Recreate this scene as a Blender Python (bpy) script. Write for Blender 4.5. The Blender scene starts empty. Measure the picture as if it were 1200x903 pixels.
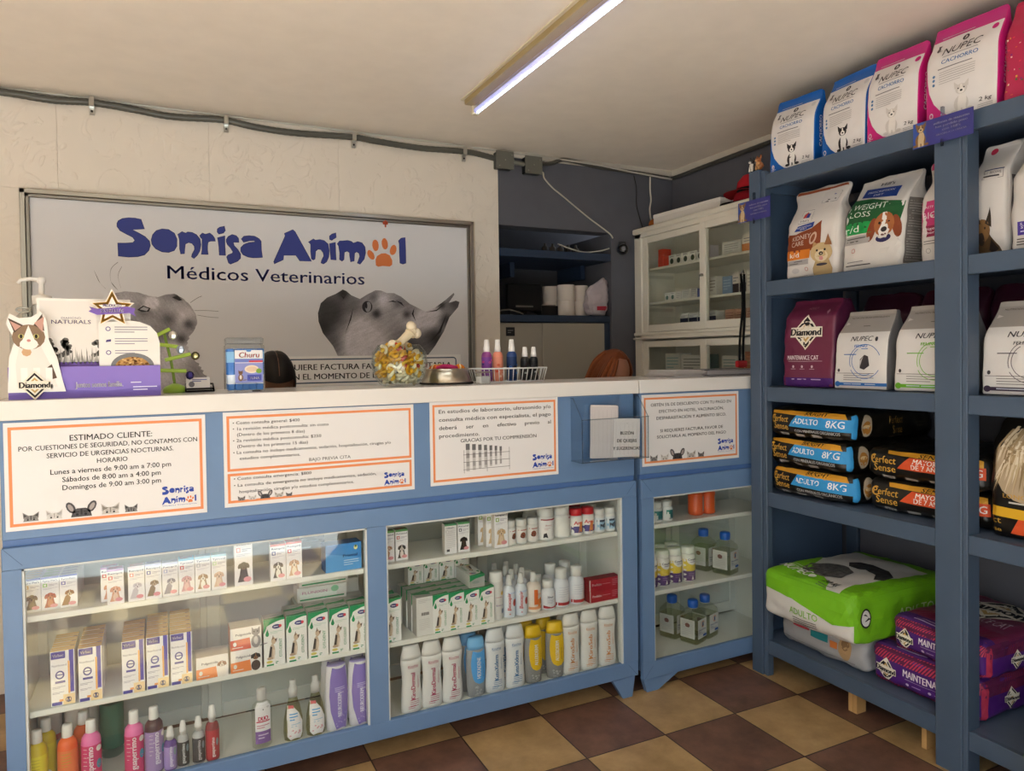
import bpy, bmesh, math, random
from mathutils import Vector, Matrix, noise
from mathutils.geometry import delaunay_2d_cdt
random.seed(7)
SC = bpy.context.scene
COL = SC.collection
PI = math.pi

# ------------------------------------------------------------------ camera
cam_d = bpy.data.cameras.new('camera')
cam = bpy.data.objects.new('camera', cam_d); COL.objects.link(cam)
YAW, PITCH, ROLL, EYE = 0.454083, 0.019669, 0.014064, 1.40
_f = Vector((math.sin(YAW)*math.cos(PITCH), math.cos(YAW)*math.cos(PITCH), -math.sin(PITCH)))
_r = Vector((math.cos(YAW), -math.sin(YAW), 0)); _d = _f.cross(_r)
_rt = _r*math.cos(ROLL) + _d*math.sin(ROLL); _dn = _d*math.cos(ROLL) - _r*math.sin(ROLL)
cam.matrix_world = Matrix(((_rt.x, -_dn.x, -_f.x, 0), (_rt.y, -_dn.y, -_f.y, 0), (_rt.z, -_dn.z, -_f.z, EYE), (0, 0, 0, 1)))
cam_d.sensor_fit = 'HORIZONTAL'; cam_d.sensor_width = 36.0
cam_d.lens = 838.11*36/1200; cam_d.shift_y = -0.015; cam_d.clip_start = 0.05
SC.camera = cam

# ------------------------------------------------------------------ light, exposure
SC.view_settings.view_transform = 'Standard'; SC.view_settings.look = 'None'
SC.view_settings.gamma = 1.0; SC.view_settings.use_curve_mapping = False
SC.view_settings.exposure = 1.14
SC.cycles.transparent_max_bounces = 40; SC.cycles.max_bounces = 10; SC.cycles.diffuse_bounces = 6; SC.cycles.glossy_bounces = 4
W = bpy.data.worlds.new('daylight'); SC.world = W; W.use_nodes = True
W.node_tree.nodes['Background'].inputs[0].default_value = (0.87, 0.94, 1.0, 1)
W.node_tree.nodes['Background'].inputs[1].default_value = 1.55
DOOR = (-2.30, 1.15, 2.45)          # street opening: x from, x to, height
FRONT = -0.45
pl = bpy.data.lights.new('door_daylight', 'AREA'); pl.shape = 'RECTANGLE'
pl.size = DOOR[1]-DOOR[0]; pl.size_y = DOOR[2]; pl.cycles.is_portal = True
po = bpy.data.objects.new('door_daylight', pl); COL.objects.link(po)
po.location = ((DOOR[0]+DOOR[1])/2, FRONT-0.14, DOOR[2]/2); po.rotation_euler = (PI/2, 0, 0)
sun_d = bpy.data.lights.new('sun', 'SUN'); sun_d.energy = 14; sun_d.angle = 0.009; sun_d.color = (0.92, 0.98, 1.0)
sun = bpy.data.objects.new('sun', sun_d); COL.objects.link(sun)
sun.rotation_euler = Vector((-0.36, 0.76, -0.96)).to_track_quat('-Z', 'Y').to_euler()
sun.location = (0, -6, 5)

# ------------------------------------------------------------------ materials
def lin(h):
    h = h.lstrip('#'); o = []
    for i in (0, 2, 4):
        c = int(h[i:i+2], 16)/255
        o.append(c/12.92 if c <= 0.04045 else ((c+0.055)/1.055)**2.4)
    return (o[0], o[1], o[2], 1.0)
MATS = {}
FIN = {  # finish: roughness, metallic, specular, bump strength, bump scale, colour mottle
    'print': (0.55, 0, 0.35, 0.0, 0, 0), 'paper': (0.75, 0, 0.3, 0.02, 300, 0.02), 'plastic': (0.32, 0, 0.5, 0.0, 0, 0.01),
    'film': (0.34, 0, 0.45, 0.10, 18, 0.02), 'woven': (0.5, 0, 0.4, 0.10, 60, 0.03), 'paint': (0.42, 0, 0.5, 0.06, 55, 0.05), 'white_paint': (0.38, 0, 0.5, 0.03, 60, 0.02),
    'laminate': (0.16, 0, 0.5, 0.0, 0, 0.01), 'metal': (0.28, 1, 0.5, 0.02, 90, 0.03), 'wood': (0.6, 0, 0.3, 0.06, 30, 0.12),
    'plaster': (0.85, 0, 0.2, 0.14, 7, 0.03), 'relief': (0.55, 0, 0.4, 0.0, 0, 0.02), 'matte': (0.85, 0, 0.2, 0.04, 40, 0.05),
    'skin': (0.5, 0, 0.4, 0.03, 120, 0.04), 'hair': (0.5, 0, 0.25, 0.0, 0, 0.14), 'frost': (0.14, 0.15, 0.5, 0.0, 0, 0.0), 'gloss': (0.12, 0, 0.5, 0.0, 0, 0.0), 'rough_stone': (0.9, 0, 0.2, 0.2, 9, 0.1),
}
def new_mat(n):
    m = bpy.data.materials.new(n); m.use_nodes = True
    nt = m.node_tree; return m, nt, nt.nodes['Principled BSDF'], nt.nodes.new, nt.links.new
def mat(n):
    if n in MATS: return MATS[n]
    if n in ('pane', 'clear', 'acrylic'):
        m, nt, b, N, L = new_mat(n); nt.nodes.remove(b); out = nt.nodes['Material Output']
        a = N('ShaderNodeAttribute'); a.attribute_name = 'Col'
        t = N('ShaderNodeBsdfTransparent'); g = N('ShaderNodeBsdfGlossy'); g.inputs['Roughness'].default_value = 0.0 if n == 'pane' else 0.04
        fr = N('ShaderNodeFresnel'); fr.inputs['IOR'].default_value = {'pane': 1.55, 'clear': 1.45, 'acrylic': 1.45}[n]
        ge = N('ShaderNodeNewGeometry'); ir = N('ShaderNodeMapRange'); ir.inputs['To Min'].default_value = fr.inputs['IOR'].default_value; ir.inputs['To Max'].default_value = 1/fr.inputs['IOR'].default_value
        L(ge.outputs['Backfacing'], ir.inputs['Value']); L(ir.outputs[0], fr.inputs['IOR'])      # the same reflectance from both sides of the sheet
        mx = N('ShaderNodeMixShader'); L(a.outputs['Color'], t.inputs['Color']); L(fr.outputs[0], mx.inputs[0]); L(t.outputs[0], mx.inputs[1]); L(g.outputs[0], mx.inputs[2])
        L(mx.outputs[0], out.inputs[0])
    elif n in ('led', 'tube_glow'):
        m, nt, b, N, L = new_mat(n)
        b.inputs['Emission Color'].default_value = (0.72, 0.82, 1.0, 1) if n == 'led' else (0.30, 0.34, 0.85, 1)
        b.inputs['Emission Strength'].default_value = 9.0 if n == 'led' else 0.35
    else:
        r, me, sp, bs, bsc, mo = FIN[n]
        m, nt, b, N, L = new_mat(n)
        a = N('ShaderNodeAttribute'); a.attribute_name = 'Col'; src = a.outputs['Color']
        b.inputs['Roughness'].default_value = r; b.inputs['Metallic'].default_value = me; b.inputs['Specular IOR Level'].default_value = sp
        tc = N('ShaderNodeTexCoord')
        if mo:
            nz = N('ShaderNodeTexNoise'); nz.inputs['Scale'].default_value = 9.0 if n != 'hair' else 60; nz.inputs['Detail'].default_value = 4
            L(tc.outputs['Object'], nz.inputs['Vector'])
            hs = N('ShaderNodeMapRange'); hs.inputs['To Min'].default_value = 1-mo*2; hs.inputs['To Max'].default_value = 1+mo*2
            L(nz.outputs['Fac'], hs.inputs['Value'])
            mu = N('ShaderNodeVectorMath'); mu.operation = 'SCALE'; L(src, mu.inputs[0]); L(hs.outputs[0], mu.inputs['Scale']); src = mu.outputs[0]
        L(src, b.inputs['Base Color'])
        if bs:
            n2 = N('ShaderNodeTexNoise'); n2.inputs['Scale'].default_value = bsc; n2.inputs['Detail'].default_value = 3
            L(tc.outputs['Object'], n2.inputs['Vector'])
            bp = N('ShaderNodeBump'); bp.inputs['Strength'].default_value = min(1, bs*3); bp.inputs['Distance'].default_value = 0.02*bs*(30/max(bsc, 30))+0.002
            L(n2.outputs['Fac'], bp.inputs['Height']); L(bp.outputs[0], b.inputs['Normal'])
        if n == 'relief':     # embossed feather-like strokes of the wall panels
            mp = N('ShaderNodeMapping'); mp.inputs['Scale'].default_value = (7.5, 7.5, 6.0); mp.inputs['Rotation'].default_value = (0, 0.6, 0)
            vo = N('ShaderNodeTexNoise'); vo.inputs['Scale'].default_value = 1.0; vo.inputs['Detail'].default_value = 2; vo.inputs['Distortion'].default_value = 2.6
            rp = N('ShaderNodeValToRGB'); rp.color_ramp.elements[0].position = 0.56; rp.color_ramp.elements[1].position = 0.64
            bp = N('ShaderNodeBump'); bp.inputs['Strength'].default_value = 0.22; bp.inputs['Distance'].default_value = 0.012
            L(tc.outputs['Object'], mp.inputs[0]); L(mp.outputs[0], vo.inputs['Vector']); L(vo.outputs['Fac'], rp.inputs[0]); L(rp.outputs[0], bp.inputs['Height']); L(bp.outputs[0], b.inputs['Normal'])
    MATS[n] = m; return m

# ------------------------------------------------------------------ mesh builder
LAY = 0.00022
class MB:
    def __init__(s): s.v = []; s.f = []; s.mi = []; s.c = []; s.sm = []; s.ms = []; s.M = Matrix()
    def _m(s, m):
        if m not in s.ms: s.ms.append(m)
        return s.ms.index(m)
    def add(s, vs, fs, m, col, smooth=False):
        n = len(s.v); s.v += [s.M @ Vector(v) for v in vs]; k = s._m(m)
        one = not isinstance(col, list)
        for i, f in enumerate(fs):
            s.f.append([n+j for j in f]); s.mi.append(k); s.c.append(col if one else col[i]); s.sm.append(smooth)
        return s
    def box(s, x0, x1, y0, y1, z0, z1, m, col, bev=0.0, seg=1):
        if not bev:
            vs = [(x, y, z) for x in (x0, x1) for y in (y0, y1) for z in (z0, z1)]
            return s.add(vs, [(0, 1, 3, 2), (4, 6, 7, 5), (0, 4, 5, 1), (2, 3, 7, 6), (0, 2, 6, 4), (1, 5, 7, 3)], m, col)
        b = bmesh.new(); bmesh.ops.create_cube(b, size=1)
        for v in b.verts: v.co = Vector(((x0+x1)/2+v.co.x*(x1-x0), (y0+y1)/2+v.co.y*(y1-y0), (z0+z1)/2+v.co.z*(z1-z0)))
        bmesh.ops.bevel(b, geom=b.edges[:], offset=bev, segments=seg, affect='EDGES', profile=0.5)
        b.verts.index_update(); s.add([v.co[:] for v in b.verts], [[v.index for v in f.verts] for f in b.faces], m, col, False); b.free(); return s
    def prism(s, pts, y0, y1, m, col):        # outline in x-z, extruded in y
        n = len(pts); vs = [(x, y0, z) for x, z in pts]+[(x, y1, z) for x, z in pts]
        fs = [list(range(n)), list(range(2*n-1, n-1, -1))]+[(i, (i+1) % n, n+(i+1) % n, n+i) for i in range(n)]
        return s.add(vs, fs, m, col)
    def lathe(s, prof, m, col, seg=18, sx=1, sy=1, c=(0, 0, 0), smooth=True, caps=True):
        vs = []; fs = []; cs = []
        for r, z in prof:
            vs += [(c[0]+sx*r*math.cos(2*PI*k/seg), c[1]+sy*r*math.sin(2*PI*k/seg), c[2]+z) for k in range(seg)]
        for i in range(len(prof)-1):
            for k in range(seg):
                fs.append((i*seg+k, i*seg+(k+1) % seg, (i+1)*seg+(k+1) % seg, (i+1)*seg+k)); cs.append(col[i] if isinstance(col, list) else col)
        s.add(vs, fs, m, cs, smooth)
        if caps:
            n = len(s.v)-len(vs); k = s._m(m)
            for base, rev, cc in ((0, True, cs[0]), ((len(prof)-1)*seg, False, cs[-1])):
                ring = [n+base+j for j in range(seg)]
                s.f.append(ring[::-1] if rev else ring); s.mi.append(k); s.c.append(cc); s.sm.append(False)
        return s
    def tube(s, path, r, m, col, seg=8, closed=False):
        path = [Vector(p) for p in path]; n = len(path); vs = []; fs = []; up = None
        for i, p in enumerate(path):
            a = path[(i-1) % n] if (closed or i) else p; b = path[(i+1) % n] if (closed or i < n-1) else p
            t = (b-a).normalized()
            if up is None: up = Vector((0, 0, 1)) if abs(t.z) < .9 else Vector((1, 0, 0))
            u = (up-t*up.dot(t)).normalized(); w = t.cross(u); up = u
            rr = r[i] if isinstance(r, (list, tuple)) else r
            vs += [p+u*rr*math.cos(2*PI*k/seg)+w*rr*math.sin(2*PI*k/seg) for k in range(seg)]
        for i in range(n if closed else n-1):
            j = (i+1) % n
            for k in range(seg): fs.append((i*seg+k, i*seg+(k+1) % seg, j*seg+(k+1) % seg, j*seg+k))
        if not closed: fs += [list(range(seg))[::-1], [(n-1)*seg+k for k in range(seg)]]
        return s.add(vs, fs, m, col, True)
    def ball(s, c, rx, ry, rz, m, col, n=12, k=8):
        return s.lathe([(max(1e-4, math.sin(PI*i/k)), -math.cos(PI*i/k)*rz) for i in range(k+1)], m, col, n, rx, ry, c, True, False)
    def mesh(s, name):
        me = bpy.data.meshes.new(name); me.from_pydata([v[:] for v in s.v], [], s.f)
        for m in s.ms: me.materials.append(mat(m))
        me.polygons.foreach_set('material_index', s.mi); me.polygons.foreach_set('use_smooth', s.sm)
        a = me.attributes.new('Col', 'FLOAT_COLOR', 'FACE')
        cc = {h: lin(h) for h in set(c for c in s.c if isinstance(c, str))}; flat = []
        for c in s.c: flat += cc[c] if isinstance(c, str) else list(c)+[1.0][:4-len(c)]
        a.data.foreach_set('color', flat); me.update(); return me
    def weld(s, d=1e-5): s._w = d; return s

def FR(o, u, v, e=0):          # flat frame: 2-D drawing coordinates to 3-D, with layers along the normal
    o = Vector(o); u = Vector(u); v = Vector(v); n = u.cross(v)
    return lambda x, y, k=0: o+u*x+v*y+n*(k*LAY+e)

# ------------------------------------------------------------------ flat printing on a surface
_TX = {}
def text_shape(t, bold, al):
    k = (t, bold, al)
    if k not in _TX:
        cu = bpy.data.curves.new('t', 'FONT'); cu.body = t; cu.size = 1; cu.resolution_u = 2; cu.offset = bold
        o = bpy.data.objects.new('t', cu); m = bpy.data.meshes.new_from_object(o)
        vs = [(v.co.x, v.co.y) for v in m.vertices]; fs = [list(p.vertices) for p in m.polygons]
        x0 = min(v[0] for v in vs); x1 = max(v[0] for v in vs); dx = {'L': x0, 'C': (x0+x1)/2, 'R': x1}[al]
        _TX[k] = ([(a-dx, b) for a, b in vs], fs, x1-x0)
        bpy.data.objects.remove(o); bpy.data.curves.remove(cu); bpy.data.meshes.remove(m)
    return _TX[k]
class Art:
    """draws in the x-y of a frame; m = finish"""
    def __init__(s, mb, fr, m='print'): s.mb = mb; s.fr = fr; s.m = m
    def put(s, vs, fs, col, k): s.mb.add([s.fr(x, y, k) for x, y in vs], fs, s.m, col)
    def poly(s, pts, col, k=1, step=0, holes=()):
        au = getattr(s.fr, 'auto', 0)       # bent surfaces: large shapes follow them in small steps
        if au and not step and not holes and max(max(p[i] for p in pts)-min(p[i] for p in pts) for i in (0, 1)) > 1.6*au: step = au
        if not step and not holes: return s.put(pts, [list(range(len(pts)))], col, k)
        vs = list(pts); ed = [(i, (i+1) % len(pts)) for i in range(len(pts))]
        for h in holes:
            n = len(vs); vs += h; ed += [(n+i, n+(i+1) % len(h)) for i in range(len(h))]
        if step:
            x0 = min(p[0] for p in pts); x1 = max(p[0] for p in pts); y0 = min(p[1] for p in pts); y1 = max(p[1] for p in pts)
            if len(pts) < 9:       # subdivide long edges
                q = []
                for i, p in enumerate(pts):
                    a = Vector(p); b = Vector(pts[(i+1) % len(pts)]); n = max(1, int((b-a).length/step))
                    q += [tuple(a.lerp(b, j/n)) for j in range(n)]
                vs = q; ed = [(i, (i+1) % len(q)) for i in range(len(q))]
            for i in range(1, int((x1-x0)/step)+1):
                for j in range(1, int((y1-y0)/step)+1): vs.append((x0+i*step-step/3+(j % 2)*step/2, y0+j*step-step/3))
        r = delaunay_2d_cdt([Vector(v) for v in vs], ed, [], 2, 1e-6)
        fs = [list(f) for f in r[2]]; vv = [tuple(v) for v in r[0]]
        if callable(col):
            cs = []
            for f in fs: cs.append(col(sum(vv[i][0] for i in f)/len(f), sum(vv[i][1] for i in f)/len(f)))
            col = cs
        s.put(vv, fs, col, k)
    def rect(s, x0, y0, x1, y1, col, k=1, step=0): s.poly([(x0, y0), (x1, y0), (x1, y1), (x0, y1)], col, k, step)
    def ell(s, cx, cy, rx, ry, col, k=1, rot=0, n=16, step=0, a0=0, a1=360):
        c, d = math.cos(math.radians(rot)), math.sin(math.radians(rot)); p = []
        full = a1-a0 >= 360
        for i in range(n if full else n+1):
            t = math.radians(a0+(a1-a0)*i/n); x = rx*math.cos(t); y = ry*math.sin(t); p.append((cx+x*c-y*d, cy+x*d+y*c))
        s.poly(p, col, k, step)
    def ring(s, cx, cy, r0, r1, col, k=1, a0=0, a1=360, n=20, sy=1):
        o = [(cx+r1*math.cos(math.radians(a0+(a1-a0)*i/n)), cy+sy*r1*math.sin(math.radians(a0+(a1-a0)*i/n))) for i in range(n+1)]
        q = [(cx+r0*math.cos(math.radians(a0+(a1-a0)*i/n)), cy+sy*r0*math.sin(math.radians(a0+(a1-a0)*i/n))) for i in range(n+1)]
        s.put(o+q, [(i, i+1, n+2+i, n+1+i) for i in range(n)], col, k)
    def txt(s, t, x, y, h, col, k=3, w=None, al='C', bold=0.0, rot=0, shear=0.0):     # h = capital height
        vs, fs, tw = text_shape(t, 0.0, al); sc = h/0.69; sx = (w/tw) if w else sc
        c, d = math.cos(math.radians(rot)), math.sin(math.radians(rot))
        for e in ((0,) if bold < .004 else (-.5, .5) if bold < .02 else (-1, 0, 1)):       # heavier letters: strokes laid side by side
            x_, y_ = x+e*sc*max(bold, .02)*.9*c, y+e*sc*max(bold, .02)*.9*d
            s.put([(x_+(a*sx+b*sc*shear)*c-b*sc*d, y_+(a*sx+b*sc*shear)*d+b*sc*c) for a, b in vs], fs, col, k)
    def lines(s, x0, x1, y, n, dy, h, col, k=2):       # rows of print too small to read
        for i in range(n): s.rect(x0, y-i*dy, x0+(x1-x0)*(1 if i < n-1 or n == 1 else .6), y-i*dy+h, col, k)
    def dog_head(s, cx, cy, r, c1, c2, k=3, ear=None, tilt=0):
        ear = ear or c1
        for q in (-1, 1): s.ell(cx+q*r*.85, cy+r*.15, r*.32, r*.62, ear, k, rot=q*18+tilt, n=10)
        s.ell(cx, cy+r*.1, r*.85, r*.9, c1, k+1, n=14); s.ell(cx, cy-r*.3, r*.5, r*.5, c2, k+2, n=12)
        s.poly([(cx-r*.13, cy-r*.1), (cx+r*.13, cy-r*.1), (cx+r*.1, cy+r*.9), (cx-r*.1, cy+r*.9)], c2, k+2)
        s.ell(cx, cy-r*.22, r*.19, r*.14, '#1c1819', k+3, n=8)
        for q in (-1, 1): s.ell(cx+q*r*.38, cy+r*.22, r*.11, r*.11, '#1a1412', k+3, n=8)
        s.ell(cx, cy-r*.52, r*.22, r*.08, '#7a4a48', k+3, n=8)
    def dog_sit(s, cx, y, h, c1, c2, k=3):             # whole sitting dog, base at y
        s.ell(cx-h*.02, y+h*.28, h*.24, h*.28, c1, k); s.ell(cx+h*.02, y+h*.38, h*.14, h*.26, c2, k+1)
        for q in (-1, 1):
            s.rect(cx+q*h*.08-h*.05, y, cx+q*h*.08+h*.05, y+h*.35, c2, k+2); s.ell(cx+q*h*.24, y+h*.06, h*.12, h*.06, c1, k+2, n=8)
            s.poly([(cx+q*h*.05, y+h*.86), (cx+q*h*.22, y+h*.80), (cx+q*h*.24, y+h*1.04)], c1, k+1)
        s.ell(cx, y+h*.76, h*.19, h*.17, c1, k+2); s.ell(cx, y+h*.70, h*.11, h*.1, c2, k+3, n=10); s.rect(cx-h*.03, y+h*.7, cx+h*.03, y+h*.91, c2, k+3)
        s.ell(cx, y+h*.71, h*.045, h*.035, '#151214', k+4, n=8)
        for q in (-1, 1): s.ell(cx+q*h*.09, y+h*.79, h*.025, h*.025, '#120f10', k+4, n=6)
    def cat_sit(s, cx, y, h, c1, c2, k=3):
        s.ell(cx, y+h*.3, h*.22, h*.32, c1, k); s.ell(cx, y+h*.34, h*.1, h*.2, c2, k+1, n=10); s.ell(cx, y+h*.74, h*.19, h*.16, c1, k+1)
        for q in (-1, 1):
            s.poly([(cx+q*h*.05, y+h*.84), (cx+q*h*.19, y+h*.76), (cx+q*h*.18, y+h*1.0)], c1, k+1); s.ell(cx+q*h*.08, y+h*.77, h*.03, h*.035, '#20201c', k+2, n=6)
        s.tri = None; s.ell(cx+h*.34, y+h*.08, h*.2, h*.035, c1, k, rot=8, n=8)
    def peek(s, cx, y, r, c, dark, kind, k=3):         # animal peeking over a bar: ears, forehead, eyes
        hw = r*(1.0 if kind == 'cat' else .95)
        s.poly([(cx-hw*.95, y), (cx-hw*.8, y+r*.55), (cx-hw*.4, y+r*.85), (cx+hw*.4, y+r*.85), (cx+hw*.8, y+r*.55), (cx+hw*.95, y)], c, k)
        for q in (-1, 1):
            if kind == 'cat': s.poly([(cx+q*hw*.25, y+r*.8), (cx+q*hw*.92, y+r*.4), (cx+q*hw*1.0, y+r*1.35)], c, k); s.poly([(cx+q*hw*.5, y+r*.8), (cx+q*hw*.85, y+r*.62), (cx+q*hw*.9, y+r*1.15)], dark, k+1)
            else:
                s.ell(cx+q*hw*.95, y+r*.95, r*.36, r*.62, c, k, rot=-q*28, n=10); s.ell(cx+q*hw*.97, y+r*.95, r*.2, r*.42, '#a39a98', k+1, rot=-q*28, n=8)
            s.ell(cx+q*hw*.38, y+r*.25, r*.13, r*.12, '#16161a', k+2, n=8)
            s.ell(cx+q*hw*.38, y+r*.5, r*.2, r*.06, dark, k+1, n=8)
        s.rect(cx-hw*.08, y+r*.2, cx+hw*.08, y+r*.8, dark, k+1)
    def diamond(s, cx, cy, r, k=3, fnt='#f2efe6', w=None):      # black-edged lozenge with a word across
        R = r*1.0
        for q, c in ((1.14, '#e9e2d2'), (1.0, '#17151a'), (.80, '#e9e2d2'), (.62, '#c3a163'), (.44, '#e9e2d2')):
            s.poly([(cx, cy-R*q), (cx+R*.92*q, cy), (cx, cy+R*q), (cx-R*.92*q, cy)], c, k); k += 1
        ww = w or r*2.0
        s.rect(cx-ww*.5, cy-r*.30, cx+ww*.5, cy+r*.34, '#e9e2d2', k)
        s.txt('Diamond', cx, cy-r*.20, r*.46, '#17151a', k+(9 if getattr(s.fr, 'auto', 0) else 1), w=ww*.94, bold=.05)

# ------------------------------------------------------------------ objects
def link(name, me, parent=None):
    o = bpy.data.objects.new(name, me); COL.objects.link(o)
    if parent: o.parent = parent
    return o
def tag(o, label=None, cat=None, group=None, kind=None):
    if label: o['label'] = label
    if cat: o['category'] = cat
    if group: o['group'] = group
    if kind: o['kind'] = kind
    return o
def struct(name, mb, label=None): return tag(link(name, mb.mesh(name)), label, None, None, 'structure')
def empty(name, loc, rz=0, label=None, cat=None, group=None):
    o = bpy.data.objects.new(name, None); COL.objects.link(o); o.location = loc; o.rotation_euler = (0, 0, rz); o.empty_display_size = .05
    return tag(o, label, cat, group)
PROTO = {}
def put(key, build, name, label, cat, loc, rz=0, group=None, rx=0, ry=0, sc=None):
    """one thing; build() lists its parts (part name, MB, index of parent part or None, label); a single part named None is the thing itself"""
    if key not in PROTO: PROTO[key] = [(p[0], p[1].mesh(p[0] or name), p[2] if len(p) > 2 else None, p[3] if len(p) > 3 else None) for p in build()]
    P = PROTO[key]
    if P[0][0] is None: o = link(name, P[0][1])
    else: o = bpy.data.objects.new(name, None); COL.objects.link(o); o.empty_display_size = .03
    o.location = loc; o.rotation_euler = (rx, ry, rz); tag(o, label, cat, group)
    if sc: o.scale = sc
    if P[0][0] is not None:
        made = []
        for pn, me, par, lb in P: made.append(tag(link(pn, me, o if par is None else made[par]), lb))
    return o
ORD = ['first', 'second', 'third', 'fourth', 'fifth', 'sixth', 'seventh', 'eighth']
# ================================================================== the room
CEIL = 2.56; BACK = 3.66; RIGHT = 2.94; LEFT = -2.5
def floor_mat():
    m, nt, b, N, L = new_mat('floor_tiles')
    tc = N('ShaderNodeTexCoord'); mp = N('ShaderNodeMapping'); T = 0.3365
    mp.inputs['Location'].default_value = (-1.2955/T+41, -2.438/T+40, 0.5); mp.inputs['Scale'].default_value = (1/T, 1/T, 0)
    L(tc.outputs['Object'], mp.inputs[0])
    ch = N('ShaderNodeTexChecker'); ch.inputs['Scale'].default_value = 1.0
    L(mp.outputs[0], ch.inputs['Vector'])
    n1 = N('ShaderNodeTexNoise'); n1.inputs['Scale'].default_value = 7; n1.inputs['Detail'].default_value = 8; n1.inputs['Roughness'].default_value = .7
    L(tc.outputs['Object'], n1.inputs['Vector'])
    def ramp(a, c):
        r = N('ShaderNodeValToRGB'); r.color_ramp.elements[0].color = lin(a); r.color_ramp.elements[1].color = lin(c)
        r.color_ramp.elements[0].position = .3; r.color_ramp.elements[1].position = .72; L(n1.outputs['Fac'], r.inputs[0]); return r
    dk = ramp('#553c31', '#866150'); lt = ramp('#97794f', '#bf9f70')
    mx = N('ShaderNodeMix'); mx.data_type = 'RGBA'
    L(ch.outputs['Fac'], mx.inputs[0]); L(dk.outputs[0], mx.inputs[6]); L(lt.outputs[0], mx.inputs[7])
    sp = N('ShaderNodeSeparateXYZ'); L(mp.outputs[0], sp.inputs[0]); prev = None
    for i in (0, 1):
        pp = N('ShaderNodeMath'); pp.operation = 'PINGPONG'; pp.inputs[1].default_value = 0.5; L(sp.outputs[i], pp.inputs[0])
        lt_ = N('ShaderNodeMath'); lt_.operation = 'LESS_THAN'; lt_.inputs[1].default_value = 0.0075; L(pp.outputs[0], lt_.inputs[0])
        if prev is None: prev = lt_
        else:
            ad = N('ShaderNodeMath'); ad.operation = 'MAXIMUM'; L(prev.outputs[0], ad.inputs[0]); L(lt_.outputs[0], ad.inputs[1]); prev = ad
    m2 = N('ShaderNodeMix'); m2.data_type = 'RGBA'; m2.inputs[7].default_value = lin('#352721')
    L(prev.outputs[0], m2.inputs[0]); L(mx.outputs[2], m2.inputs[6]); L(m2.outputs[2], b.inputs['Base Color'])
    b.inputs['Roughness'].default_value = .38
    bp = N('ShaderNodeBump'); bp.inputs['Strength'].default_value = .25; bp.inputs['Distance'].default_value = .002
    L(n1.outputs['Fac'], bp.inputs['Height']); L(bp.outputs[0], b.inputs['Normal'])
    MATS['floor_tiles'] = m
floor_mat()
struct('floor', MB().box(LEFT, RIGHT, FRONT-.12, 4.3, -0.08, 0, 'floor_tiles', '#ffffff'))
struct('ceiling', MB().box(LEFT-.1, RIGHT+.1, FRONT-.1, BACK+.6, CEIL, CEIL+.12, 'plaster', '#f3eade'))
NAVY = '#61626a'
# back wall: plain blue-grey wall with a deep niche, and the white relief panels fixed on its left part
m = MB()
m.box(LEFT, 1.45, BACK, BACK+.1, 0, CEIL, 'matte', NAVY)
m.box(1.45, RIGHT, BACK, BACK+.12, 2.14, CEIL, 'matte', NAVY)
m.box(2.47, RIGHT, BACK, BACK+.62, 0, 2.14, 'matte', NAVY)
m.box(1.35, 1.45, BACK, BACK+.62, 0, 2.5, 'matte', NAVY)
m.box(1.35, RIGHT, BACK+.56, BACK+.66, 0, 2.5, 'matte', NAVY)
m.box(1.35, 2.6, BACK+.1, BACK+.66, 2.42, 2.5, 'matte', NAVY)
struct('wall_back', m)
m = MB(); ys = BACK-.010
xs = [LEFT, -1.0, -.39, .215, .82, 1.711]; zs = [0, .62, 1.24, 2.142, CEIL]
for i in range(len(xs)-1):
    for j in range(len(zs)-1):
        if j == 2 and xs[i] < 1.5 and xs[i+1] > -.5: pass
        m.box(xs[i]+.0003, xs[i+1]-.0003, ys, BACK, zs[j]+.0003, zs[j+1]-.0003, 'relief', '#e6ddd1', .0008)
struct('wall_back_panels', m)
struct('wall_right', MB().box(RIGHT, RIGHT+.1, FRONT-.1, BACK+.1, 0, CEIL, 'matte', NAVY))
struct('wall_left', MB().box(LEFT-.1, LEFT, FRONT-.1, BACK+.1, 0, CEIL, 'matte', '#c9c2b6'))
m = MB()
m.box(LEFT, DOOR[0], FRONT-.12, FRONT, 0, CEIL, 'matte', '#c9c2b6'); m.box(DOOR[1], RIGHT, FRONT-.12, FRONT, 0, CEIL, 'matte', '#c9c2b6')
m.box(DOOR[0], DOOR[1], FRONT-.12, FRONT, DOOR[2], CEIL, 'matte', '#c9c2b6')
struct('wall_front', m)
# pale strip left between the ceiling and the painted walls
m = MB(); m.box(1.72, RIGHT, BACK-.012, BACK, 2.525, CEIL, 'plaster', '#cfc8bc'); m.box(RIGHT-.014, RIGHT, .4, BACK, 2.515, CEIL, 'plaster', '#cfc8bc')
struct('trim_1', m)
# the street outside the opening
struct('pavement', MB().box(-9, 9, -3.2, FRONT-.12, -.2, -.02, 'rough_stone', '#c9cac8'))
struct('street', MB().box(-12, 12, -12, -3.2, -.35, -.17, 'rough_stone', '#77746f'))
m = MB(); m.box(-12, 12, -12.4, -12, -.35, 5.5, 'rough_stone', '#b7a58e')
for x in (-7, -3.4, .6, 4.2): m.box(x, x+1.5, -12.02, -11.95, .9, 2.4, 'gloss', '#22262c'); m.box(x-.1, x+1.6, -12.0, -11.9, .8, .9, 'rough_stone', '#8d8478')
struct('wall_street', m)

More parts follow.
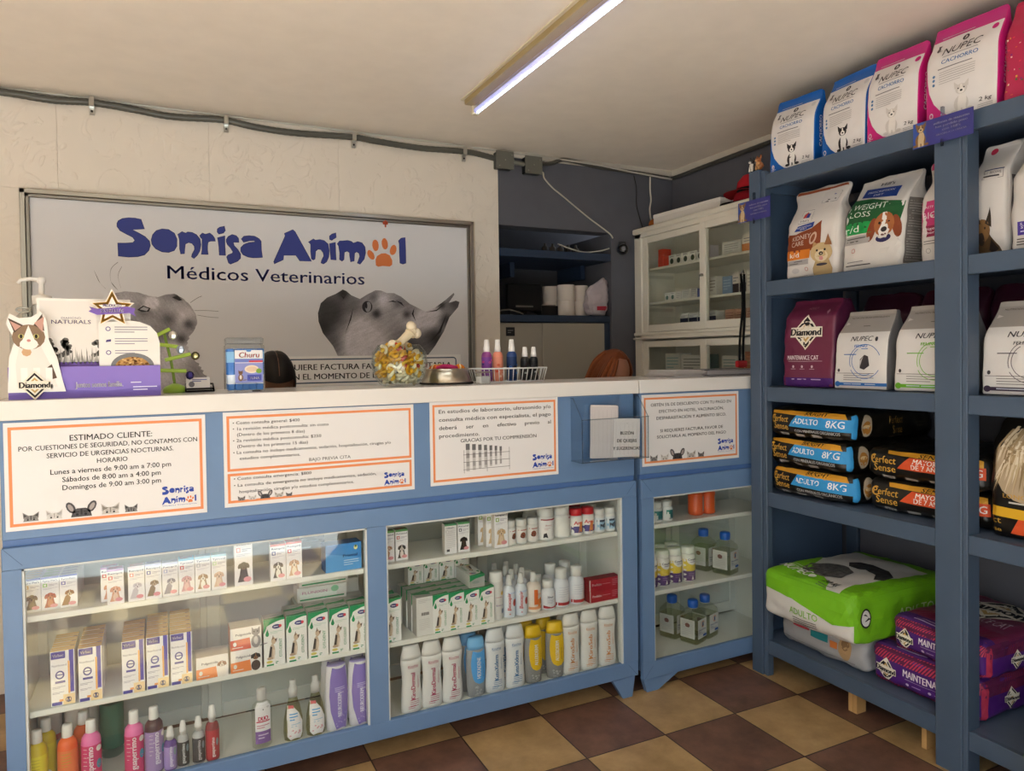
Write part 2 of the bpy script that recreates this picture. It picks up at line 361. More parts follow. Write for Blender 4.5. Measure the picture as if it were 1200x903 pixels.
# ------------------------------------------------------------------ display counter
BLUE = '#6685ad'; WHT = '#e9e9e2'
YF = 2.395
def cabinet(label, x0, x1, bays, zb, mull, xin1, foot, side_r, tops):
    t = empty('display_counter', ((x0+x1)/2, YF+.15, 0), 0, label, 'display cabinet'); ox, oy = (x0+x1)/2, YF+.15
    def part(n, mb, par=t, lb=None):
        for i, v in enumerate(mb.v): mb.v[i] = v-Vector((ox, oy, 0)) if par is t else v-Vector((ox, oy, 0))
        return tag(link(n, mb.mesh(n), par), lb)
    zt = .885
    b = MB()                                     # upper fascia and carcass
    b.box(x0+.002, x1-.004, YF+.008, YF+.03, .905, 1.24, 'paint', BLUE, .002)
    b.box(x0+.002, x1-.004, YF+.014, YF+.03, .88, .905, 'paint', '#4c6fa6')
    part('front_panel', b)
    b = MB()
    b.box(x0+.004, x0+.028, YF+.03, 2.715, zb+.03, 1.24, 'paint', BLUE)
    b.box(xin1, xin1+.024, YF+.03, 2.715, zb+.03, 1.24, 'white_paint', WHT)
    b.box(x0+.028, x0+.038, YF+.024, 2.70, zb+.06, .88, 'white_paint', WHT)
    b.box(x0+.03, xin1, YF+.03, 2.70, .86, .878, 'white_paint', WHT)
    b.box(x0+.03, xin1, YF+.02, 2.712, zb+.01, bays[0][2]-.0095, 'white_paint', WHT)
    part('carcass', b)
    f = MB(); g = bays                            # face frame with mitred openings
    f.box(x0, x1, YF, YF+.022, bays[0][3], zt, 'paint', BLUE, .002)
    f.box(x0, x1, YF, YF+.022, zb, bays[0][2], 'paint', BLUE, .002)
    xe = [x0]+[v for q in bays for v in q[:2]]+[x1]
    for i in range(0, len(xe), 2): f.box(xe[i], xe[i+1], YF, YF+.022, bays[0][2], bays[0][3], 'paint', BLUE)
    for q in bays:                                # pale inner lip round each pane
        for a in ((q[0], q[0]+.006, q[2], q[3]), (q[1]-.006, q[1], q[2], q[3])): f.box(a[0], a[1], YF+.004, YF+.03, a[2], a[3], 'white_paint', '#cfd3cf')
        f.box(q[0], q[1], YF+.004, YF+.03, q[3]-.006, q[3], 'white_paint', '#cfd3cf')
    for sx in ((x0, 1), (x1, -1)):                # mitre joints of the frame
        for z, dz in ((zt, -1), (zb, 1)): f.add([(sx[0]+sx[1]*.002, YF-.0005, z), (sx[0]+sx[1]*.004, YF-.0005, z), (sx[0]+sx[1]*.05, YF-.0005, z+dz*.052), (sx[0]+sx[1]*.048, YF-.0005, z+dz*.052)], [(0, 1, 2, 3)], 'paint', '#47617f')
    part('face_frame', f)
    for i, q in enumerate(bays):
        part('glass_pane', MB().box(q[0]-.004, q[1]+.004, YF+.010, YF+.013, q[2]-.004, q[3]+.004, 'pane', '#fbfdfc'))
    for z in tops:
        s = MB().box(x0+.04, xin1-.002, YF+.032, 2.69, z-.018, z, 'white_paint', WHT, .002); sh = part('shelf', s)
        for xx in (x0+.3, (x0+xin1)/2, xin1-.02):
            s2 = MB().prism([(0, 0), (.012, 0), (.012, 0), (0, 0)], 0, 0, 'white_paint', WHT) if False else MB().box(xx-.006, xx+.006, 2.52, 2.69, z-.045, z-.018, 'white_paint', WHT)
            part('shelf_bracket', s2, t)
    # sliding doors closing the back
    n = max(2, round((xin1-x0)/.5)); w = (xin1-x0-.03)/n
    for i in range(n):
        a = x0+.03+i*w-.012; c = a+w+.024; y = 2.698 if i % 2 else 2.712; d = MB()
        for bx in ((a, a+.045, bays[0][2], .86), (c-.045, c, bays[0][2], .86), (a+.045, c-.045, bays[0][2], bays[0][2]+.05), (a+.045, c-.045, .81, .86)): d.box(bx[0], bx[1], y, y+.012, bx[2], bx[3], 'white_paint', '#dcded8', .003)
        dd = part('back_door', d)
        part('door_glass', MB().box(a+.04, c-.04, y+.005, y+.008, bays[0][2]+.045, .815, 'frost', '#cdd3d0'), dd)
    for ft in foot: part('foot', MB().prism(ft, YF+.006, YF+.03, 'paint', BLUE)); part('foot', MB().prism(ft, 2.68, 2.705, 'paint', BLUE))
    return t
cabinet('long blue display counter with two wide panes full of pet medicines', -.414, 1.727, [(-.368, .612, .145, .822), (.678, 1.657, .145, .822)], .085, 0, 1.672,
        [[(1.60, .09), (1.715, .09), (1.70, 0), (1.655, 0)], [(-.40, .09), (-.28, .09), (-.34, 0), (-.39, 0)]], 0, (.677, .402))
cabinet('narrow blue display counter between the long counter and the tall rack', 1.752, 2.56, [(1.812, 2.47, .125, .808)], .055, 0, 2.535,
        [[(1.756, .06), (1.95, .06), (1.83, 0), (1.775, 0)], [(2.42, .06), (2.55, .06), (2.54, 0), (2.50, 0)]], 0, (.684, .402))
def worktop(x0, x1, label, d):
    m = MB().box(x0, x1, YF-.004, 2.4+d, 1.24, 1.295, 'laminate', '#e6e4e0', .004, 2)
    o = link('countertop', m.mesh('countertop')); tag(o, label, 'countertop')
worktop(-.43, 1.742, 'long white glossy countertop on the wide blue display counter', .36)
worktop(1.748, 2.60, 'short white countertop on the narrow display counter beside the rack', .42)

# ------------------------------------------------------------------ tall rack along the right wall
RB = '#46576c'
t = empty('storage_rack', (2.63, 1.4, 0), 0, 'tall blue-grey wooden rack holding pet food bags along the right wall', 'shelving unit')
def rp(n, mb, lb=None, par=t):
    for i, v in enumerate(mb.v): mb.v[i] = v-Vector((2.63, 1.4, 0))
    return tag(link(n, mb.mesh(n), par), lb)
RX = 2.328
m = MB(); m.box(RX-.004, RX+.03, 2.278, 2.30, 0, 2.175, 'paint', RB, .002); m.box(RX-.012, RX+.036, 2.30, 2.362, 0, 2.185, 'paint', RB, .002); rp('post', m)
m = MB(); m.box(RX-.008, RX+.052, 1.441, 1.531, 0, 2.11, 'paint', RB, .003); m.box(RX-.004, RX+.06, 1.424, 1.441, 0, 2.13, 'paint', RB, .002); rp('post', m)
m = MB(); m.box(RX-.008, RX+.052, .56, .65, 0, 2.13, 'paint', RB, .003); rp('post', m)
for y in (2.30, 1.45, .57): rp('post', MB().box(2.915, 2.938, y, y+.06, 0, 2.10, 'paint', RB, .002))
rp('side_panel', MB().box(RX+.03, 2.87, 2.345, 2.36, .1, 2.15, 'paint', '#43566f'))
TOPS = (.16, .80, 1.253, 1.703, 2.16)
for z in TOPS:
    m = MB(); m.box(RX+.022, 2.92, .56, 2.345, z-.022, z-.001, 'paint', '#55647a'); sh = rp('shelf_board', m)
    for ya, yb in ((1.531, 2.278), (.65, 1.424)): rp('front_rail', MB().box(RX, RX+.022, ya, yb, z-.062, z, 'paint', RB, .002), None)
    rp('side_batten', MB().box(RX+.06, 2.86, 2.325, 2.345, z-.062, z-.022, 'paint', '#4c607a'))
for y in (1.90, 1.88, 1.60): rp('wooden_block', MB().box(RX+.05, RX+.10, y, y+.018, 0, .14, 'wood', '#c49a63'), 'bare pine block')

# ------------------------------------------------------------------ white medicine cabinet against the right wall
WC = '#e2ddd0'; CX = 2.62; CY0, CY1 = 2.60, 3.63
t = empty('medicine_cabinet', (2.775, 3.115, 0), 0, 'white glazed medicine cabinet full of small boxes behind the counter', 'cabinet')
def cp(n, mb, par=t, lb=None):
    for i, v in enumerate(mb.v): mb.v[i] = v-Vector((2.775, 3.115, 0))
    return tag(link(n, mb.mesh(n), par), lb)
m = MB()
m.box(CX+.02, 2.93, CY1-.02, CY1, 0, 2.15, 'white_paint', WC); m.box(CX+.02, 2.93, CY0, CY0+.02, 0, 2.15, 'white_paint', WC); m.box(2.915, 2.93, CY0, CY1, 0, 2.15, 'white_paint', WC)
m.box(CX-.012, 2.93, CY0-.01, CY1+.006, 2.13, 2.162, 'white_paint', WC, .006); m.box(CX, 2.93, CY0, CY1, 1.495, 1.53, 'white_paint', WC)
m.box(CX-.016, CX+.02, CY0-.01, CY1+.004, 1.488, 1.500, 'white_paint', WC, .004); m.box(CX-.010, CX+.02, CY0-.01, CY1+.002, 1.512, 1.530, 'white_paint', WC, .004)
m.box(CX, 2.93, CY0, CY1, 0, .08, 'white_paint', WC); m.box(CX, CX+.02, 3.565, CY1, .08, 2.13, 'white_paint', WC, .002); m.box(CX, CX+.02, CY0, CY0+.05, .08, 2.13, 'white_paint', WC)
m.box(CX, CX+.02, CY0, CY1, 2.105, 2.13, 'white_paint', WC)
cp('carcass', m)
def cdoor(ya, yb, za, zb, x):
    m = MB(); q = .047
    m.box(x, x+.014, ya, ya+q, za, zb, 'white_paint', WC, .002); m.box(x, x+.014, yb-q, yb, za, zb, 'white_paint', WC, .002)
    m.box(x, x+.014, ya+q, yb-q, za, za+q-.005, 'white_paint', WC, .002); m.box(x, x+.014, ya+q, yb-q, zb-q+.01, zb, 'white_paint', WC, .002)
    d = cp('door', m); cp('door_glass', MB().box(x+.005, x+.009, ya+q-.004, yb-q+.004, za+q-.01, zb-q+.014, 'pane', '#fafcfa'), d); return d
d = cdoor(2.99, 3.563, 1.532, 2.104, CX+.012)
cp('lock', MB().box(CX+.018, CX+.024, 3.036, 3.062, 1.80, 1.83, 'plastic', '#16161a'), d)
d = cdoor(2.62, 3.035, 1.532, 2.104, CX-.004); cp('handle', MB().lathe([(.012, 0), (.014, .006), (.008, .014)], 'metal', '#8d8a80', 12, 1, 1, (CX-.004, 3.015, 1.815)), d)
cdoor(2.99, 3.563, .1, 1.478, CX+.012); cdoor(2.62, 3.035, .1, 1.478, CX-.004)
WCZ = (1.917, 1.712, 1.545, 1.286)
for z in (1.917, 1.712, 1.286, .9, .5): cp('shelf', MB().box(CX+.045, 2.914, CY0+.02, CY1-.02, z-.014, z, 'white_paint', WC, .002))
for z in (1.917, 1.712): cp('shelf_bracket', MB().add([(CX+.06, 3.608, z-.016), (2.90, 3.608, z-.016), (2.90, 3.608, z-.05), (CX+.09, 3.608, z-.05)], [(0, 1, 2, 3)], 'white_paint', '#cfcabd').box(CX+.06, 2.90, 3.598, 3.61, z-.030, z-.014, 'white_paint', WC))

# ------------------------------------------------------------------ niche furniture
DN = '#2a3a52'
t = empty('niche_shelf', (2.0, 3.9, 1.98), 0, 'dark blue wall shelf at the top of the niche', 'shelf')
link('shelf_board', MB().box(-.54, .468, -.24, .30, -.012, .032, 'paint', DN, .002).mesh('b'), t)
for x in (-.1, .40): link('bracket', MB().box(x, x+.03, .0, .30, -.10, -.012, 'paint', DN).mesh('b'), t)
t = empty('side_cabinet', (1.97, 3.95, 0), 0, 'dark blue low cabinet with grey sliding doors inside the niche', 'cabinet')
b = MB(); b.box(-.5, .497, -.28, .25, 1.595, 1.637, 'paint', DN, .003); b.box(.455, .497, -.27, .25, 0, 1.595, 'paint', DN); b.box(-.5, -.46, -.27, .25, 0, 1.595, 'paint', DN); b.box(-.46, .455, .2, .25, 0, 1.595, 'paint', DN); b.box(-.46, .455, -.26, .2, 0, .08, 'paint', DN)
link('carcass', b.mesh('b'), t)
link('sliding_door', MB().box(-.46, .03, -.262, -.250, .08, 1.590, 'plastic', '#a49f94', .002).mesh('b'), t)
link('sliding_door', MB().box(.028, .455, -.275, -.263, .08, 1.590, 'plastic', '#a49f94', .002).mesh('b'), t)
k = MB(); k.box(-.205, -.150, -.2645, -.262, 1.515, 1.565, 'plastic', '#17181c'); Art(k, FR((0, -.2645, 0), (1, 0, 0), (0, 0, 1))).lines(-.195, -.16, 1.545, 2, .012, .004, '#8a8a8a', 1)
tag(link('door_label', k.mesh('b'), t), 'small black label')

# ------------------------------------------------------------------ ceiling light
t = empty('ceiling_light', (1.28, 2.37, CEIL), 0, 'long LED tube light in a beige batten on the ceiling', 'ceiling light')
ln = .63
link('batten', MB().box(-.035, .012, -ln, ln, -.028, 0, 'white_paint', '#ab976c', .003).mesh('b'), t)
link('backing_board', MB().box(-.048, .026, -ln-.02, ln+.015, -.006, 0, 'white_paint', '#d8cfb9').mesh('b'), t)
for y in (-1, 1): link('lamp_holder', MB().box(.0, .034, y*ln-.012, y*ln+.012, -.066, -.0, 'plastic', '#d9cfb2', .004).mesh('b'), t)
tb = link('tube', MB().tube([(.018, -ln+.01, -.05), (.018, ln-.01, -.05)], .0125, 'tube_glow', '#c8ccff', 12).mesh('b'), t)
g = MB()
for i in range(105): y = -ln+.03+i*(2*ln-.06)/104; g.box(.0135, .0225, y-.0040, y+.0040, -.0638, -.0615, 'led', '#ffffff')
g.box(.0155, .0205, -ln+.02, ln-.02, -.0630, -.061, 'led', '#ffffff')
link('led_strip', g.mesh('b'), tb)

# ------------------------------------------------------------------ conduits, boxes, cables under the ceiling
def smooth_path(p, n=6):
    p = [Vector(q) for q in p]; o = []
    for i in range(len(p)-1):
        a, b, c, d = p[max(i-1, 0)], p[i], p[i+1], p[min(i+2, len(p)-1)]
        for k in range(n):
            u = k/n; o.append(.5*((2*b)+(c-a)*u+(2*a-5*b+4*c-d)*u*u+(3*b-a-3*c+d)*u**3))
    return o+[p[-1]]
def ribbed(path, r, col):
    o = smooth_path(path, 14); return MB().tube(o, [r*(1.0 if i % 2 else .93) for i in range(len(o))], 'plastic', col, 10)
GC = '#55554f'
p = [(-1.2, 3.632, 2.532), (-.9, 3.632, 2.53), (-.586, 3.632, 2.532), (-.40, 3.632, 2.524), (-.263, 3.632, 2.534), (-.115, 3.632, 2.528), (.056, 3.632, 2.515), (.274, 3.632, 2.528), (.425, 3.632, 2.513), (.604, 3.632, 2.508), (.889, 3.632, 2.522), (1.008, 3.632, 2.516), (1.238, 3.632, 2.508), (1.45, 3.632, 2.516), (1.56, 3.632, 2.516), (1.70, 3.632, 2.498)]
t = empty('conduit', (0, 3.632, 2.53), 0, 'long grey corrugated conduit along the top of the white panelled wall', 'conduit')
b = ribbed(p, .0165, GC)
for i in range(len(b.v)): b.v[i] = b.v[i]-Vector((0, 3.632, 2.53))
link('hose', b.mesh('b'), t)
for x, z in ((-.255, 2.534), (.292, 2.527), (.896, 2.522), (1.500, 2.518)):
    k = MB(); k.box(x-.010, x+.010, -.022, -.015, z-2.53-.02, z-2.53+.022, 'metal', '#c9c9c4', .001); k.box(x-.010, x+.010, .0, .014, z-2.53-.052, z-2.53-.012, 'metal', '#c9c9c4', .001); k.tube([(x, -.003, z-2.53-.038), (x, .012, z-2.53-.038)], .005, 'metal', '#3a3a3a'); k.box(x-.010, x+.010, -.02, .002, z-2.53-.022, z-2.53-.016, 'metal', '#c9c9c4')
    link('clip', k.mesh('b'), t, )
p = [(1.98, 3.63, 2.50), (2.05, 3.63, 2.512), (2.12, 3.635, 2.54), (2.22, 3.63, 2.535), (2.36, 3.63, 2.522), (2.64, 3.63, 2.515), (2.86, 3.625, 2.506), (2.908, 3.60, 2.503), (2.911, 3.3, 2.508), (2.911, 2.85, 2.512), (2.911, 2.3, 2.512), (2.911, .6, 2.512)]
t = empty('conduit', (2.5, 3.63, 2.52), 0, 'thin grey conduit from the junction box round the dark corner to the right wall', 'conduit')
b = ribbed(p, .0125, '#4a4a45')
for i in range(len(b.v)): b.v[i] = b.v[i]-Vector((2.5, 3.63, 2.52))
link('hose', b.mesh('b'), t)
def jbox(x, z, lb):
    t = empty('junction_box', (x, 3.63, z), 0, lb, 'junction box')
    link('box', MB().box(-.05, .05, -.022, .03, -.046, .046, 'metal', '#55554e', .004).mesh('b'), t)
    c = MB().box(-.055, .055, -.028, -.022, -.05, .05, 'plastic', '#6a6a62', .002)
    for sx, sz in ((-.036, -.034), (.04, .03), (0, .0)): c.tube([(sx, -.031, sz), (sx, -.027, sz)], .004, 'metal', '#9a9a90')
    link('cover_plate', c.mesh('b'), t)
jbox(1.735, 2.490, 'square grey junction box at the right edge of the white panels')
jbox(1.915, 2.481, 'square grey junction box on the dark wall just right of the other box')
link('conduit_nipple', ribbed([(1.79, 3.632, 2.49), (1.83, 3.632, 2.489), (1.87, 3.632, 2.487)], .014, '#7a7a72').mesh('b')); tag(bpy.data.objects['conduit_nipple'], 'short grey pipe joining the two square junction boxes', 'pipe')
def cable(name, path, r, col, lb, cat='cable'): tag(link(name, MB().tube(smooth_path(path, 8), r, 'plastic', col, 6).mesh('b')), lb, cat)
cable('white_cable', [(1.955, 3.612, 2.45), (1.98, 3.615, 2.447), (2.0, 3.635, 2.42), (2.06, 3.648, 2.375), (2.12, 3.648, 2.337), (2.294, 3.648, 2.225), (2.444, 3.648, 2.139), (2.47, 3.64, 2.105)], .0045, '#c9c4b8', 'white cable running from the junction box down to the security camera')
cable('ceiling_wire', [(-1.2, 3.644, 2.553), (0, 3.644, 2.553), (1.2, 3.644, 2.553), (1.9, 3.644, 2.545), (2.3, 3.604, 2.528), (2.6, 3.604, 2.508), (2.89, 3.60, 2.492)], .0055, '#c8c4ba', 'thin white wire stretched along the edge of the ceiling', 'wire')
cable('hanging_wire', [(2.63, 3.64, 2.50), (2.648, 3.64, 2.42), (2.648, 3.64, 2.32), (2.672, 3.64, 2.24), (2.68, 3.62, 2.17)], .0035, '#1d1d20', 'black wire hanging in the dark corner above the white cabinet', 'wire')
cable('hanging_wire', [(2.742, 3.625, 2.50), (2.752, 3.64, 2.42), (2.758, 3.64, 2.36), (2.748, 3.64, 2.30), (2.752, 3.63, 2.23), (2.75, 3.58, 2.172)], .0055, '#cfcabf', 'twisted white wire hanging down to the top of the white cabinet', 'wire')
cable('niche_wire', [(2.12, 3.70, 2.06), (2.20, 3.69, 2.035), (2.30, 3.685, 2.018), (2.40, 3.68, 2.03), (2.452, 3.65, 2.045)], .004, '#b9b5ab', 'loose pale wire lying on the niche shelf beside the camera', 'wire')
t = empty('security_camera', (2.515, 3.60, 2.035), 0, 'small black security camera at the corner of the niche', 'camera')
t.rotation_euler = (0, 0, math.radians(-30))
link('housing', MB().ball((0, 0, 0), .036, .036, .034, 'plastic', '#101114', 16, 10).mesh('b'), t)
k = MB(); k.M = Matrix.Rotation(PI/2, 4, 'X'); k.lathe([(.026, .022), (.026, .036), (.018, .038)], 'gloss', '#0a0a0c', 16); k.lathe([(.015, .0375), (.012, .039)], 'gloss', '#50545c', 12); link('lens', k.mesh('b'), t)
link('mount', MB().box(-.02, .02, .02, .078, -.016, .05, 'plastic', '#15161a', .004).mesh('b'), t)
# ================================================================== printed logo, traced in millimetres
LOGO={'S':[(5,158),(21,169),(46,174),(71,174),(94,171),(107,129),(82,127),(59,122),(87,107),(109,94),(126,75),(129,56),(122,33),(105,13),(79,4),(42,0),(2,2),(1,60),(29,60),(60,64),(69,75),(61,89),(36,102),(11,116),(0,133),(0,147)],'o':[(135,82),(141,105),(156,124),(179,133),(206,132),(229,117),(239,92),(238,59),(227,39),(204,29),(177,30),(151,43),(137,63)],'oh':[(174,102),(185,108),(199,104),(207,93),(206,83),(193,80),(181,85)],'n':[(244,112),(262,126),(277,120),(286,126),(304,125),(322,116),(337,97),(340,71),(334,41),(323,21),(309,6),(300,13),(303,25),(314,47),(313,63),(303,76),(288,79),(274,71),(271,51),(269,26),(255,24),(251,47),(251,89),(248,104)],'r':[(337,112),(348,125),(361,120),(380,127),(392,117),(400,104),(403,92),(382,91),(371,85),(368,66),(368,46),(371,28),(341,27),(346,45),(347,98),(341,104)],'i':[(413,107),(445,119),(444,70),(446,27),(420,27),(419,66),(416,95)],'id':[(414,149),(424,157),(444,163),(447,144),(439,132),(419,126),(413,135)],'s':[(452,101),(461,116),(478,126),(495,122),(505,111),(507,92),(482,91),(485,74),(500,58),(513,37),(512,16),(499,2),(467,-13),(460,-8),(452,20),(459,29),(478,38),(480,47),(469,65),(457,78),(452,91)],'a':[(519,108),(530,121),(553,125),(579,124),(598,114),(607,103),(608,59),(612,25),(596,24),(570,22),(548,24),(525,34),(515,50),(516,67),(530,82),(552,92),(581,97),(575,105),(556,103),(528,94)],'ah':[(563,69),(570,77),(579,75),(578,68)],'A':[(717,146),(758,167),(767,159),(844,16),(788,17),(769,44),(712,41),(709,19),(666,-3),(665,6),(721,134)],'Ah':[(725,80),(734,98),(747,82)],'n2':[(832,111),(857,128),(864,122),(888,126),(909,122),(927,107),(932,75),(929,43),(918,18),(903,7),(891,11),(895,24),(906,46),(903,63),(891,78),(877,79),(865,68),(861,29),(853,24),(845,29),(842,64),(843,101)],'i2':[(935,109),(964,118),(964,63),(966,29),(941,30),(938,69)],'i2d':[(936,147),(949,158),(967,165),(968,143),(945,127),(936,131)],'m':[(974,110),(986,125),(1002,126),(1027,130),(1045,126),(1056,118),(1078,127),(1100,122),(1114,103),(1117,74),(1109,41),(1087,13),(1074,18),(1082,36),(1088,54),(1084,69),(1071,76),(1060,68),(1057,28),(1040,23),(1036,52),(1035,70),(1022,77),(1008,70),(1005,33),(996,25),(984,32),(986,64),(981,100)],'p1':[(1159,72),(1164,59),(1164,48),(1159,40),(1150,39),(1140,45),(1131,55),(1126,68),(1127,79),(1132,87),(1140,88),(1150,82)],'p2':[(1187,116),(1186,101),(1181,89),(1173,84),(1164,86),(1157,96),(1153,111),(1154,126),(1159,138),(1168,143),(1176,141),(1184,131)],'p3':[(1236,127),(1236,112),(1231,100),(1223,95),(1214,97),(1207,107),(1203,121),(1203,136),(1208,148),(1216,154),(1224,152),(1232,142)],'p4':[(1281,91),(1275,78),(1266,70),(1256,68),(1249,73),(1245,84),(1247,98),(1253,111),(1262,120),(1271,122),(1279,116),(1282,105)],'p5':[(1169,40),(1177,59),(1200,73),(1222,76),(1245,66),(1258,40),(1257,18),(1244,8),(1206,9),(1183,4),(1170,11)],'l':[(1294,144),(1308,158),(1329,164),(1331,104),(1331,29),(1315,24),(1300,28),(1298,83),(1298,128)]}
NAVYB = '#333f8c'; ORG = '#d97b45'
W1 = ('S', 'o', 'n', 'r', 'i', 'id', 's', 'a'); W2 = ('A', 'n2', 'i2', 'i2d', 'm', 'p1', 'p2', 'p3', 'p4', 'p5', 'l')
def offs(p, d):            # outline pushed out by d
    n = len(p); ar = sum(p[i][0]*p[(i+1) % n][1]-p[(i+1) % n][0]*p[i][1] for i in range(n)); sg = 1 if ar > 0 else -1; o = []
    for i in range(n):
        a = Vector(p[i-1]); b = Vector(p[i]); c = Vector(p[(i+1) % n]); t = (c-a).normalized(); o.append((b.x+sg*t.y*d, b.y-sg*t.x*d))
    return o
def logo(A, names, x, y, s, k=3, edge=True, blue=NAVYB, x0=0, y0=0):
    for g in names:
        q = [(x+(a-x0)*s/1000, y+(b-y0)*s/1000) for a, b in LOGO[g]]; c = ORG if g[0] == 'p' else blue
        h = {'o': 'oh', 'a': 'ah', 'A': 'Ah'}.get(g); hs = ()
        if h: hs = ([(x+(a-x0)*s/1000, y+(b-y0)*s/1000) for a, b in LOGO[h]],)
        if edge and g[0] != 'p': A.poly(offs(q, .0022), '#20275c', k, 0, [offs(u_, -.0022) for u_ in hs] if g != 'a' else ())
        A.poly(q, c, k+1, 0, hs)
def logo2(A, x, y, w, k=3):      # two-line version: x,y lower left, w width
    s = w/.66
    logo(A, W1, x, y+.243*s, s*.99, k, False, '#2c49a8'); logo(A, W2, x-.005*s, y+.035*s, s*.985, k, False, '#2c49a8', 667, 0)
    A.txt('Médicos Veterinarios', x+w*.5, y, .024*s, '#3a4fa8', k, w=w*.98)

# ------------------------------------------------------------------ big framed sign on the back wall
t = empty('wall_sign', (.507, 3.645, 1.70), 0, 'large framed clinic sign with grey cat and dog photographs on the back wall', 'sign')
def sg(mb):
    for i, v in enumerate(mb.v): mb.v[i] = v-Vector((.507, 3.645, 1.70))
    return mb
m = MB(); x0, x1, z0, z1 = -.528, 1.545, 1.10, 2.137
for a in ((x0, x1, z1-.020, z1), (x0, x1, z0, z0+.02), (x0, x0+.020, z0, z1), (x1-.020, x1, z0, z1)): m.box(a[0], a[1], 3.618, 3.648, a[2], a[3], 'metal', '#a9a8a2', .002)
for a in ((x0+.02, x1-.02, z1-.034, z1-.020), (x0+.020, x0+.034, z0, z1-.02), (x1-.034, x1-.020, z0, z1-.02)): m.box(a[0], a[1], 3.626, 3.648, a[2], a[3], 'metal', '#8c8b86', .002)
m.box(x1, x1+.012, 3.632, 3.650, z0, z1+.004, 'wood', '#d9cbb2', .002)
link('frame', sg(m).mesh('b'), t)
m = MB().box(x0+.03, x1-.03, 3.640, 3.648, z0+.02, z1-.03, 'print', '#dddde1')
A = Art(m, FR((0, 3.640, 0), (1, 0, 0), (0, 0, 1)))
logo(A, W1+W2, -.169, 1.868, 1.0, 4)
A.txt('Médicos Veterinarios', .484, 1.777, .060, '#3a4490', 4, w=.912, bold=.015)
def fur(blobs, base, ang, fs=60):
    bl = [(a/1000, b/1000, r/1000, lin(c)[0]) for a, b, r, c in blobs]; b0 = lin(base)[0]; ca, sa = math.cos(ang), math.sin(ang)
    def f(x, y):
        v = b0; 
        for a, b, r, c in bl:
            w = math.exp(-((x-a)**2+(y-b)**2)/(r*r)); v = v*(1-w)+c*w
        u, w = x*ca+y*sa, -x*sa+y*ca
        nn = noise.noise((u*fs*.35, w*fs*1.6, 1.7))*.20+noise.noise((x*210, y*210, 4))*.20
        v = max(.006, min(.62, 2.2*v*(v/.1)**.8)*(1+nn)); return (v, v*.96, v*1.04)
    return f
def mm(p): return [(a/1000, b/1000) for a, b in p]
DOG = [(817, 1370), (773, 1464), (724, 1529), (704, 1586), (702, 1628), (717, 1678), (749, 1707), (792, 1726), (828, 1749), (846, 1742), (871, 1721), (915, 1703), (952, 1727), (997, 1750), (1027, 1749), (1057, 1737), (1095, 1738), (1134, 1720), (1180, 1684), (1219, 1666), (1266, 1644), (1323, 1667), (1380, 1707), (1430, 1748), (1434, 1739), (1400, 1693), (1442, 1706), (1463, 1699), (1454, 1670), (1403, 1615), (1369, 1538), (1319, 1461), (1274, 1408), (1237, 1363)]
dogf = fur([(776, 1622, 90, '#2f2d33'), (735, 1560, 60, '#2a292e'), (800, 1480, 60, '#38363b'), (741, 1657, 60, '#3a383e'), (828, 1731, 34, '#2c2a2f'), (880, 1650, 46, '#4a474c'), (850, 1560, 34, '#2b292e'), (932, 1471, 110, '#8e8d93'), (905, 1545, 60, '#7d7a80'), (1000, 1600, 60, '#6d6a70'), (996, 1713, 28, '#3a3838'), (1040, 1700, 50, '#77737a'), (1117, 1679, 26, '#4a464a'), (1116, 1610, 60, '#6a666b'), (1000, 1628, 26, '#353237'), (1165, 1625, 22, '#38353a'), (1200, 1560, 44, '#7d787e'), (1281, 1606, 60, '#8a8287'), (1340, 1640, 40, '#776e72'), (1320, 1499, 60, '#312d36'), (1440, 1690, 40, '#413c42'), (1360, 1680, 26, '#37333a'), (1390, 1600, 40, '#39343c'), (1180, 1450, 80, '#413d42')], '#5d5a60', .5)
A.poly(mm(DOG), dogf, 4, .0075)
A.ell(.952, 1.664, .027, .030, '#26242a', 5, -10); A.ell(.957, 1.663, .015, .027, '#8f9096', 6, -8); A.ell(.947, 1.67, .006, .016, '#1a191d', 7)
for p in ([(1103, 1700), (1135, 1690), (1150, 1668), (1130, 1682)], [(1060, 1690), (1090, 1700), (1112, 1690), (1085, 1692)], [(1205, 1664), (1190, 1630), (1212, 1590), (1200, 1630)], [(880, 1660), (868, 1600), (835, 1520), (858, 1590)], [(1266, 1640), (1330, 1655), (1395, 1700), (1330, 1648)], [(1290, 1480), (1340, 1540), (1390, 1640), (1352, 1535)], [(815, 1722), (832, 1700), (850, 1735), (832, 1712)]): A.poly(mm(p), '#232126', 5)
CAT = [(-185, 1704), (-146, 1714), (-92, 1710), (-50, 1696), (-13, 1691), (18, 1703), (56, 1708), (87, 1690), (118, 1660), (143, 1618), (149, 1576), (135, 1540), (115, 1512), (102, 1470), (114, 1435), (145, 1392), (176, 1335), (201, 1285), (213, 1206), (-274, 1226), (-293, 1400), (-267, 1566), (-236, 1653)]
catp = []
for i, p in enumerate(CAT):       # fringe of fur on the outline
    q = CAT[(i+1) % len(CAT)]; n = max(1, int(math.dist(p, q)/9))
    for j in range(n):
        a = j/n; d = (1.2 if i < 12 else 4.5)*(1 if j % 2 else -1)*random.uniform(.3, 1.2); catp.append((p[0]+(q[0]-p[0])*a+d, p[1]+(q[1]-p[1])*a+d*.4))
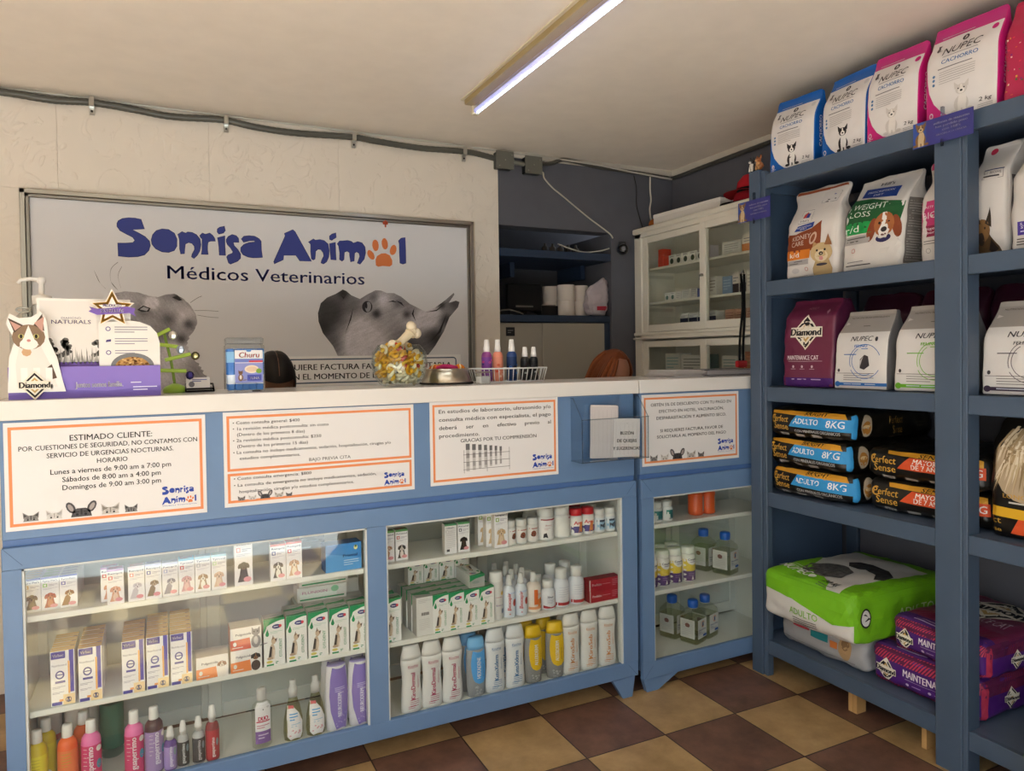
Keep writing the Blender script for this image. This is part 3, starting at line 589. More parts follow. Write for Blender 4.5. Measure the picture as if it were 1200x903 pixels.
catf = fur([(40, 1694, 34, '#5a5a62'), (66, 1692, 16, '#2c2b31'), (-70, 1639, 30, '#3b3b42'), (-68, 1640, 14, '#83838b'), (-140, 1680, 60, '#6a6a72'), (92, 1603, 50, '#77777f'), (40, 1640, 40, '#6b6b73'), (28, 1589, 34, '#4c4c54'), (-40, 1664, 26, '#8a8a92'), (-37, 1464, 70, '#62626a'), (56, 1429, 60, '#878790'), (131, 1350, 60, '#5c5c64'), (20, 1340, 70, '#6f6f78'), (112, 1568, 26, '#47474f'), (80, 1500, 24, '#3f3f47'), (10, 1520, 40, '#55555d')], '#62626a', -.9, 75)
A.poly(mm(catp), catf, 4, .0075)
A.poly(mm([(-98, 1632), (-74, 1652), (-44, 1640), (-52, 1624), (-80, 1622)]), '#2a2a30', 5); A.poly(mm([(-88, 1634), (-72, 1646), (-52, 1638), (-60, 1627)]), '#a2a3ab', 6)
A.poly(mm([(44, 1692), (66, 1698), (88, 1680), (74, 1676)]), '#27262b', 5)
for w in ([(-264, 1805), (-245, 1753), (-220, 1723)], [(-170, 1843), (-198, 1810), (-199, 1754), (-173, 1718)], [(-156, 1823), (-171, 1782), (-161, 1728)], [(137, 1632), (190, 1633), (241, 1630)], [(149, 1611), (200, 1603), (241, 1600)], [(120, 1668), (150, 1690), (170, 1700)]):
    pts = [(p.x, p.y) for p in smooth_path([(a/1000, b/1000, 0) for a, b in w], 6)]; A.poly([(a, b+.0008) for a, b in pts]+[(a+.0008, b-.0008) for a, b in pts[::-1]], '#4a484c', 5)
link('printed_panel', sg(m).mesh('b'), t)
m = MB(); m.box(1.035, 1.062, 3.612, 3.617, 2.088, 2.104, 'plastic', '#c9502c', .002); m.box(1.046, 1.052, 3.612, 3.617, 2.074, 2.110, 'plastic', '#c9502c')
link('clip', sg(m).mesh('b'), t)['label'] = 'small orange plastic clip'
# notice fixed over the foot of the sign
m = MB().box(.40, 1.462, 3.628, 3.632, 1.262, 1.413, 'print', '#f2f2f2', .001)
m.M = Matrix.Translation((0, 0, 0)); A = Art(m, FR((0, 3.628, 0), (1, 0, 0), (0, 0, 1)))
def rrect(A, x0, y0, x1, y1, r, w, col, k):
    o = []; i_ = []
    for cx, cy, a in ((x1-r, y1-r, 0), (x0+r, y1-r, 90), (x0+r, y0+r, 180), (x1-r, y0+r, 270)):
        for j in range(6):
            t_ = math.radians(a+j*18); o.append((cx+r*math.cos(t_), cy+r*math.sin(t_))); i_.append((cx+(r-w)*math.cos(t_), cy+(r-w)*math.sin(t_)))
    n = len(o); A.put(o+i_, [(q, (q+1) % n, n+(q+1) % n, n+q) for q in range(n)], col, k)
rrect(A, .42, 1.277, 1.435, 1.400, .018, .006, '#2a4c6e', 1)
A.txt('SI REQUIERE FACTURA FAVOR DE SOLICITARLA', .45, 1.345, .028, '#26262a', 2, w=.955, al='L', bold=.02); A.txt('EN EL MOMENTO DE LA CONSULTA', .555, 1.298, .028, '#26262a', 2, w=.70, al='L', bold=.02)
for i in range(len(m.v)): m.v[i] = m.v[i]-Vector((.93, 3.63, 1.262))
o = link('notice_board', m.mesh('b')); o.location = (.93, 3.63, 1.262); tag(o, 'long white notice with rounded blue border below the dog on the sign', 'notice')

# ------------------------------------------------------------------ four notices on the counter front
OR2 = '#e8905c'; INK = '#1b1b20'
def notice(x0, x1, z0, z1, label, draw, ry=0.0):
    w, h = x1-x0, z1-z0
    m = MB().box(0, w, -.003, 0, 0, h, 'print', '#e4e3e3'); A = Art(m, FR((0, -.003, 0), (1, 0, 0), (0, 0, 1)))
    draw(A, w, h); o = link('paper_notice', m.mesh('b')); o.location = (x0, YF+.0078, z0); o.rotation_euler = (0, ry, 0); tag(o, label, 'notice', 'printed notices on the counter front')
def frame(A, x0, y0, x1, y1, c=OR2, t=.008):
    for a in ((x0, y0, x1, y0+t), (x0, y1-t, x1, y1), (x0, y0+t, x0+t, y1-t), (x1-t, y0+t, x1, y1-t)): A.rect(*a, c, 1)
def pets(A, x, y, s, k=3):
    A.peek(x, y, s*.9, '#8d8b8a', '#4a4848', 'cat', k); A.peek(x+s*2.6, y, s*.95, '#d2d0cd', '#aaa6a2', 'cat', k); A.peek(x+s*5.7, y, s*1.35, '#4b494c', '#2a282b', 'dog', k); A.peek(x+s*9.1, y, s*1.1, '#c4c0bb', '#8d8882', 'cat', k); A.peek(x+s*11.6, y, s*.8, '#7f7d7d', '#403e3f', 'cat', k)
def n1(A, w, h):
    frame(A, .010, .012, w-.010, h-.012)
    for t, v, u, hh, b in (('ESTIMADO CLIENTE:', .165, .41, .0165, .016), ('POR CUESTIONES DE SEGURIDAD, NO CONTAMOS CON', .245, .887, .0135, .004), ('SERVICIO DE URGENCIAS NOCTURNAS.', .322, .63, .0135, .004), ('HORARIO', .397, .152, .0135, .004), ('Lunes a viernes de 9:00 am a 7:00 pm', .478, .60, .0145, .004), ('Sábados de 8:00 am a 4:00 pm', .555, .49, .0145, .004), ('Domingos de 9:00 am 3:00 pm', .632, .49, .0145, .004)):
        A.txt(t, w*.51, h*(1-v)-hh*.5, hh, INK, 3, w=w*u, bold=b)
    pets(A, w*.115, .024, .0215); logo2(A, w*.76, h*.10, w*.185)
notice(-.402, .114, .930, 1.233, 'paper notice with opening hours, leftmost on the counter front', n1)
def n2(A, w, h):
    frame(A, .010, h*.375, w-.010, h-.012); frame(A, .010, .012, w-.010, h*.352)
    for t, v, u, x in (('• Costo consulta general: $400', .115, .33, .045), ('• 1a revisión médica postconsulta: sin costo', .178, .48, .045), ('(Dentro de los primeros 8 días)', .240, .335, .065), ('• 2a revisión médica postconsulta: $250', .302, .44, .045), ('(Dentro de los primeros 15 días)', .364, .35, .065), ('• La consulta no incluye medicamentos, sedación, hospitalización, cirugías y/o', .428, .82, .045), ('estudios complementarios.', .492, .30, .075), ('• Costo consulta emergencia: $800', .705, .385, .045), ('• La consulta de emergencia no incluye medicamentos, sedación,', .775, .735, .045), ('hospitalización, cirugías y/o estudios complementarios.', .845, .585, .07)):
        A.txt(t, w*x, h*(1-v)-.0045, .0095, INK, 3, w=w*u, al='L', bold=.012)
    A.txt('BAJO PREVIA CITA', w*.53, h*.425, .010, INK, 3, w=w*.22)
    pets(A, w*.08, .018, .0125); logo2(A, w*.825, h*.065, w*.125)
notice(.165, .785, .938, 1.236, 'paper notice with consultation prices, second on the counter front', n2)
def n3(A, w, h):
    frame(A, .010, .012, w-.010, h-.012)
    for t, v, u in (('En estudios de laboratorio, ultrasonido y/o', .125, .875), ('consulta médica con especialista, el pago', .222, .875), ('deberá     ser     en     efectivo     previo     al', .320, .875), ('procedimiento.', .415, .30)):
        A.txt(t, w*.065, h*(1-v)-.006, .0135, INK, 3, w=w*u, al='L', bold=.012)
    A.txt('GRACIAS POR TU COMPRENSIÓN', w*.52, h*.495, .0125, INK, 3, w=w*.595, bold=.012)
    for i in range(7):       # photograph of test tubes in a rack
        x = w*(.275+i*.048)-i*i*.0005; s = .013-i*.0009; A.rect(x-s*.5, h*.14+i*.003, x+s*.5, h*.455-i*.003, '#bdbcba', 2); A.rect(x-s*.6, h*.40-i*.002, x+s*.6, h*.475-i*.003, '#6a696b', 3); A.rect(x-s*.5, h*.30, x+s*.5, h*.36, '#8e8c8c', 3); A.rect(x-s*.5, h*.20, x+s*.5, h*.25, '#9d9b9b', 3)
    for y in (.16, .25, .34): A.rect(w*.24, h*y, w*.60, h*y+.0014, '#555', 4) if False else A.rect(w*.24, h*y, w*.60, h*y+.0014, '#555555', 4)
    for x in (.245, .42, .595): A.rect(w*x, h*.12, w*x+.0014, h*.40, '#555555', 4)
    logo2(A, w*.785, h*.09, w*.175)
notice(.845, 1.365, .942, 1.242, 'paper notice with a test tube photo, third on the counter front', n3)
def n4(A, w, h):
    frame(A, .010, .012, w-.010, h-.012)
    for t, v, u in (('OBTÉN 5% DE DESCUENTO CON TU PAGO EN', .145, .83), ('EFECTIVO EN HOTEL, VACUNACIÓN,', .240, .67), ('DESPARASITACIÓN Y ALIMENTO SECO.', .335, .72), ('SI REQUIERES FACTURA, FAVOR DE', .515, .65), ('SOLICITARLA AL MOMENTO DEL PAGO', .60, .715)):
        A.txt(t, w*.5, h*(1-v)-.006, .0125, INK, 3, w=w*u, bold=.012)
    pets(A, w*.11, .020, .0215); logo2(A, w*.77, h*.11, w*.18)
notice(1.762, 2.283, .937, 1.232, 'paper notice about a discount, on the narrow counter beside the rack', n4)

# acrylic suggestion box with slips
t = empty('suggestion_box', (1.578, YF+.006, .988), 0, 'clear acrylic suggestion box fixed to the counter front', 'holder')
m = MB(); X = .155; D = -.085
m.box(-X, X, -.003, 0, 0, .245, 'acrylic', '#f8fafb'); m.box(-X, X, D, D+.003, 0, .165, 'acrylic', '#f8fafb'); m.box(-X, X, D, 0, 0, .003, 'acrylic', '#f8fafb')
for x in (-X, X-.003):
    m.add([(x, 0, 0), (x, D, 0), (x, D, .165), (x, -.02, .245), (x, 0, .245)], [(0, 1, 2, 3, 4)], 'acrylic', '#f8fafb')
    m.tube([(x, 0, 0), (x, D, 0), (x, D, .165), (x, -.02, .245), (x, 0, .245)], .0022, 'acrylic', '#e2e9ec', 6)
m.tube([(-X, D, .165), (X, D, .165)], .002, 'acrylic', '#e2e9ec', 6); m.tube([(-X, D, .002), (X, D, .002)], .002, 'acrylic', '#e2e9ec', 6)
link('tray', m.mesh('b'), t)
def slips(name, x, y, z, w, h, n, lean, label, art=None, cat='paper'):
    m = MB()
    for i in range(n): dx = random.uniform(-.004, .004); m.box(-w/2+dx, w/2+dx, -i*.0016, -i*.0016+.001, random.uniform(0, .003), h+random.uniform(-.004, .004), 'paper', '#e4e0de' if i % 2 else '#d6d0cf')
    if art: art(Art(m, FR((0, -(n-1)*.0016-.0002, 0), (1, 0, 0), (0, 0, 1))), w, h)
    o = link(name, m.mesh('b')); o.location = (x, y, z); o.rotation_euler = (lean, .05, 0); tag(o, label, cat)
def plain(A, w, h):
    for i in range(6): A.rect(-w*.42+i*w*.16, h*.08, -w*.415+i*w*.16, h*.92, '#b5a9ab', 1)
slips('paper_slips', 1.555, YF-.022, .993, .12, .205, 9, -.05, 'tall bundle of white slips standing at the back of the suggestion box', plain)
def buzon(A, w, h):
    plain(A, w, h); A.ell(0, h*.9, .002, .002, '#888888', 2, n=6)
    for s, y, ww in (('BUZÓN', .60, .50), ('DE QUEJAS', .40, .74), ('Y SUGERENCIAS', .20, 1.04)): A.txt(s, 0, h*y, .0125, '#1a1a1c', 3, w=w*ww, bold=.03)
slips('note_pad', 1.640, YF-.042, .993, .125, .150, 10, -.02, 'small white pad lettered for complaints at the front of the suggestion box', buzon, 'note pad')
# ================================================================== things standing on the countertops
CT = 1.2955
# ---- cardboard pet food display
t = empty('cardboard_display', (-.20, 2.50, CT), 0, 'purple and white cardboard cat food display at the left end of the counter', 'display stand')
PU = '#8a76c8'
m = MB(); m.box(-.195, .193, -.052, -.048, 0, .092, 'print', PU); m.box(-.195, -.192, -.05, .06, 0, .075, 'print', PU); m.box(.190, .193, -.05, .06, 0, .075, 'print', PU); m.box(-.195, .193, -.05, .06, 0, .003, 'print', '#7d69b8')
A = Art(m, FR((0, -.052, 0), (1, 0, 0), (0, 0, 1)))
A.poly([(-.195, 0), (.193, 0), (.193, .030), (.05, .018), (-.08, .026), (-.195, .012)], '#7562b6', 1)
A.txt('Juntos somos familia.', .030, .030, .016, '#f4f2fa', 3, w=.122, bold=.03); A.lines(.118, .183, .026, 2, .008, .003, '#e6e2f4', 2); A.lines(.112, .140, .040, 1, .01, .003, '#e6e2f4', 2)
link('tray', m.mesh('b'), t)
m = MB(); m.box(-.125, .115, -.030, -.027, .0, .292, 'print', '#efece6')
A = Art(m, FR((0, -.030, 0), (1, 0, 0), (0, 0, 1)))
A.rect(-.118, .085, .05, .285, '#e6e1dc', 1); A.txt('DIAMOND', -.040, .232, .006, '#77708a', 2, w=.05); A.txt('NATURALS', -.040, .218, .0115, '#574a7c', 2, w=.100, bold=.005)
for i in range(46):      # printed meadow and trees
    x = -.112+i*.0036; hgt = .03+.012*math.sin(i*1.7)+random.uniform(0, .012); A.poly([(x-.003, .10), (x+.003, .10), (x+random.uniform(-.004, .004), .10+hgt)], random.choice(['#a6a39c', '#8b8881', '#c2bfb8']), 3+i % 3)
for cx, r in ((-.10, .03), (-.075, .026), (-.05, .018), (.03, .022), (.05, .03)):
    for j in range(10): A.ell(cx+random.uniform(-r, r)*.8, .145+random.uniform(-.02, .02)*(r/.02), r*.35, r*.3, random.choice(['#4d4b48', '#5b5955', '#6a6863']), 2, n=7)
A.rect(-.118, .03, .055, .105, '#8062b4', 5); A.txt('mono', -.075, .062, .03, '#6a4ca4', 6, w=.085, bold=.03); A.txt('KITTEN', .030, .086, .006, '#efeaf8', 6, w=.03); A.lines(-.005, .045, .076, 1, .01, .0012, '#efeaf8', 6); A.lines(.0, .040, .062, 3, .009, .0022, '#d9d2ee', 6)
link('back_card', m.mesh('b'), t)
m = MB(); p = [(.03, .0), (.193, .0), (.193, .16), (.186, .19), (.168, .212), (.14, .224), (.115, .228), (.03, .222)]
m.prism(p, -.043, -.040, 'print', '#ece9e4'); A = Art(m, FR((0, -.043, 0), (1, 0, 0), (0, 0, 1)))
for i, z in enumerate((.203, .168, .132)):
    A.ring(.055, z, .0045, .007, '#6b5f99', 2, n=14) if i != 1 else A.poly([(.048, z-.005), (.062, z-.003), (.062, z+.004), (.050, z+.002)], '#4a3f7a', 2)
    A.lines(.072, .160, z+.004, 3 if i < 2 else 2, .0075, .0028, '#9d98a6', 2)
A.ell(.118, .09, .058, .040, '#7b7d80', 2, a0=0, a1=180); A.ell(.118, .09, .046, .028, '#b98a4a', 3, a0=0, a1=180)
for i in range(60): a = random.uniform(0, PI); q = random.uniform(.0, 1)**.5; A.ell(.118+.043*q*math.cos(a), .091+.026*q*math.sin(a), .004, .003, random.choice(['#8f5f28', '#c69a5a', '#d9b478', '#7a4c1e']), 4+i % 3, n=6)
link('info_card', m.mesh('b'), t)
m = MB(); st = []
for i in range(10): a = PI/2+i*PI/5; r = .062 if i % 2 == 0 else .029; st.append((.068+r*math.cos(a), .262+r*math.sin(a)))
m.prism(st, -.050, -.047, 'print', '#f1ede4'); A = Art(m, FR((.068, -.050, .262), (1, 0, 0), (0, 0, 1))); q = [(a-.068, b-.262) for a, b in st]
for s_, c in ((.88, '#c9962f'), (.80, '#e8c766'), (.68, '#b9822a'), (.60, '#f0ece6')): A.poly([(a*s_, b*s_) for a, b in q], c, int(10-s_*9))
A.poly([(-.062, -.008), (-.04, -.018), (.045, -.012), (.064, -.022), (.056, -.010), (.062, .002), (.04, .008), (-.04, .0), (-.06, .006), (-.054, -.002)], '#7c5fb4', 8)
A.txt('PRODUCTO', 0, .006, .0085, '#6c55a8', 10, w=.048, bold=.03); A.txt('ESTRELLA!', 0, -.010, .0105, '#f4f0fa', 10, w=.058, bold=.03)
link('star_badge', m.mesh('b'), t)
m = MB(); o = [(-.195, .02), (-.190, .12), (-.175, .17), (-.196, .215), (-.186, .245), (-.165, .232), (-.135, .235), (-.112, .252), (-.098, .225), (-.094, .17), (-.075, .12), (-.062, .05), (-.055, .02)]
m.prism(o, -.060, -.057, 'print', '#f0ede8'); A = Art(m, FR((0, -.060, 0), (1, 0, 0), (0, 0, 1)))
A.poly([(-.172, .035), (-.175, .10), (-.165, .15), (-.115, .155), (-.092, .10), (-.075, .035)], '#e7e2dc', 1); A.poly([(-.10, .09), (-.088, .10), (-.076, .06), (-.092, .055)], '#5b4a3c', 2)
A.ell(-.142, .178, .040, .036, '#8a715a', 2)
for q in ((-.176, .19, -.190, .232, -.155, .212), (-.13, .212, -.108, .245, -.104, .195)): A.poly([q[:2], q[2:4], q[4:]], '#54443a', 3); A.poly([(q[0]+.002, q[1]+.006), (q[2]+.004, q[3]-.008), (q[4]-.004, q[5]-.003)], '#c79a8c', 4)
A.poly([(-.142, .212), (-.128, .17), (-.118, .155), (-.165, .150), (-.155, .175)], '#efeae4', 4); A.ell(-.142, .158, .022, .016, '#f1ece6', 5)
for x in (-.160, -.124): A.ell(x, .180, .0075, .007, '#b9b06a', 5, n=10); A.ell(x, .180, .0035, .006, '#14130f', 6, n=8)
A.ell(-.142, .168, .005, .004, '#c98a84', 6, n=8); A.ell(-.148, .135, .012, .012, '#c9a27a', 2, n=8)
for x in (-.155, -.125, -.095): A.ell(x, .032, .014, .012, '#f1eee9', 3, n=10); A.rect(x-.008, .03, x+.008, .09, '#f1eee9', 3)
link('cat_cutout', m.mesh('b'), t)

m = MB(); m.prism([(-.130, -.002), (-.092, .040), (-.130, .082), (-.168, .040)], -.0645, -.0625, 'print', '#e9e2d2'); A = Art(m, FR((0, -.0645, 0), (1, 0, 0), (0, 0, 1))); A.diamond(-.130, .040, .036, 1, w=.078); link('emblem', m.mesh('b'), t)

# ---- clear gallon bottle with pump
t = empty('pump_bottle', (-.335, 2.655, CT), 0, 'large clear bottle with white pump behind the cardboard display', 'bottle')
link('bottle_body', MB().lathe([(.075, 0), (.085, .006), (.086, .02), (.086, .20), (.080, .235), (.055, .262), (.022, .285), (.020, .30)], 'clear', '#f6f8f6', 24).lathe([(.07, .004), (.082, .01), (.082, .14), (.07, .141)], 'clear', '#f6f7ee', 24).mesh('b'), t)
k = MB().lathe([(.026, .285), (.027, .312), (.012, .316), (.008, .318), (.0075, .352), (.012, .354), (.012, .368), (.006, .371)], 'plastic', '#eceae6', 16).tube([(0, 0, .362), (-.03, 0, .365), (-.055, 0, .360), (-.062, 0, .350)], [.0065, .006, .0055, .005], 'plastic', '#eceae6', 8); link('pump', k.mesh('b'), t)
link('carry_ring', MB().tube([(-.050+.018*math.cos(a), .0, .268+.008*math.sin(a)) for a in [i*PI/8 for i in range(16)]], .003, 'metal', '#b9b9b4', 6, True).mesh('b'), t)

# ---- stand with green straps and glitter charms
t = empty('charm_stand', (.035, 2.60, CT), 0, 'small green stand with glittery charms between the display and the card holder', 'stand')
m = MB(); m.lathe([(.036, 0), (.038, .012), (.03, .02), (.008, .03)], 'plastic', '#8fb43c', 16); m.tube(smooth_path([(0, 0, .02), (-.01, 0, .10), (-.03, 0, .20)]), .0045, 'plastic', '#7d9c3a', 8); link('stem', m.mesh('b'), t)
for i, (x, z, c, dx) in enumerate(((-.012, .192, '#d8d2c6', .0), (.008, .155, '#b9c6d8', .006), (.045, .118, '#d2c48a', .03), (.03, .072, '#3d3568', .02))):
    m = MB(); m.box(-.045, .035, -.003, .003, -.006, .006, 'plastic', '#a3c23e', .002); s_ = link('strap', m.mesh('b'), t); s_.location = (x-.03, -.01, z); s_.rotation_euler = (0, (-.5, .15, -.25, .05)[i], 0)
    k = MB(); k.lathe([(.001, -.014), (.010, -.010), (.014, 0), (.010, .010), (.001, .014)], 'metal', c, 7, 1, .5, (0, 0, 0), False, False)
    if i == 2: k.tube([(.011*math.cos(a), -.008, .011*math.sin(a)) for a in [j*PI/5 for j in range(10)]], .003, 'metal', '#4a4434', 5, True)
    ch = link('charm', k.mesh('b'), t); ch.location = (x+.008+dx*.3, -.016, z+(-.004, -.014, .002, -.016)[i])

# ---- business card holder
t = empty('card_holder', (.108, 2.58, CT), 0, 'small black wire holder with white business cards beside the display', 'card holder')
m = MB()
for x in (-.042, .042): m.tube([(x, -.03, .004), (x+.0, .03, .004), (x, .022, .026), (x, -.018, .012), (x, -.03, .004)], .0028, 'metal', '#1b1b1d', 6)
for y, z in ((-.03, .004), (.03, .004), (.022, .026), (-.018, .012)): m.tube([(-.042, y, z), (.042, y, z)], .0028, 'metal', '#1b1b1d', 6)
link('wire_frame', m.mesh('b'), t)
m = MB()
for i in range(9): m.box(-.038, .034, i*.0012-.006, i*.0012-.005, .006, .048, 'paper', '#e9e8e6' if i % 2 else '#dcdad8')
A = Art(m, FR((0, -.0062, 0), (1, 0, 0), (0, 0, 1))); A.lines(-.02, .025, .038, 2, .006, .003, '#5560a0', 1); A.ell(-.022, .022, .009, .011, '#6b6a70', 1)
o = link('business_cards', m.mesh('b')); o.location = (.106, 2.572, CT+.004); o.rotation_euler = (-.55, 0, 0); tag(o, 'stack of white business cards in the black wire holder', 'cards')

# ---- clear jar of cat treat sticks
t = empty('treat_jar', (.243, 2.53, CT), 0, 'clear square jar of blue cat treat tubes on the counter', 'jar')
def rsq(w, z, r=.018, n=5):
    o = []
    for cx, cy, a in ((w-r, w-r, 0), (r-w, w-r, 90), (r-w, r-w, 180), (w-r, r-w, 270)):
        for j in range(n): q = math.radians(a+j*90/(n-1)); o.append((cx+r*math.cos(q), cy+r*math.sin(q), z))
    return o
def stack(m, rings, fin, col, smooth=True, cap=True):
    n = len(rings[0]); vs = [p for r in rings for p in r]; fs = [(i*n+k, i*n+(k+1) % n, (i+1)*n+(k+1) % n, (i+1)*n+k) for i in range(len(rings)-1) for k in range(n)]
    m.add(vs, fs, fin, col, smooth)
    if cap: m.add(rings[0][::-1], [list(range(n))], fin, col); m.add(rings[-1], [list(range(n))], fin, col)
    return m
link('jar_body', stack(MB(), [rsq(.055, 0), rsq(.060, .006), rsq(.060, .150), rsq(.054, .158)], 'clear', '#f6fafc').mesh('b'), t)
link('lid', stack(MB(), [rsq(.056, .156), rsq(.058, .158), rsq(.058, .174), rsq(.055, .177)], 'acrylic', '#eef2f5').mesh('b'), t)
m = MB(); m.box(-.034, .052, -.0635, -.061, .030, .136, 'print', '#e8e6ea', .0012)
A = Art(m, FR((.009, -.0635, .030), (1, 0, 0), (0, 0, 1)))
A.rect(-.043, .066, .043, .078, '#6f7fc8', 1); A.rect(.0, .066, .043, .072, '#c8404a', 2); A.txt('Churu', 0, .082, .017, '#b8232f', 3, w=.062, bold=.02, shear=.12); A.rect(-.043, 0, .043, .064, '#8b93cf', 1)
A.ell(.008, .044, .022, .013, '#ead9c6', 2); A.ell(.008, .044, .017, .009, '#dcc3a8', 3); A.cat_sit(-.026, .006, .036, '#7a5a44', '#e6ddd2', 2); A.ell(.030, .038, .009, .008, '#7aa23a', 3); A.rect(-.006, .006, .038, .026, '#4a52a8', 2); A.txt('TUNA', .016, .011, .008, '#f0f0fa', 3, w=.03, bold=.03); A.ell(0, .104, .008, .004, '#5a8ac8', 3)
link('label', m.mesh('b'), t)['label'] = 'printed label with red lettering'
def stick():
    m = MB(); c = '#3f7fd0'; m.box(-.011, .011, -.004, .004, 0, .135, 'film', c, .0025); A = Art(m, FR((0, -.004, 0), (1, 0, 0), (0, 0, 1))); A.rect(-.011, .09, .011, .125, '#8fc4ee', 1); A.rect(-.011, .02, .011, .05, '#e9eef6', 1); return [(None, m)]
for i in range(14):
    x, y = ((i % 5)-2)*.0215, (-.044, -.012, .02)[i//5]
    put('stick%d' % (i % 1), stick, 'treat_tube', 'slim blue cat treat tube packed upright in the clear jar', 'treat', (.243+x, 2.53+y, CT+.006), random.uniform(-.12, .12), 'treat tubes in the clear jar', ry=random.uniform(-.04, .04))

# ---- round glass bowl of chews, with one large rawhide bone on top
BX, BY, BR = .782, 2.545, .104
t = put('bowl', lambda: [(None, MB().lathe([(.052, 0), (.070, .006), (.092, .035), (.1035, .080), (.098, .122), (.078, .150), (.074, .152), (.094, .120), (.0995, .080), (.088, .038), (.066, .012), (.001, .010)], 'clear', '#f8fcfa', 32, 1, 1, (0, 0, 0), True, False))], 'glass_bowl', 'round clear glass bowl filled with yellow and white dog chews', 'bowl', (BX, BY, CT))
def chew(c1, c2):
    def f():
        m = MB(); n = 10
        for s_ in (0, PI):
            m.tube([(.0085*math.cos(s_+i*.7), .0085*math.sin(s_+i*.7), -.020+i*.0044) for i in range(n)], [.0065 if 0 < i < n-1 else .004 for i in range(n)], 'matte', c1 if s_ == 0 else c2, 7)
        return [(None, m)]
    return f
CH = [('yellow', '#d6a021', '#c08a1c'), ('yellow and white', '#dcae3a', '#e6dcc0'), ('white', '#e6dcc6', '#d8cbb0'), ('red and yellow', '#cfa02a', '#b2432e')]
pos = []; random.seed(3)
for tries in range(6000):
    z = random.uniform(.026, .150); rr = (.0785 if z < .06 else .0805 if z < .12 else .064)-.003-max(0, .050-z)*.75; a = random.uniform(0, 2*PI); r = rr*math.sqrt(random.uniform(.55 if z < .135 else 0, 1)); p = Vector((r*math.cos(a), r*math.sin(a), z))
    if p.y > .045 and z < .12: continue
    if p.z > .118 and math.hypot(p.x-.018, p.y+.012) < .05: continue
    if all((p-q).length > .0245 for q in pos): pos.append(p)
    if len(pos) > 74: break
for i, p in enumerate(pos):
    k = random.choices((0, 1, 2, 3), (5, 4, 2, 1))[0]
    if p.z < .034: k = 2
    put('chew%d' % k, chew(CH[k][1], CH[k][2]), 'dog_chew', CH[k][0]+' twisted dog chew inside the round glass bowl', 'dog chew', (BX+p.x, BY+p.y, CT+p.z), random.uniform(0, 6), 'chews in the glass bowl', rx=random.uniform(-1.4, 1.4), ry=random.uniform(-.6, .6))
def bone():
    m = MB(); m.tube(smooth_path([(-.042, 0, 0), (-.02, 0, .002), (.02, 0, .002), (.042, 0, 0)], 4), [.015, .0145, .0135, .013, .013, .0125, .0125, .013, .013, .0135, .014, .0145, .015], 'matte', '#dccfb4', 12)
    for x in (-1, 1):
        for q in (-1, 1): m.ball((x*.044, 0, q*.013), .016, .013, .0165, 'matte', '#e2d6be', 12, 8)
        m.tube([(x*.026+.0, .0145*math.cos(a), .0145*math.sin(a)) for a in [i*PI/8 for i in range(16)]], .0035, 'matte', '#d2c4a6', 6, True)
    return [(None, m)]
put('bone', bone, 'rawhide_bone', 'large knotted cream rawhide bone sticking out of the glass bowl', 'dog chew', (BX+.018, BY-.012, CT+.172), .25, ry=-.72, sc=(1.2, 1.25, 1.25))

# ---- steel dog bowl with small toys
t = empty('dog_bowl', (.990, 2.61, CT), 0, 'stainless steel dog bowl holding small toys on the counter', 'bowl')
link('bowl', MB().lathe([(.103, 0), (.100, .004), (.080, .054), (.086, .058), (.082, .060), (.074, .056), (.062, .012), (.001, .010)], 'metal', '#c9bfae', 32, 1, 1, (0, 0, 0), True, False).mesh('b'), t)
link('rubber_ring', MB().tube([(.101*math.cos(i*PI/14), .101*math.sin(i*PI/14), .004) for i in range(28)], .004, 'matte', '#3a3836', 6, True).mesh('b'), t)
def toy(c, kind):
    def f():
        m = MB()
        if kind == 0: m.ball((0, 0, 0), .024, .024, .022, 'matte', c, 12, 8).tube([(.024*math.cos(a), 0, .022*math.sin(a)) for a in [i*PI/8 for i in range(16)]], .003, 'matte', '#e7d9b0', 5, True)
        else:
            m.tube(smooth_path([(-.045, 0, 0), (-.02, .01, .010), (.01, -.006, .008), (.045, .004, -.002)], 4), .010, 'matte', c, 8).ball((-.045, 0, 0), .015, .015, .014, 'matte', c).ball((.045, .004, -.002), .015, .014, .014, 'matte', c)
        return [(None, m)]
    return f
for i, (x, y, z, c, k, lb) in enumerate(((.0, -.02, .057, '#b8326a', 1, 'pink rope toy lying across the steel bowl'), (-.048, -.01, .054, '#c9682a', 0, 'orange ball toy at the left of the steel bowl'), (.045, -.012, .055, '#cf7a22', 0, 'bright orange ball toy at the right of the steel bowl'), (-.01, .035, .054, '#c98a3a', 0, 'tan ball toy at the back of the steel bowl'), (.02, .03, .05, '#a8442e', 0, 'dark red ball toy under the pink rope in the steel bowl'))):
    put('toy%d' % i, toy(c, k), 'dog_toy', lb, 'dog toy', (.990+x*1.08, 2.61+y*1.15, CT+z), i*.7)
m = MB(); m.box(-.028, .028, -.018, .018, 0, .045, 'clear', '#f4f6f5', .004); m.box(-.024, .024, -.015, .015, .002, .03, 'film', '#cfcfd2', .004); m.box(-.03, .03, -.019, .019, .043, .048, 'plastic', '#7d7672', .003)
o = link('clear_packet', m.mesh('b')); o.location = (1.085, 2.475, CT); o.rotation_euler = (0, 0, .3); tag(o, 'small clear packet between the steel bowl and the wire basket', 'packet')

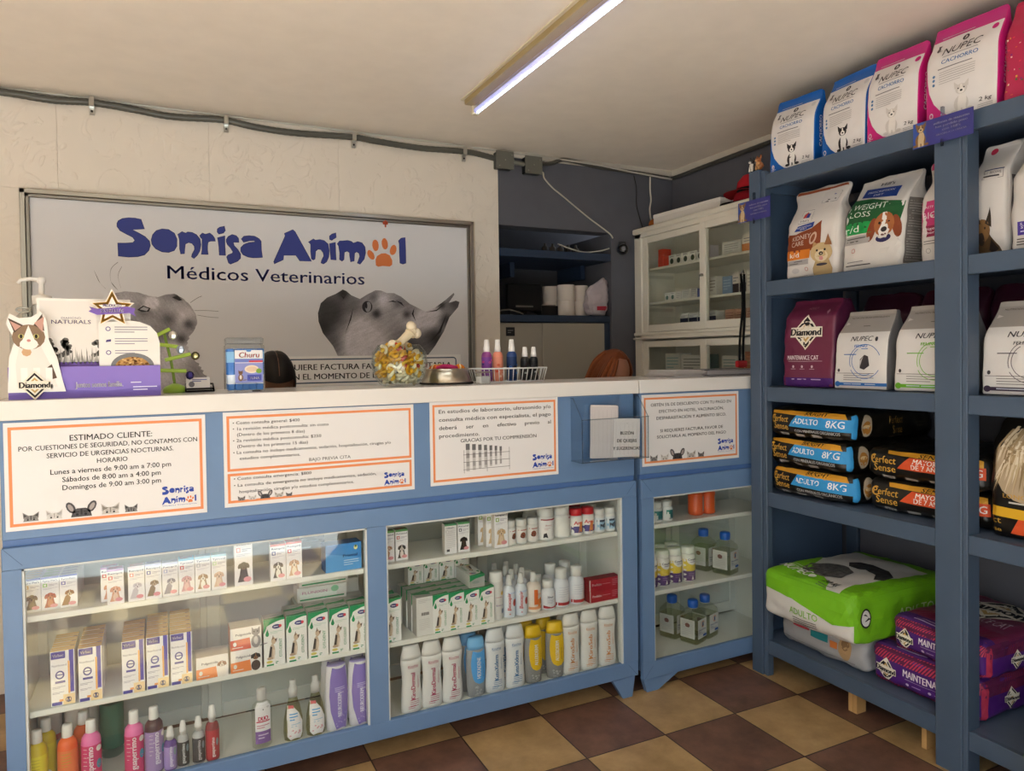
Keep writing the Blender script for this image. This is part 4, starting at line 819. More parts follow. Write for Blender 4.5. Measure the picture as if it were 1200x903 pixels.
# ---- white wire basket with five spray bottles
t = empty('wire_basket', (1.252, 2.60, CT), 0, 'low white wire basket holding five spray bottles', 'basket')
def rect_path(x, y, z): return [(-x, -y, z), (x, -y, z), (x, y, z), (-x, y, z)]
link('rim', MB().tube(rect_path(.150, .05, .056), .003, 'plastic', '#dfe3e4', 6, True).mesh('b'), t)
m = MB(); m.tube(rect_path(.138, .042, .004), .002, 'plastic', '#d9dddf', 6, True)
for i in range(15):
    u = -1+2*i/14
    m.tube([(u*.150, -.05, .056), (u*.138, -.042, .003), (u*.138, .042, .003), (u*.150, .05, .056)], .0017, 'plastic', '#dfe3e4', 5)
for v in (-.6, 0, .6): m.tube([(-.150, v*.05, .056), (-.138, v*.042, .003), (.138, v*.042, .003), (.150, v*.05, .056)], .0017, 'plastic', '#dfe3e4', 5)
link('wire_mesh', m.mesh('b'), t)
def spray(r, h, body, lab, acc, txt=None):
    def f():
        b = MB().lathe([(r*.9, 0), (r, .003), (r, h*.62), (r*.86, h*.67), (r*.5, h*.72), (r*.45, h*.74)], 'plastic', body, 16)
        l = MB(); l.lathe([(r*1.015, h*.04), (r*1.015, h*.58)], 'print', lab, 16, 1, 1, (0, 0, 0), True, False)
        def fr(x, y, k): a = x/r; return Vector((r*1.015*math.sin(a), -r*1.015*math.cos(a), y))+Vector((math.sin(a), -math.cos(a), 0))*k*LAY
        A = Art(l, fr)
        for i in range(5): A.ell(random.uniform(-r, r), h*random.uniform(.1, .52), r*.3, r*.22, acc[i % len(acc)], 1+i, n=9)
        if txt: A.txt(txt, 0, h*.30, r*.5, '#f2eef2', 7, w=r*1.5, bold=.02)
        c = MB().lathe([(r*.60, h*.70), (r*.62, h*.80), (r*.56, h*.82), (r*.5, h*.93), (r*.42, h*.995), (r*.3, h)], 'plastic', '#ebeae8', 14)
        return [('bottle', b), ('label', l, 0), ('cap', c)]
    return f
for i, (x, r, h, bc, lc, acc, lb) in enumerate(((1.158, .021, .166, '#8d3f86', '#7a3f96', ('#d25a9a', '#5a3f9e', '#b23f7e', '#3a2f7a'), 'purple spray bottle, first from the left in the wire basket'), (1.206, .021, .166, '#e08a70', '#d98a72', ('#e8b0a0', '#c85a3a', '#d0503a', '#f0c8b0'), 'coral spray bottle, second from the left in the wire basket'), (1.268, .021, .167, '#1d3f7a', '#14305e', ('#2f7ad0', '#101a34', '#3a9ae0', '#0c1226'), 'dark blue spray bottle in the middle of the wire basket'), (1.328, .0185, .136, '#1d2024', '#17191c', ('#4a5a58', '#26302e', '#8a9a96', '#101214'), 'small black spray bottle, second from the right in the wire basket'), (1.368, .0185, .136, '#1f2226', '#1a1c20', ('#a9acb0', '#3a3d42', '#6a6d72', '#15171a'), 'small black spray bottle with grey print, rightmost in the wire basket'))):
    put('bsk%d' % i, spray(r, h, bc, lc, acc), 'spray_bottle', lb, 'spray bottle', (x, 2.60, CT+.005), random.uniform(-.3, .3), 'spray bottles in the wire basket')

# ---- papers and spiral notebook at the right end
m = MB(); random.seed(5)
for i in range(14): dx, dy = random.uniform(-.012, .012), random.uniform(-.01, .01); m.box(-.08+dx, .09+dx, -.10+dy, .10+dy, i*.0021, i*.0021+.0017, 'paper', random.choice(['#dcd8d8', '#c9c4c4', '#e6e3e2']))
o = link('paper_stack', m.mesh('b')); o.location = (2.135, 2.66, CT); tag(o, 'stack of loose white papers on the short countertop below the white cabinet', 'papers')
t = empty('spiral_notebook', (2.40, 2.66, CT+.002), .0, 'grey spiral notebook on the short countertop beside the rack', 'notebook')
link('pages', MB().box(-.14, .17, -.09, .10, .004, .022, 'paper', '#bdb9bd').mesh('b'), t)
link('cover', MB().box(-.142, .172, -.095, .102, .022, .027, 'plastic', '#54555f', .001).mesh('b'), t); link('cover', MB().box(-.142, .172, -.095, .102, 0, .004, 'plastic', '#7d7c86', .001).mesh('b'), t)
m = MB()
for i in range(40): x = -.136+i*.0078; m.tube([(x, -.094+.012*math.cos(a)-.004, .0135+.0145*math.sin(a)) for a in [j*PI/4 for j in range(8)]], .0011, 'metal', '#c4c4c8', 4, True)
link('wire_spiral', m.mesh('b'), t)

# ================================================================== two people seated behind the counter
def person(name, loc, skin, hairc, shirt, trouser, style, label, bow, turn):
    t = empty(name, loc, turn, label, 'person')
    # body as one skinned skeleton: pelvis root, spine, arms on the desk in front, bent legs
    V = [(0, .12, .56), (0, .10, .72), (0, .06, .90), (0, .02, 1.04), (0, -.01, 1.12), (0, -.03, 1.185)]; R = [(.155, .12), (.135, .10), (.15, .105), (.12, .085), (.055, .055), (.052, .055)]; E_ = [(i, i+1) for i in range(5)]
    for s_ in (-1, 1):
        n = len(V); V += [(s_*.10, .02, .55), (s_*.11, -.30, .54), (s_*.11, -.20, .10), (s_*.11, -.30, .045)]; R += [(.085, .08), (.058, .058), (.040, .042), (.035, .03)]; E_ += [(0, n), (n, n+1), (n+1, n+2), (n+2, n+3)]
        n = len(V); V += [(s_*.17, .02, 1.05), (s_*.23, -.06, .82), (s_*.13, -.21, .85), (s_*.11, -.265, .85)]; R += [(.058, .058), (.042, .042), (.030, .032), (.030, .018)]; E_ += [(3, n), (n, n+1), (n+1, n+2), (n+2, n+3)]
        for k, dx in enumerate((-.024, -.008, .008, .024)):
            q = len(V); V += [(s_*(.11+dx), -.315-.006*(k in (1, 2)), .848), (s_*(.11+dx*1.1), -.345-.008*(k in (1, 2)), .835)]; R += [(.0085, .0085), (.0075, .0075)]; E_ += [(n+3, q), (q, q+1)]
        q = len(V); V += [(s_*.078, -.275, .845), (s_*.065, -.305, .84)]; R += [(.010, .010), (.008, .008)]; E_ += [(n+3, q), (q, q+1)]
    me = bpy.data.meshes.new('b'); me.from_pydata(V, E_, []); ob = bpy.data.objects.new('b', me); COL.objects.link(ob)
    sk = ob.modifiers.new('s', 'SKIN'); sk.use_smooth_shade = True
    for i, v in enumerate(me.skin_vertices[0].data): v.radius = R[i]; v.use_root = (i == 0)
    ob.modifiers.new('u', 'SUBSURF').levels = 2
    ev = ob.evaluated_get(bpy.context.evaluated_depsgraph_get()); em = bpy.data.meshes.new_from_object(ev)
    bv = [v.co.copy() for v in em.vertices]; bf = [list(p.vertices) for p in em.polygons]
    bpy.data.objects.remove(ob)
    m = MB(); m.add(bv, bf, 'skin', [skin]*len(bf), True)
    # head: ellipsoid with brow, nose, lips, chin and ears, bowed forward
    HM = Matrix.Translation((0, -.075, 1.292)) @ Matrix.Rotation(bow, 4, 'X')
    hv = []; hf = []; nu, nv = 28, 22
    for j in range(nv+1):
        ph = PI*j/nv; z = -math.cos(ph)
        for i in range(nu):
            a = 2*PI*i/nu; x = math.sin(ph)*math.sin(a); y = -math.sin(ph)*math.cos(a)
            w = .074*(1-.16*max(0, -z)**1.5); d = .094
            X, Y, Z = x*w, y*d, z*.115
            if y < 0:
                Y -= .020*math.exp(-((X/.012)**2+((Z+.020)/.020)**2)); Y += .010*math.exp(-(((abs(X)-.030)/.013)**2+((Z-.004)/.012)**2)); Y -= .006*math.exp(-((X/.022)**2+((Z+.058)/.010)**2)); Y -= .008*math.exp(-((X/.020)**2+((Z+.098)/.016)**2))
            hv.append((X, Y, Z))
    for j in range(nv):
        for i in range(nu): hf.append((j*nu+i, j*nu+(i+1) % nu, (j+1)*nu+(i+1) % nu, (j+1)*nu+i))
    m.M = HM; m.add(hv, hf, 'skin', skin, True)
    for s_ in (-1, 1):
        m.ball((s_*.076, .005, -.005), .010, .020, .032, 'skin', skin, 10, 8); m.ball((s_*.030, -.074, .003), .0135, .010, .009, 'gloss', '#e8e4de', 10, 8); m.ball((s_*.030, -.0825, .002), .006, .004, .006, 'gloss', '#1d130d', 8, 6); m.box(s_*.030-.016, s_*.030+.016, -.092, -.083, .020, .026, 'matte', hairc, .002)
    m.ball((0, -.090, -.058), .022, .008, .007, 'skin', '#9a5a50', 10, 6)
    link('body', m.mesh('body'), t)
    # clothing follows the body just outside it
    def layer(sel, off, fin, col):
        keep = [i for i, f in enumerate(bf) if sel(sum((bv[j] for j in f), Vector())/len(f))]; me2 = em; vs = [v.co+v.normal*off for v in me2.vertices]
        used = sorted({j for i in keep for j in bf[i]}); ix = {j: k for k, j in enumerate(used)}; mb = MB(); mb.add([vs[j] for j in used], [[ix[j] for j in bf[i]] for i in keep], fin, col, True); return mb.mesh('cloth')
    link('shirt', layer(lambda c: .60 < c.z < 1.12 and c.y > -.20, .008, 'matte', shirt), t)
    link('trousers', layer(lambda c: .11 < c.z <= .64 and not (c.y < -.2 and c.z > .64), .007, 'matte', trouser), t)
    link('shoe', MB().box(-.155, -.07, -.37, -.16, 0, .075, 'matte', '#242326', .025, 3).mesh('b'), t); link('shoe', MB().box(.07, .155, -.37, -.16, 0, .075, 'matte', '#242326', .025, 3).mesh('b'), t)
    # hair
    h = MB(); h.M = HM; vs = []; fs = []; nu, nv = 40, 16
    for j in range(nv+1):
        for i in range(nu):
            a = 2*PI*i/nu; front = math.cos(a)          # 1 = face side
            lim = (.375 if style == 'tied' else .20)*PI if front > .55 else (.42*PI if front > .15 else (.72 if style == 'tied' else .86)*PI)
            if front > .15: lim += (1-min(1, (front-.15)/.5))*.22*PI
            ph = lim*j/nv; x = math.sin(ph)*math.sin(a); y = -math.sin(ph)*math.cos(a); z = math.cos(ph)
            e = 1.075+.012*noise.noise((x*9, a*14, ph*1.2))-.03*math.exp(-(x/.035)**2)*(1 if (z > .2 and y < .5) else 0)+.045*math.exp(-((abs(x)-.35)/.3)**2)*max(0, z)*(style == 'tied')
            vs.append((x*.080*e, y*.100*e+.004, z*.121*e))
    for j in range(nv):
        for i in range(nu): fs.append((j*nu+i, j*nu+(i+1) % nu, (j+1)*nu+(i+1) % nu, (j+1)*nu+i))
    h.add(vs, fs, 'hair', hairc, True)
    if style == 'tied':
        h.ball((0, .105, -.03), .04, .04, .04, 'hair', hairc, 14, 10)
        h.tube([(0, -.100*math.sin(q)*1.062+.004, .121*math.cos(q)*1.062) for q in [(-.1+i*.1)*PI for i in range(5)]], .0018, 'skin', skin, 6)
    else:          # long loose strands at both sides and the back
        random.seed(11)
        for i in range(90):
            a = random.uniform(.30, 1.70)*PI; sx = math.sin(a); cy = -math.cos(a); q = random.uniform(.92, 1.12); L_ = random.uniform(.16, .30)
            h.tube(smooth_path([(sx*.05*q, cy*.065*q+.004, .095), (sx*.084*q, cy*.104*q, .03), (sx*.092*q, cy*.108*q+.005, -.06), (sx*.096*q+random.uniform(-.01, .01), cy*.11*q+.01, -.10-L_*.35), (sx*.09*q, cy*.10*q+.02, -.10-L_*.7)], 3), [.007+.004*math.sin(PI*k/12) for k in range(13)], 'hair', hairc if i % 3 else '#8a4a26', 5)
    link('hair', h.mesh('hair'), t)
    bpy.data.meshes.remove(em)
    s_ = empty('stool', (loc[0], loc[1]+.10, 0), 0, 'grey office stool under the '+('dark haired' if style == 'tied' else 'red haired')+' person behind the counter', 'stool')
    link('seat', MB().lathe([(.17, .395), (.19, .40), (.195, .43), (.18, .455)], 'matte', '#3a3b40', 24).mesh('b'), s_)
    link('column', MB().lathe([(.025, .06), (.025, .395)], 'metal', '#8a8a8c', 12).mesh('b'), s_)
    for k in range(5):
        a = k*2*PI/5+.3; link('foot', MB().tube([(0, 0, .07), (.20*math.cos(a), .20*math.sin(a), .05), (.23*math.cos(a), .23*math.sin(a), .02)], [.018, .014, .02], 'plastic', '#2a2a2c', 8).mesh('b'), s_)
person('person', (.405, 3.13, .015), '#7d5640', '#17120f', '#39506e', '#2c2f38', 'tied', 'person with parted black hair looking down behind the counter near the treat jar', .50, .05)
person('person', (2.045, 3.14, .010), '#a8745c', '#713a1e', '#4a4d58', '#2c2f38', 'long', 'person with long auburn hair looking down behind the right of the counter', .42, .30)
# ================================================================== products in the display counter
def carton(w, d, h, top, side, draw, back=None):
    def f():
        m = MB(); m.box(-w/2, w/2, 0, d, 0, h, 'print', side)
        Art(m, FR((0, 0, h), (1, 0, 0), (0, 1, 0))).rect(-w/2, 0, w/2, d, top, 1)
        draw(Art(m, FR((-w/2, 0, 0), (1, 0, 0), (0, 0, 1))), w, h, Art(m, FR((0, 0, h), (1, 0, 0), (0, 1, 0))), d)
        return [(None, m)]
    return f
def petbox(band, acc, title, c1, c2, kind='dog', topc='#c9c4cf'):
    def g(A, w, h, T, d):
        A.rect(0, 0, w, h, '#f1eef0', 1); A.rect(0, h*.94, w, h, band, 2)
        A.txt(title, w*.5, h*.85, h*.052, '#3b3f6a', 3, w=w*.84, bold=.02)
        A.rect(w*.10, h*.70, w*.34, h*.80, acc, 2); A.rect(w*.16, h*.72, w*.28, h*.78, '#f4f0f0', 3); A.lines(w*.42, w*.92, h*.755, 2, h*.035, h*.013, '#a59fb0', 2); A.lines(w*.10, w*.9, h*.655, 2, h*.03, h*.009, '#b5afbb', 2)
        if kind == 'dog': A.poly([(w*.16, h*.08), (w*.84, h*.08), (w*.72, h*.24), (w*.66, h*.40), (w*.34, h*.40), (w*.28, h*.24)], c1, 2); A.ell(w*.5, h*.20, w*.15, h*.12, c2, 3); A.dog_head(w*.5, h*.40, w*.27, c1, c2, 4)
        elif kind == 'side': A.poly([(w*.1, h*.08), (w*.5, h*.08), (w*.62, h*.3), (w*.45, h*.42), (w*.3, h*.34)], c1, 2); A.dog_head(w*.56, h*.44, w*.22, c1, c2, 4)
        elif kind == 'back': A.rect(0, 0, w, h*.94, '#e9e6e6', 2); A.lines(w*.1, w*.9, h*.85, 14, h*.05, h*.012, '#b9b4b9', 3); A.rect(w*.15, h*.08, w*.4, h*.16, '#4a484c', 4)
        elif kind != 'plain': A.cat_sit(w*.5, h*.08, h*.5, c1, c2, 3)
        if kind != 'back': A.ell(w*.70, h*.13, w*.22, h*.055, '#e39aa2', 9)
        T.lines(-w*.4, w*.4, d*.78, 3, d*.28, d*.10, acc, 2)
    return g
G_TAB = 'pet tablet boxes'
def row(key, fn, name, x, y, z, n, dy, lab, cat, group, rz=0.0):
    """n alike boxes one behind the other, front one first"""
    for i in range(n):
        put(key, fn, name, lab(i), cat, (x, y+i*dy, z), rz+random.uniform(-.02, .02)*(i > 0), group)
Z1, Z2, Z3 = .6775, .4025, .136
random.seed(21)
# top shelf, left pane
for k, (x, band, acc, c1, c2) in enumerate(((-.355, '#5a5fae', '#e8b45a', '#6e5a4a', '#8a7358'), (-.3095, '#5a5fae', '#8cc46a', '#a8503c', '#c47a5a'), (-.264, '#4a55a4', '#6a68b4', '#9a6f42', '#d8c4a4'))):
    row('tyro%d' % k, carton(.0445, .028, .098, '#b7b3c4', '#e4e1e8', petbox(band, acc, "Tyro-Pet's", c1, c2, 'dog' if k < 2 else 'side')), 'medicine_carton', x, 2.462+.0, Z1, 7, .0295,
        lambda i, k=k: 'blue banded tablet carton, %s from the glass in the %s column at the left end' % (ORD[i], ORD[k]) if i else 'blue banded carton with %s dog, front of the %s column at left' % (('grey-brown', 'red', 'tan and white')[k], ORD[k]), 'box', G_TAB)
RIM = [('rimA', -.141, .105, '#c9a9d8', '#d8505a', '#d9a184', '#e8c8b4', 'dog', 2, 'lilac topped tablet carton with a tan puppy, just right of the blue banded columns'),
       ('rimB', -.0855, .106, '#e6dbe2', '#e8908a', '#c9c4cc', '#e6e0e6', 'side', 1, 'tablet carton with a pale grey dog, first of the row of six'),
       ('rimC', -.0395, .107, '#c9cdea', '#5560b0', '#8d7a5e', '#c4ae92', 'side', 1, 'tablet carton with a greyish tan dog, second in the row of six'),
       ('rimD', .0065, .104, '#d3d6ee', '#aeb4d8', '#8d8a9a', '#d9d6de', 'side', 1, 'tablet carton with a slim grey dog, third in the row of six'),
       ('rimE', .0525, .110, '#7cc0e0', '#c83a44', '#cc9aa4', '#e2b8bc', 'dog', 1, 'tablet carton with blue top and pink puppy, fourth in the row of six'),
       ('rimF', .0990, .110, '#a9d4ea', '#b9bcc4', '#a98a70', '#f0ebe4', 'dog', 1, 'tablet carton with blue top and spotted dog, fifth in the row of six'),
       ('rimG', .1455, .110, '#b4dcea', '#c9e0b8', '#d8b8a0', '#e8cdb8', 'dog', 1, 'tablet carton with blue top and pale puppy, last in the row of six')]
for i, (k, x, h, band, acc, c1, c2, kind, n, lb) in enumerate(RIM):
    ttl = 'Ramipril' if i < 4 else 'Tyrosol'
    for j in range(n): put(k, carton(.0445, .03, h, band, '#efe9e6', petbox(band, acc, ttl, c1, c2, kind)), 'medicine_carton', lb if j == 0 else 'lilac topped tablet carton half hidden behind the tan puppy carton on the top shelf', 'box', (x-.018*j, 2.428+j*.034, Z1), 0, G_TAB)
put('tall', carton(.054, .04, .153, '#7a4a42', '#e9e2dc', petbox('#d8474f', '#e8a49a', 'Cefaxmin', '#2b2a2c', '#3a383a', 'dog')), 'medicine_carton', 'tall red topped carton with a black dog on the top shelf', 'box', (.219, 2.428, Z1), 0, G_TAB)
put('dogA', carton(.048, .035, .120, '#e2a49a', '#efe8e4', petbox('#e28a80', '#5560a0', 'Rampril', '#4a423e', '#efeae4')), 'medicine_carton', 'red topped carton with a black and white puppy, left of a pair', 'box', (.325, 2.428, Z1), 0, G_TAB)
put('dogB', carton(.050, .035, .122, '#d8604e', '#efe8e4', petbox('#d8604e', '#d23f44', 'Rampril', '#c9a284', '#efe0d0')), 'medicine_carton', 'red topped carton with a cream puppy, right of a pair', 'box', (.3755, 2.428, Z1), .02, G_TAB)
def bluebox(A, w, h, T, d):
    A.rect(0, 0, w, h, '#3f8fd8', 1); A.poly([(0, 0), (w, 0), (w, h*.4), (0, h*.7)], '#5aa4e4', 2); A.txt('Frontal', w*.68, h*.50, h*.10, '#1c2a5a', 4, w=w*.4, bold=.02); A.lines(w*.5, w*.92, h*.36, 3, h*.08, h*.025, '#c6e0f6', 4); A.ell(w*.84, h*.82, w*.055, h*.09, '#e6e2a8', 3); A.ell(w*.84, h*.86, w*.03, h*.05, '#5a7a3a', 4)
put('bluebx', carton(.123, .06, .092, '#2f6aa8', '#2a5c98', bluebox), 'medicine_carton', 'wide bright blue carton at the right end of the top shelf, left pane', 'box', (.540, 2.434, Z1), .05, 'large cartons')
put('greybx', carton(.10, .05, .11, '#31485f', '#2c3d50', lambda A, w, h, T, d: A.lines(w*.1, w*.8, h*.7, 2, h*.2, h*.05, '#7f93a6', 1)), 'medicine_carton', 'dark navy carton at the back of the top shelf beside the bright blue carton', 'box', (.455, 2.58, Z1), 0, 'large cartons')
# middle shelf, left pane
def virb(A, w, h, T, d):
    A.rect(0, 0, w, h, '#f1efee', 1); A.rect(w*.03, h*.86, w*.62, h*.99, '#3f3b96', 2); A.txt('Virbac', w*.32, h*.895, h*.055, '#f0eef6', 3, w=w*.46, bold=.03)
    A.rect(w*.77, h*.22, w*.96, h, '#4340a6', 2); A.rect(w*.72, h*.20, w*.80, h*.80, '#eeab4e', 3); A.rect(w*.77, h*.20, w*.80, h*.80, '#f4c777', 4)
    A.txt('Nutribound', w*.36, h*.72, h*.040, '#6a6874', 2, w=w*.6); A.ring(w*.38, h*.56, w*.13, w*.19, '#4a4a8e', 2, n=18, sy=1.1); A.lines(w*.24, w*.52, h*.555, 1, .01, h*.018, '#4a4a8e', 3); A.rect(w*.18, h*.41, w*.60, h*.45, '#56549c', 2); A.lines(w*.06, w*.6, h*.34, 2, h*.022, h*.008, '#9a98a4', 2); A.lines(w*.06, w*.55, h*.24, 2, h*.022, h*.008, '#9a98a4', 2)
    A.rect(w*.03, h*.01, w*.45, h*.07, '#4b479c', 2); A.rect(w*.34, h*.07, w*.50, h*.11, '#eba25a', 3); A.rect(w*.50, h*.0, w*.99, h*.19, '#f3d9a6', 2); A.cat_sit(w*.72, h*.04, h*.10, '#4a4a66', '#9a9ab0', 3); A.ring(w*.72, h*.09, w*.10, w*.13, '#5a5a80', 3, n=12)
    for q in range(3): T.rect(-w*.5, d*(.1+q*.3), w*.5, d*(.18+q*.3), '#eeab4e' if q != 1 else '#d8c8b0', 2)
for k, (x, y, n) in enumerate(((-.281, 2.436, 4), (-.211, 2.428, 5), (-.099, 2.424, 5), (-.0335, 2.424, 6), (.0325, 2.420, 6))):
    row('virb', carton(.060, .034, .159, '#e6c898', '#e6e2e4', virb), 'supplement_carton', x+.0, y, Z2, n, .0385,
        lambda i, k=k: 'white and purple supplement carton, %s of the %s column of the purple cartons' % ('front' if i == 0 else ORD[i]+' box', ORD[k]), 'box', 'white and purple supplement cartons')
def orbox(c, dog, ttl):
    def g(A, w, h, T, d):
        A.rect(0, 0, w, h, '#efebe8', 1); A.poly([(0, 0), (w*.66, 0), (w*.62, h*.5), (0, h*.46)], c, 2); A.txt(ttl, w*.42, h*.64, h*.10, '#4a4650', 3, w=w*.5, bold=.02); A.ell(w*.14, h*.28, w*.055, h*.10, '#f3efe8', 4); A.lines(w*.06, w*.4, h*.1, 1, .01, h*.03, '#f0e4dc', 4)
        dog(A, w, h); T.rect(-w*.48, d*.05, w*.48, d*.95, '#d9d2cc', 2)
    return g
DG = {'bg': lambda A, w, h: (A.ell(w*.80, h*.18, w*.14, h*.2, '#efe9e0', 3), A.dog_head(w*.80, h*.55, w*.12, '#8a5a3c', '#efe6da', 5)), 'cat': lambda A, w, h: A.cat_sit(w*.82, 0, h*.95, '#9a9698', '#d8d4d2', 4), 'blk': lambda A, w, h: (A.ell(w*.80, h*.2, w*.15, h*.24, '#4a3c34', 3), A.dog_head(w*.80, h*.60, w*.13, '#2e2a28', '#8a5f3e', 5))}
put('orlo', carton(.093, .07, .069, '#e2dcd6', '#d8cfc6', orbox('#ec8a4a', DG['bg'], 'Pulguicida')), 'medicine_carton', 'low orange and white carton with a beagle photo beside the purple cartons', 'box', (.120, 2.424, Z2), 0, 'orange and white cartons')
put('orst', carton(.094, .07, .0705, '#d8c8b8', '#c49a7a', orbox('#ec8a4a', DG['blk'], 'Pulguicida')), 'medicine_carton', 'orange and white carton with a black dog, lower one of two stacked', 'box', (.221, 2.424, Z2), 0, 'orange and white cartons')
put('orst2', carton(.094, .07, .0705, '#cfc6bc', '#c4896a', orbox('#d85a3a', DG['cat'], 'Pulguicida')), 'medicine_carton', 'red and white carton with a grey cat, upper one of two stacked', 'box', (.221, 2.425, Z2+.0712), .01, 'orange and white cartons')
def oti(A, w, h, T, d):
    gr = '#12955a'; A.rect(0, 0, w, h, '#efefec', 1); p = [(0, h), (0, h*.70), (w*.08, h*.76), (w*.16, h*.86)]+[(w*(.16+.84*q), h*(.86+.10*math.sin(q*PI*.5))) for q in [i/6 for i in range(1, 7)]]+[(w, h)]
    A.poly(p, gr, 2); A.ell(w*.17, h*.685, w*.085, h*.05, gr, 3); A.poly([(w*.10, h*.71), (w*.24, h*.71), (w*.18, h*.80)], gr, 3)
    A.ell(w*.62, h*.83, w*.22, h*.048, '#3b3f80', 3); A.ell(w*.79, h*.833, w*.07, h*.034, '#d8404e', 4); A.lines(w*.48, w*.68, h*.822, 1, .01, h*.016, '#e8e8f4', 4); A.lines(w*.30, w*.9, h*.72, 2, h*.03, h*.008, '#a4c8b4', 2)
    A.ell(w*.40, h*.30, w*.13, h*.17, '#c8b49e', 3); A.poly([(w*.20, h*.16), (w*.34, h*.16), (w*.40, h*.40), (w*.30, h*.42)], '#3a3432', 4); A.ell(w*.46, h*.53, w*.11, h*.075, '#cdb59c', 4); A.poly([(w*.52, h*.56), (w*.64, h*.58), (w*.58, h*.49)], '#6a5648', 5); A.poly([(w*.38, h*.55), (w*.44, h*.66), (w*.48, h*.58)], '#7a6656', 5); A.rect(w*.44, h*.14, w*.50, h*.34, '#e2d2be', 5); A.ell(w*.28, h*.16, w*.14, h*.03, '#b39c86', 5)
    A.txt('OTI-DENT', w*.86, h*.36, w*.135, '#2fa06a', 3, w=h*.40, rot=90, bold=.02); A.ell(w*.26, h*.085, w*.15, h*.03, '#d8c86a', 3); A.rect(w*.12, h*.0, w*.46, h*.035, gr, 3); A.lines(w*.54, w*.68, h*.06, 2, h*.03, h*.016, '#2f8f6a', 3)
    T.poly([(-w*.5, 0), (w*.5, 0), (w*.5, d*.5), (w*.1, d*.28), (-w*.5, d*.16)], '#1f8a56', 2); T.ell(w*.1, d*.58, w*.24, d*.12, '#8f9a96', 2)
def otiback(A, w, h, T, d):
    A.rect(0, 0, w, h, '#e2e0dc', 1); A.lines(w*.12, w*.88, h*.93, 3, h*.035, h*.008, '#b4b0b0', 2); A.rect(w*.30, h*.52, w*.75, h*.60, '#3c3a3e', 2)
    for i in range(5): A.rect(w*(.34+i*.08), h*.52, w*(.37+i*.08), h*.60, '#d8d6d2', 3)
    A.lines(w*.14, w*.8, h*.42, 8, h*.038, h*.008, '#bab6b4', 2); T.poly([(-w*.5, d*.8), (w*.5, d*.5), (w*.5, d), (-w*.5, d)], '#1f8a56', 2)
OT = carton(.0655, .052, .152, '#a9a9a6', '#d6d6d2', oti); GO = 'white and green dog dental cartons'
for i, x in enumerate((.308, .379, .449, .519, .589)):
    for j in range(2 if i else 1):
        put('oti', OT, 'dental_carton', 'white and green dental carton, %s of the five in the left pane' % ORD[i] if j == 0 else 'white and green dental carton hidden behind the %s of the five in the left pane' % ORD[i], 'box', (x, 2.428+j*.056, Z2), 0, GO)
put('flat', carton(.17, .085, .050, '#eceae6', '#e2e0dc', lambda A, w, h, T, d: (A.rect(w*.05, h*.1, w*.8, h*.55, '#e9f0ea', 1), A.txt('FLUNIXIN', w*.35, h*.55, h*.18, '#b04a8a', 2, w=w*.5), A.lines(w*.05, w*.95, h*.12, 1, 1, h*.1, '#2f9a66', 2), A.ell(w*.76, h*.7, w*.08, h*.22, '#8cc8a0', 2))), 'medicine_carton', 'flat white carton with green edge lying behind the dental cartons, lower', 'box', (.487, 2.545, Z2+.15), 0, 'large cartons')
put('flat', None, 'medicine_carton', 'flat white carton with green edge lying behind the dental cartons, upper', 'box', (.495, 2.55, Z2+.2012), .02, 'large cartons')
put('wht', carton(.073, .045, .10, '#dedcd8', '#cfcdc8', lambda A, w, h, T, d: A.rect(0, 0, w, h, '#dddbd6', 1)), 'medicine_carton', 'plain white carton behind the dental cartons at the right end', 'box', (.588, 2.585, Z2+.10), 0, 'large cartons')
put('stand', carton(.235, .085, .149, '#b9bdb8', '#a4a8a4', lambda A, w, h, T, d: A.lines(w*.1, w*.8, h*.8, 3, h*.2, h*.03, '#8a8e8a', 1)), 'medicine_carton', 'large grey carton at the back holding up the flat white cartons', 'box', (.510, 2.54+.0, Z2), 0, 'large cartons')

# ---------------------------------------------------------------- bottles
def rfun(prof):
    def r(z):
        for (a, b), (c, d) in zip(prof, prof[1:]):
            if b <= z <= d: return a+(c-a)*((z-b)/(d-b) if d > b else 0)
        return prof[-1][0]
    return r
def curved(prof, sx=1, sy=1, e=.0006):     # frame wrapped round a turned body: x across, y up
    R_ = rfun(prof)
    def fr(x, y, k):
        r = R_(y)+e; X = max(-.985, min(.985, x/(r*sx))); return Vector((r*sx*X, -r*sy*math.sqrt(1-X*X)-k*LAY, y))
    fr.auto = .009
    return fr
def bottle(prof, fin, col, cap, capcol, art=None, sx=1, sy=1, seg=20, lab=None, labcol='#eeeeee', capfin='plastic', extra=None):
    """prof: body outline; cap: cap outline; lab: (z0, z1) wrap-round label; art draws on the front"""
    def f():
        L = [('bottle', MB().lathe(prof, fin, col, seg, sx, sy))]
        if lab:
            R_ = rfun(prof); zz = [lab[0]+(lab[1]-lab[0])*i/4 for i in range(5)]
            lb = MB().lathe([(R_(z)+.0005, z) for z in zz], 'print', labcol, seg*2, sx, sy, (0, 0, 0), True, False)
            if art: art(Art(lb, curved(prof, sx, sy, .0009)))
            L.append(('label', lb, 0))
        elif art: b = L[0][1]; art(Art(b, curved(prof, sx, sy)))
        L.append(('cap', MB().lathe(cap, capfin, capcol, seg, sx, sy)))
        if extra: L += extra()
        return L
    return f
def wave(h, r, waist=.86):       # curvy shampoo bottle, no cap
    return [(r*.86, 0), (r*.97, h*.012), (r*1.0, h*.10), (r*.95, h*.28), (r*waist, h*.47), (r*.90, h*.62), (r*.99, h*.74), (r*.985, h*.80)]
def wcap(h, r): return [(r*.985, h*.803), (r*.93, h*.86), (r*.82, h*.94), (r*.74, h*.985), (r*.66, h), (.001, h)]
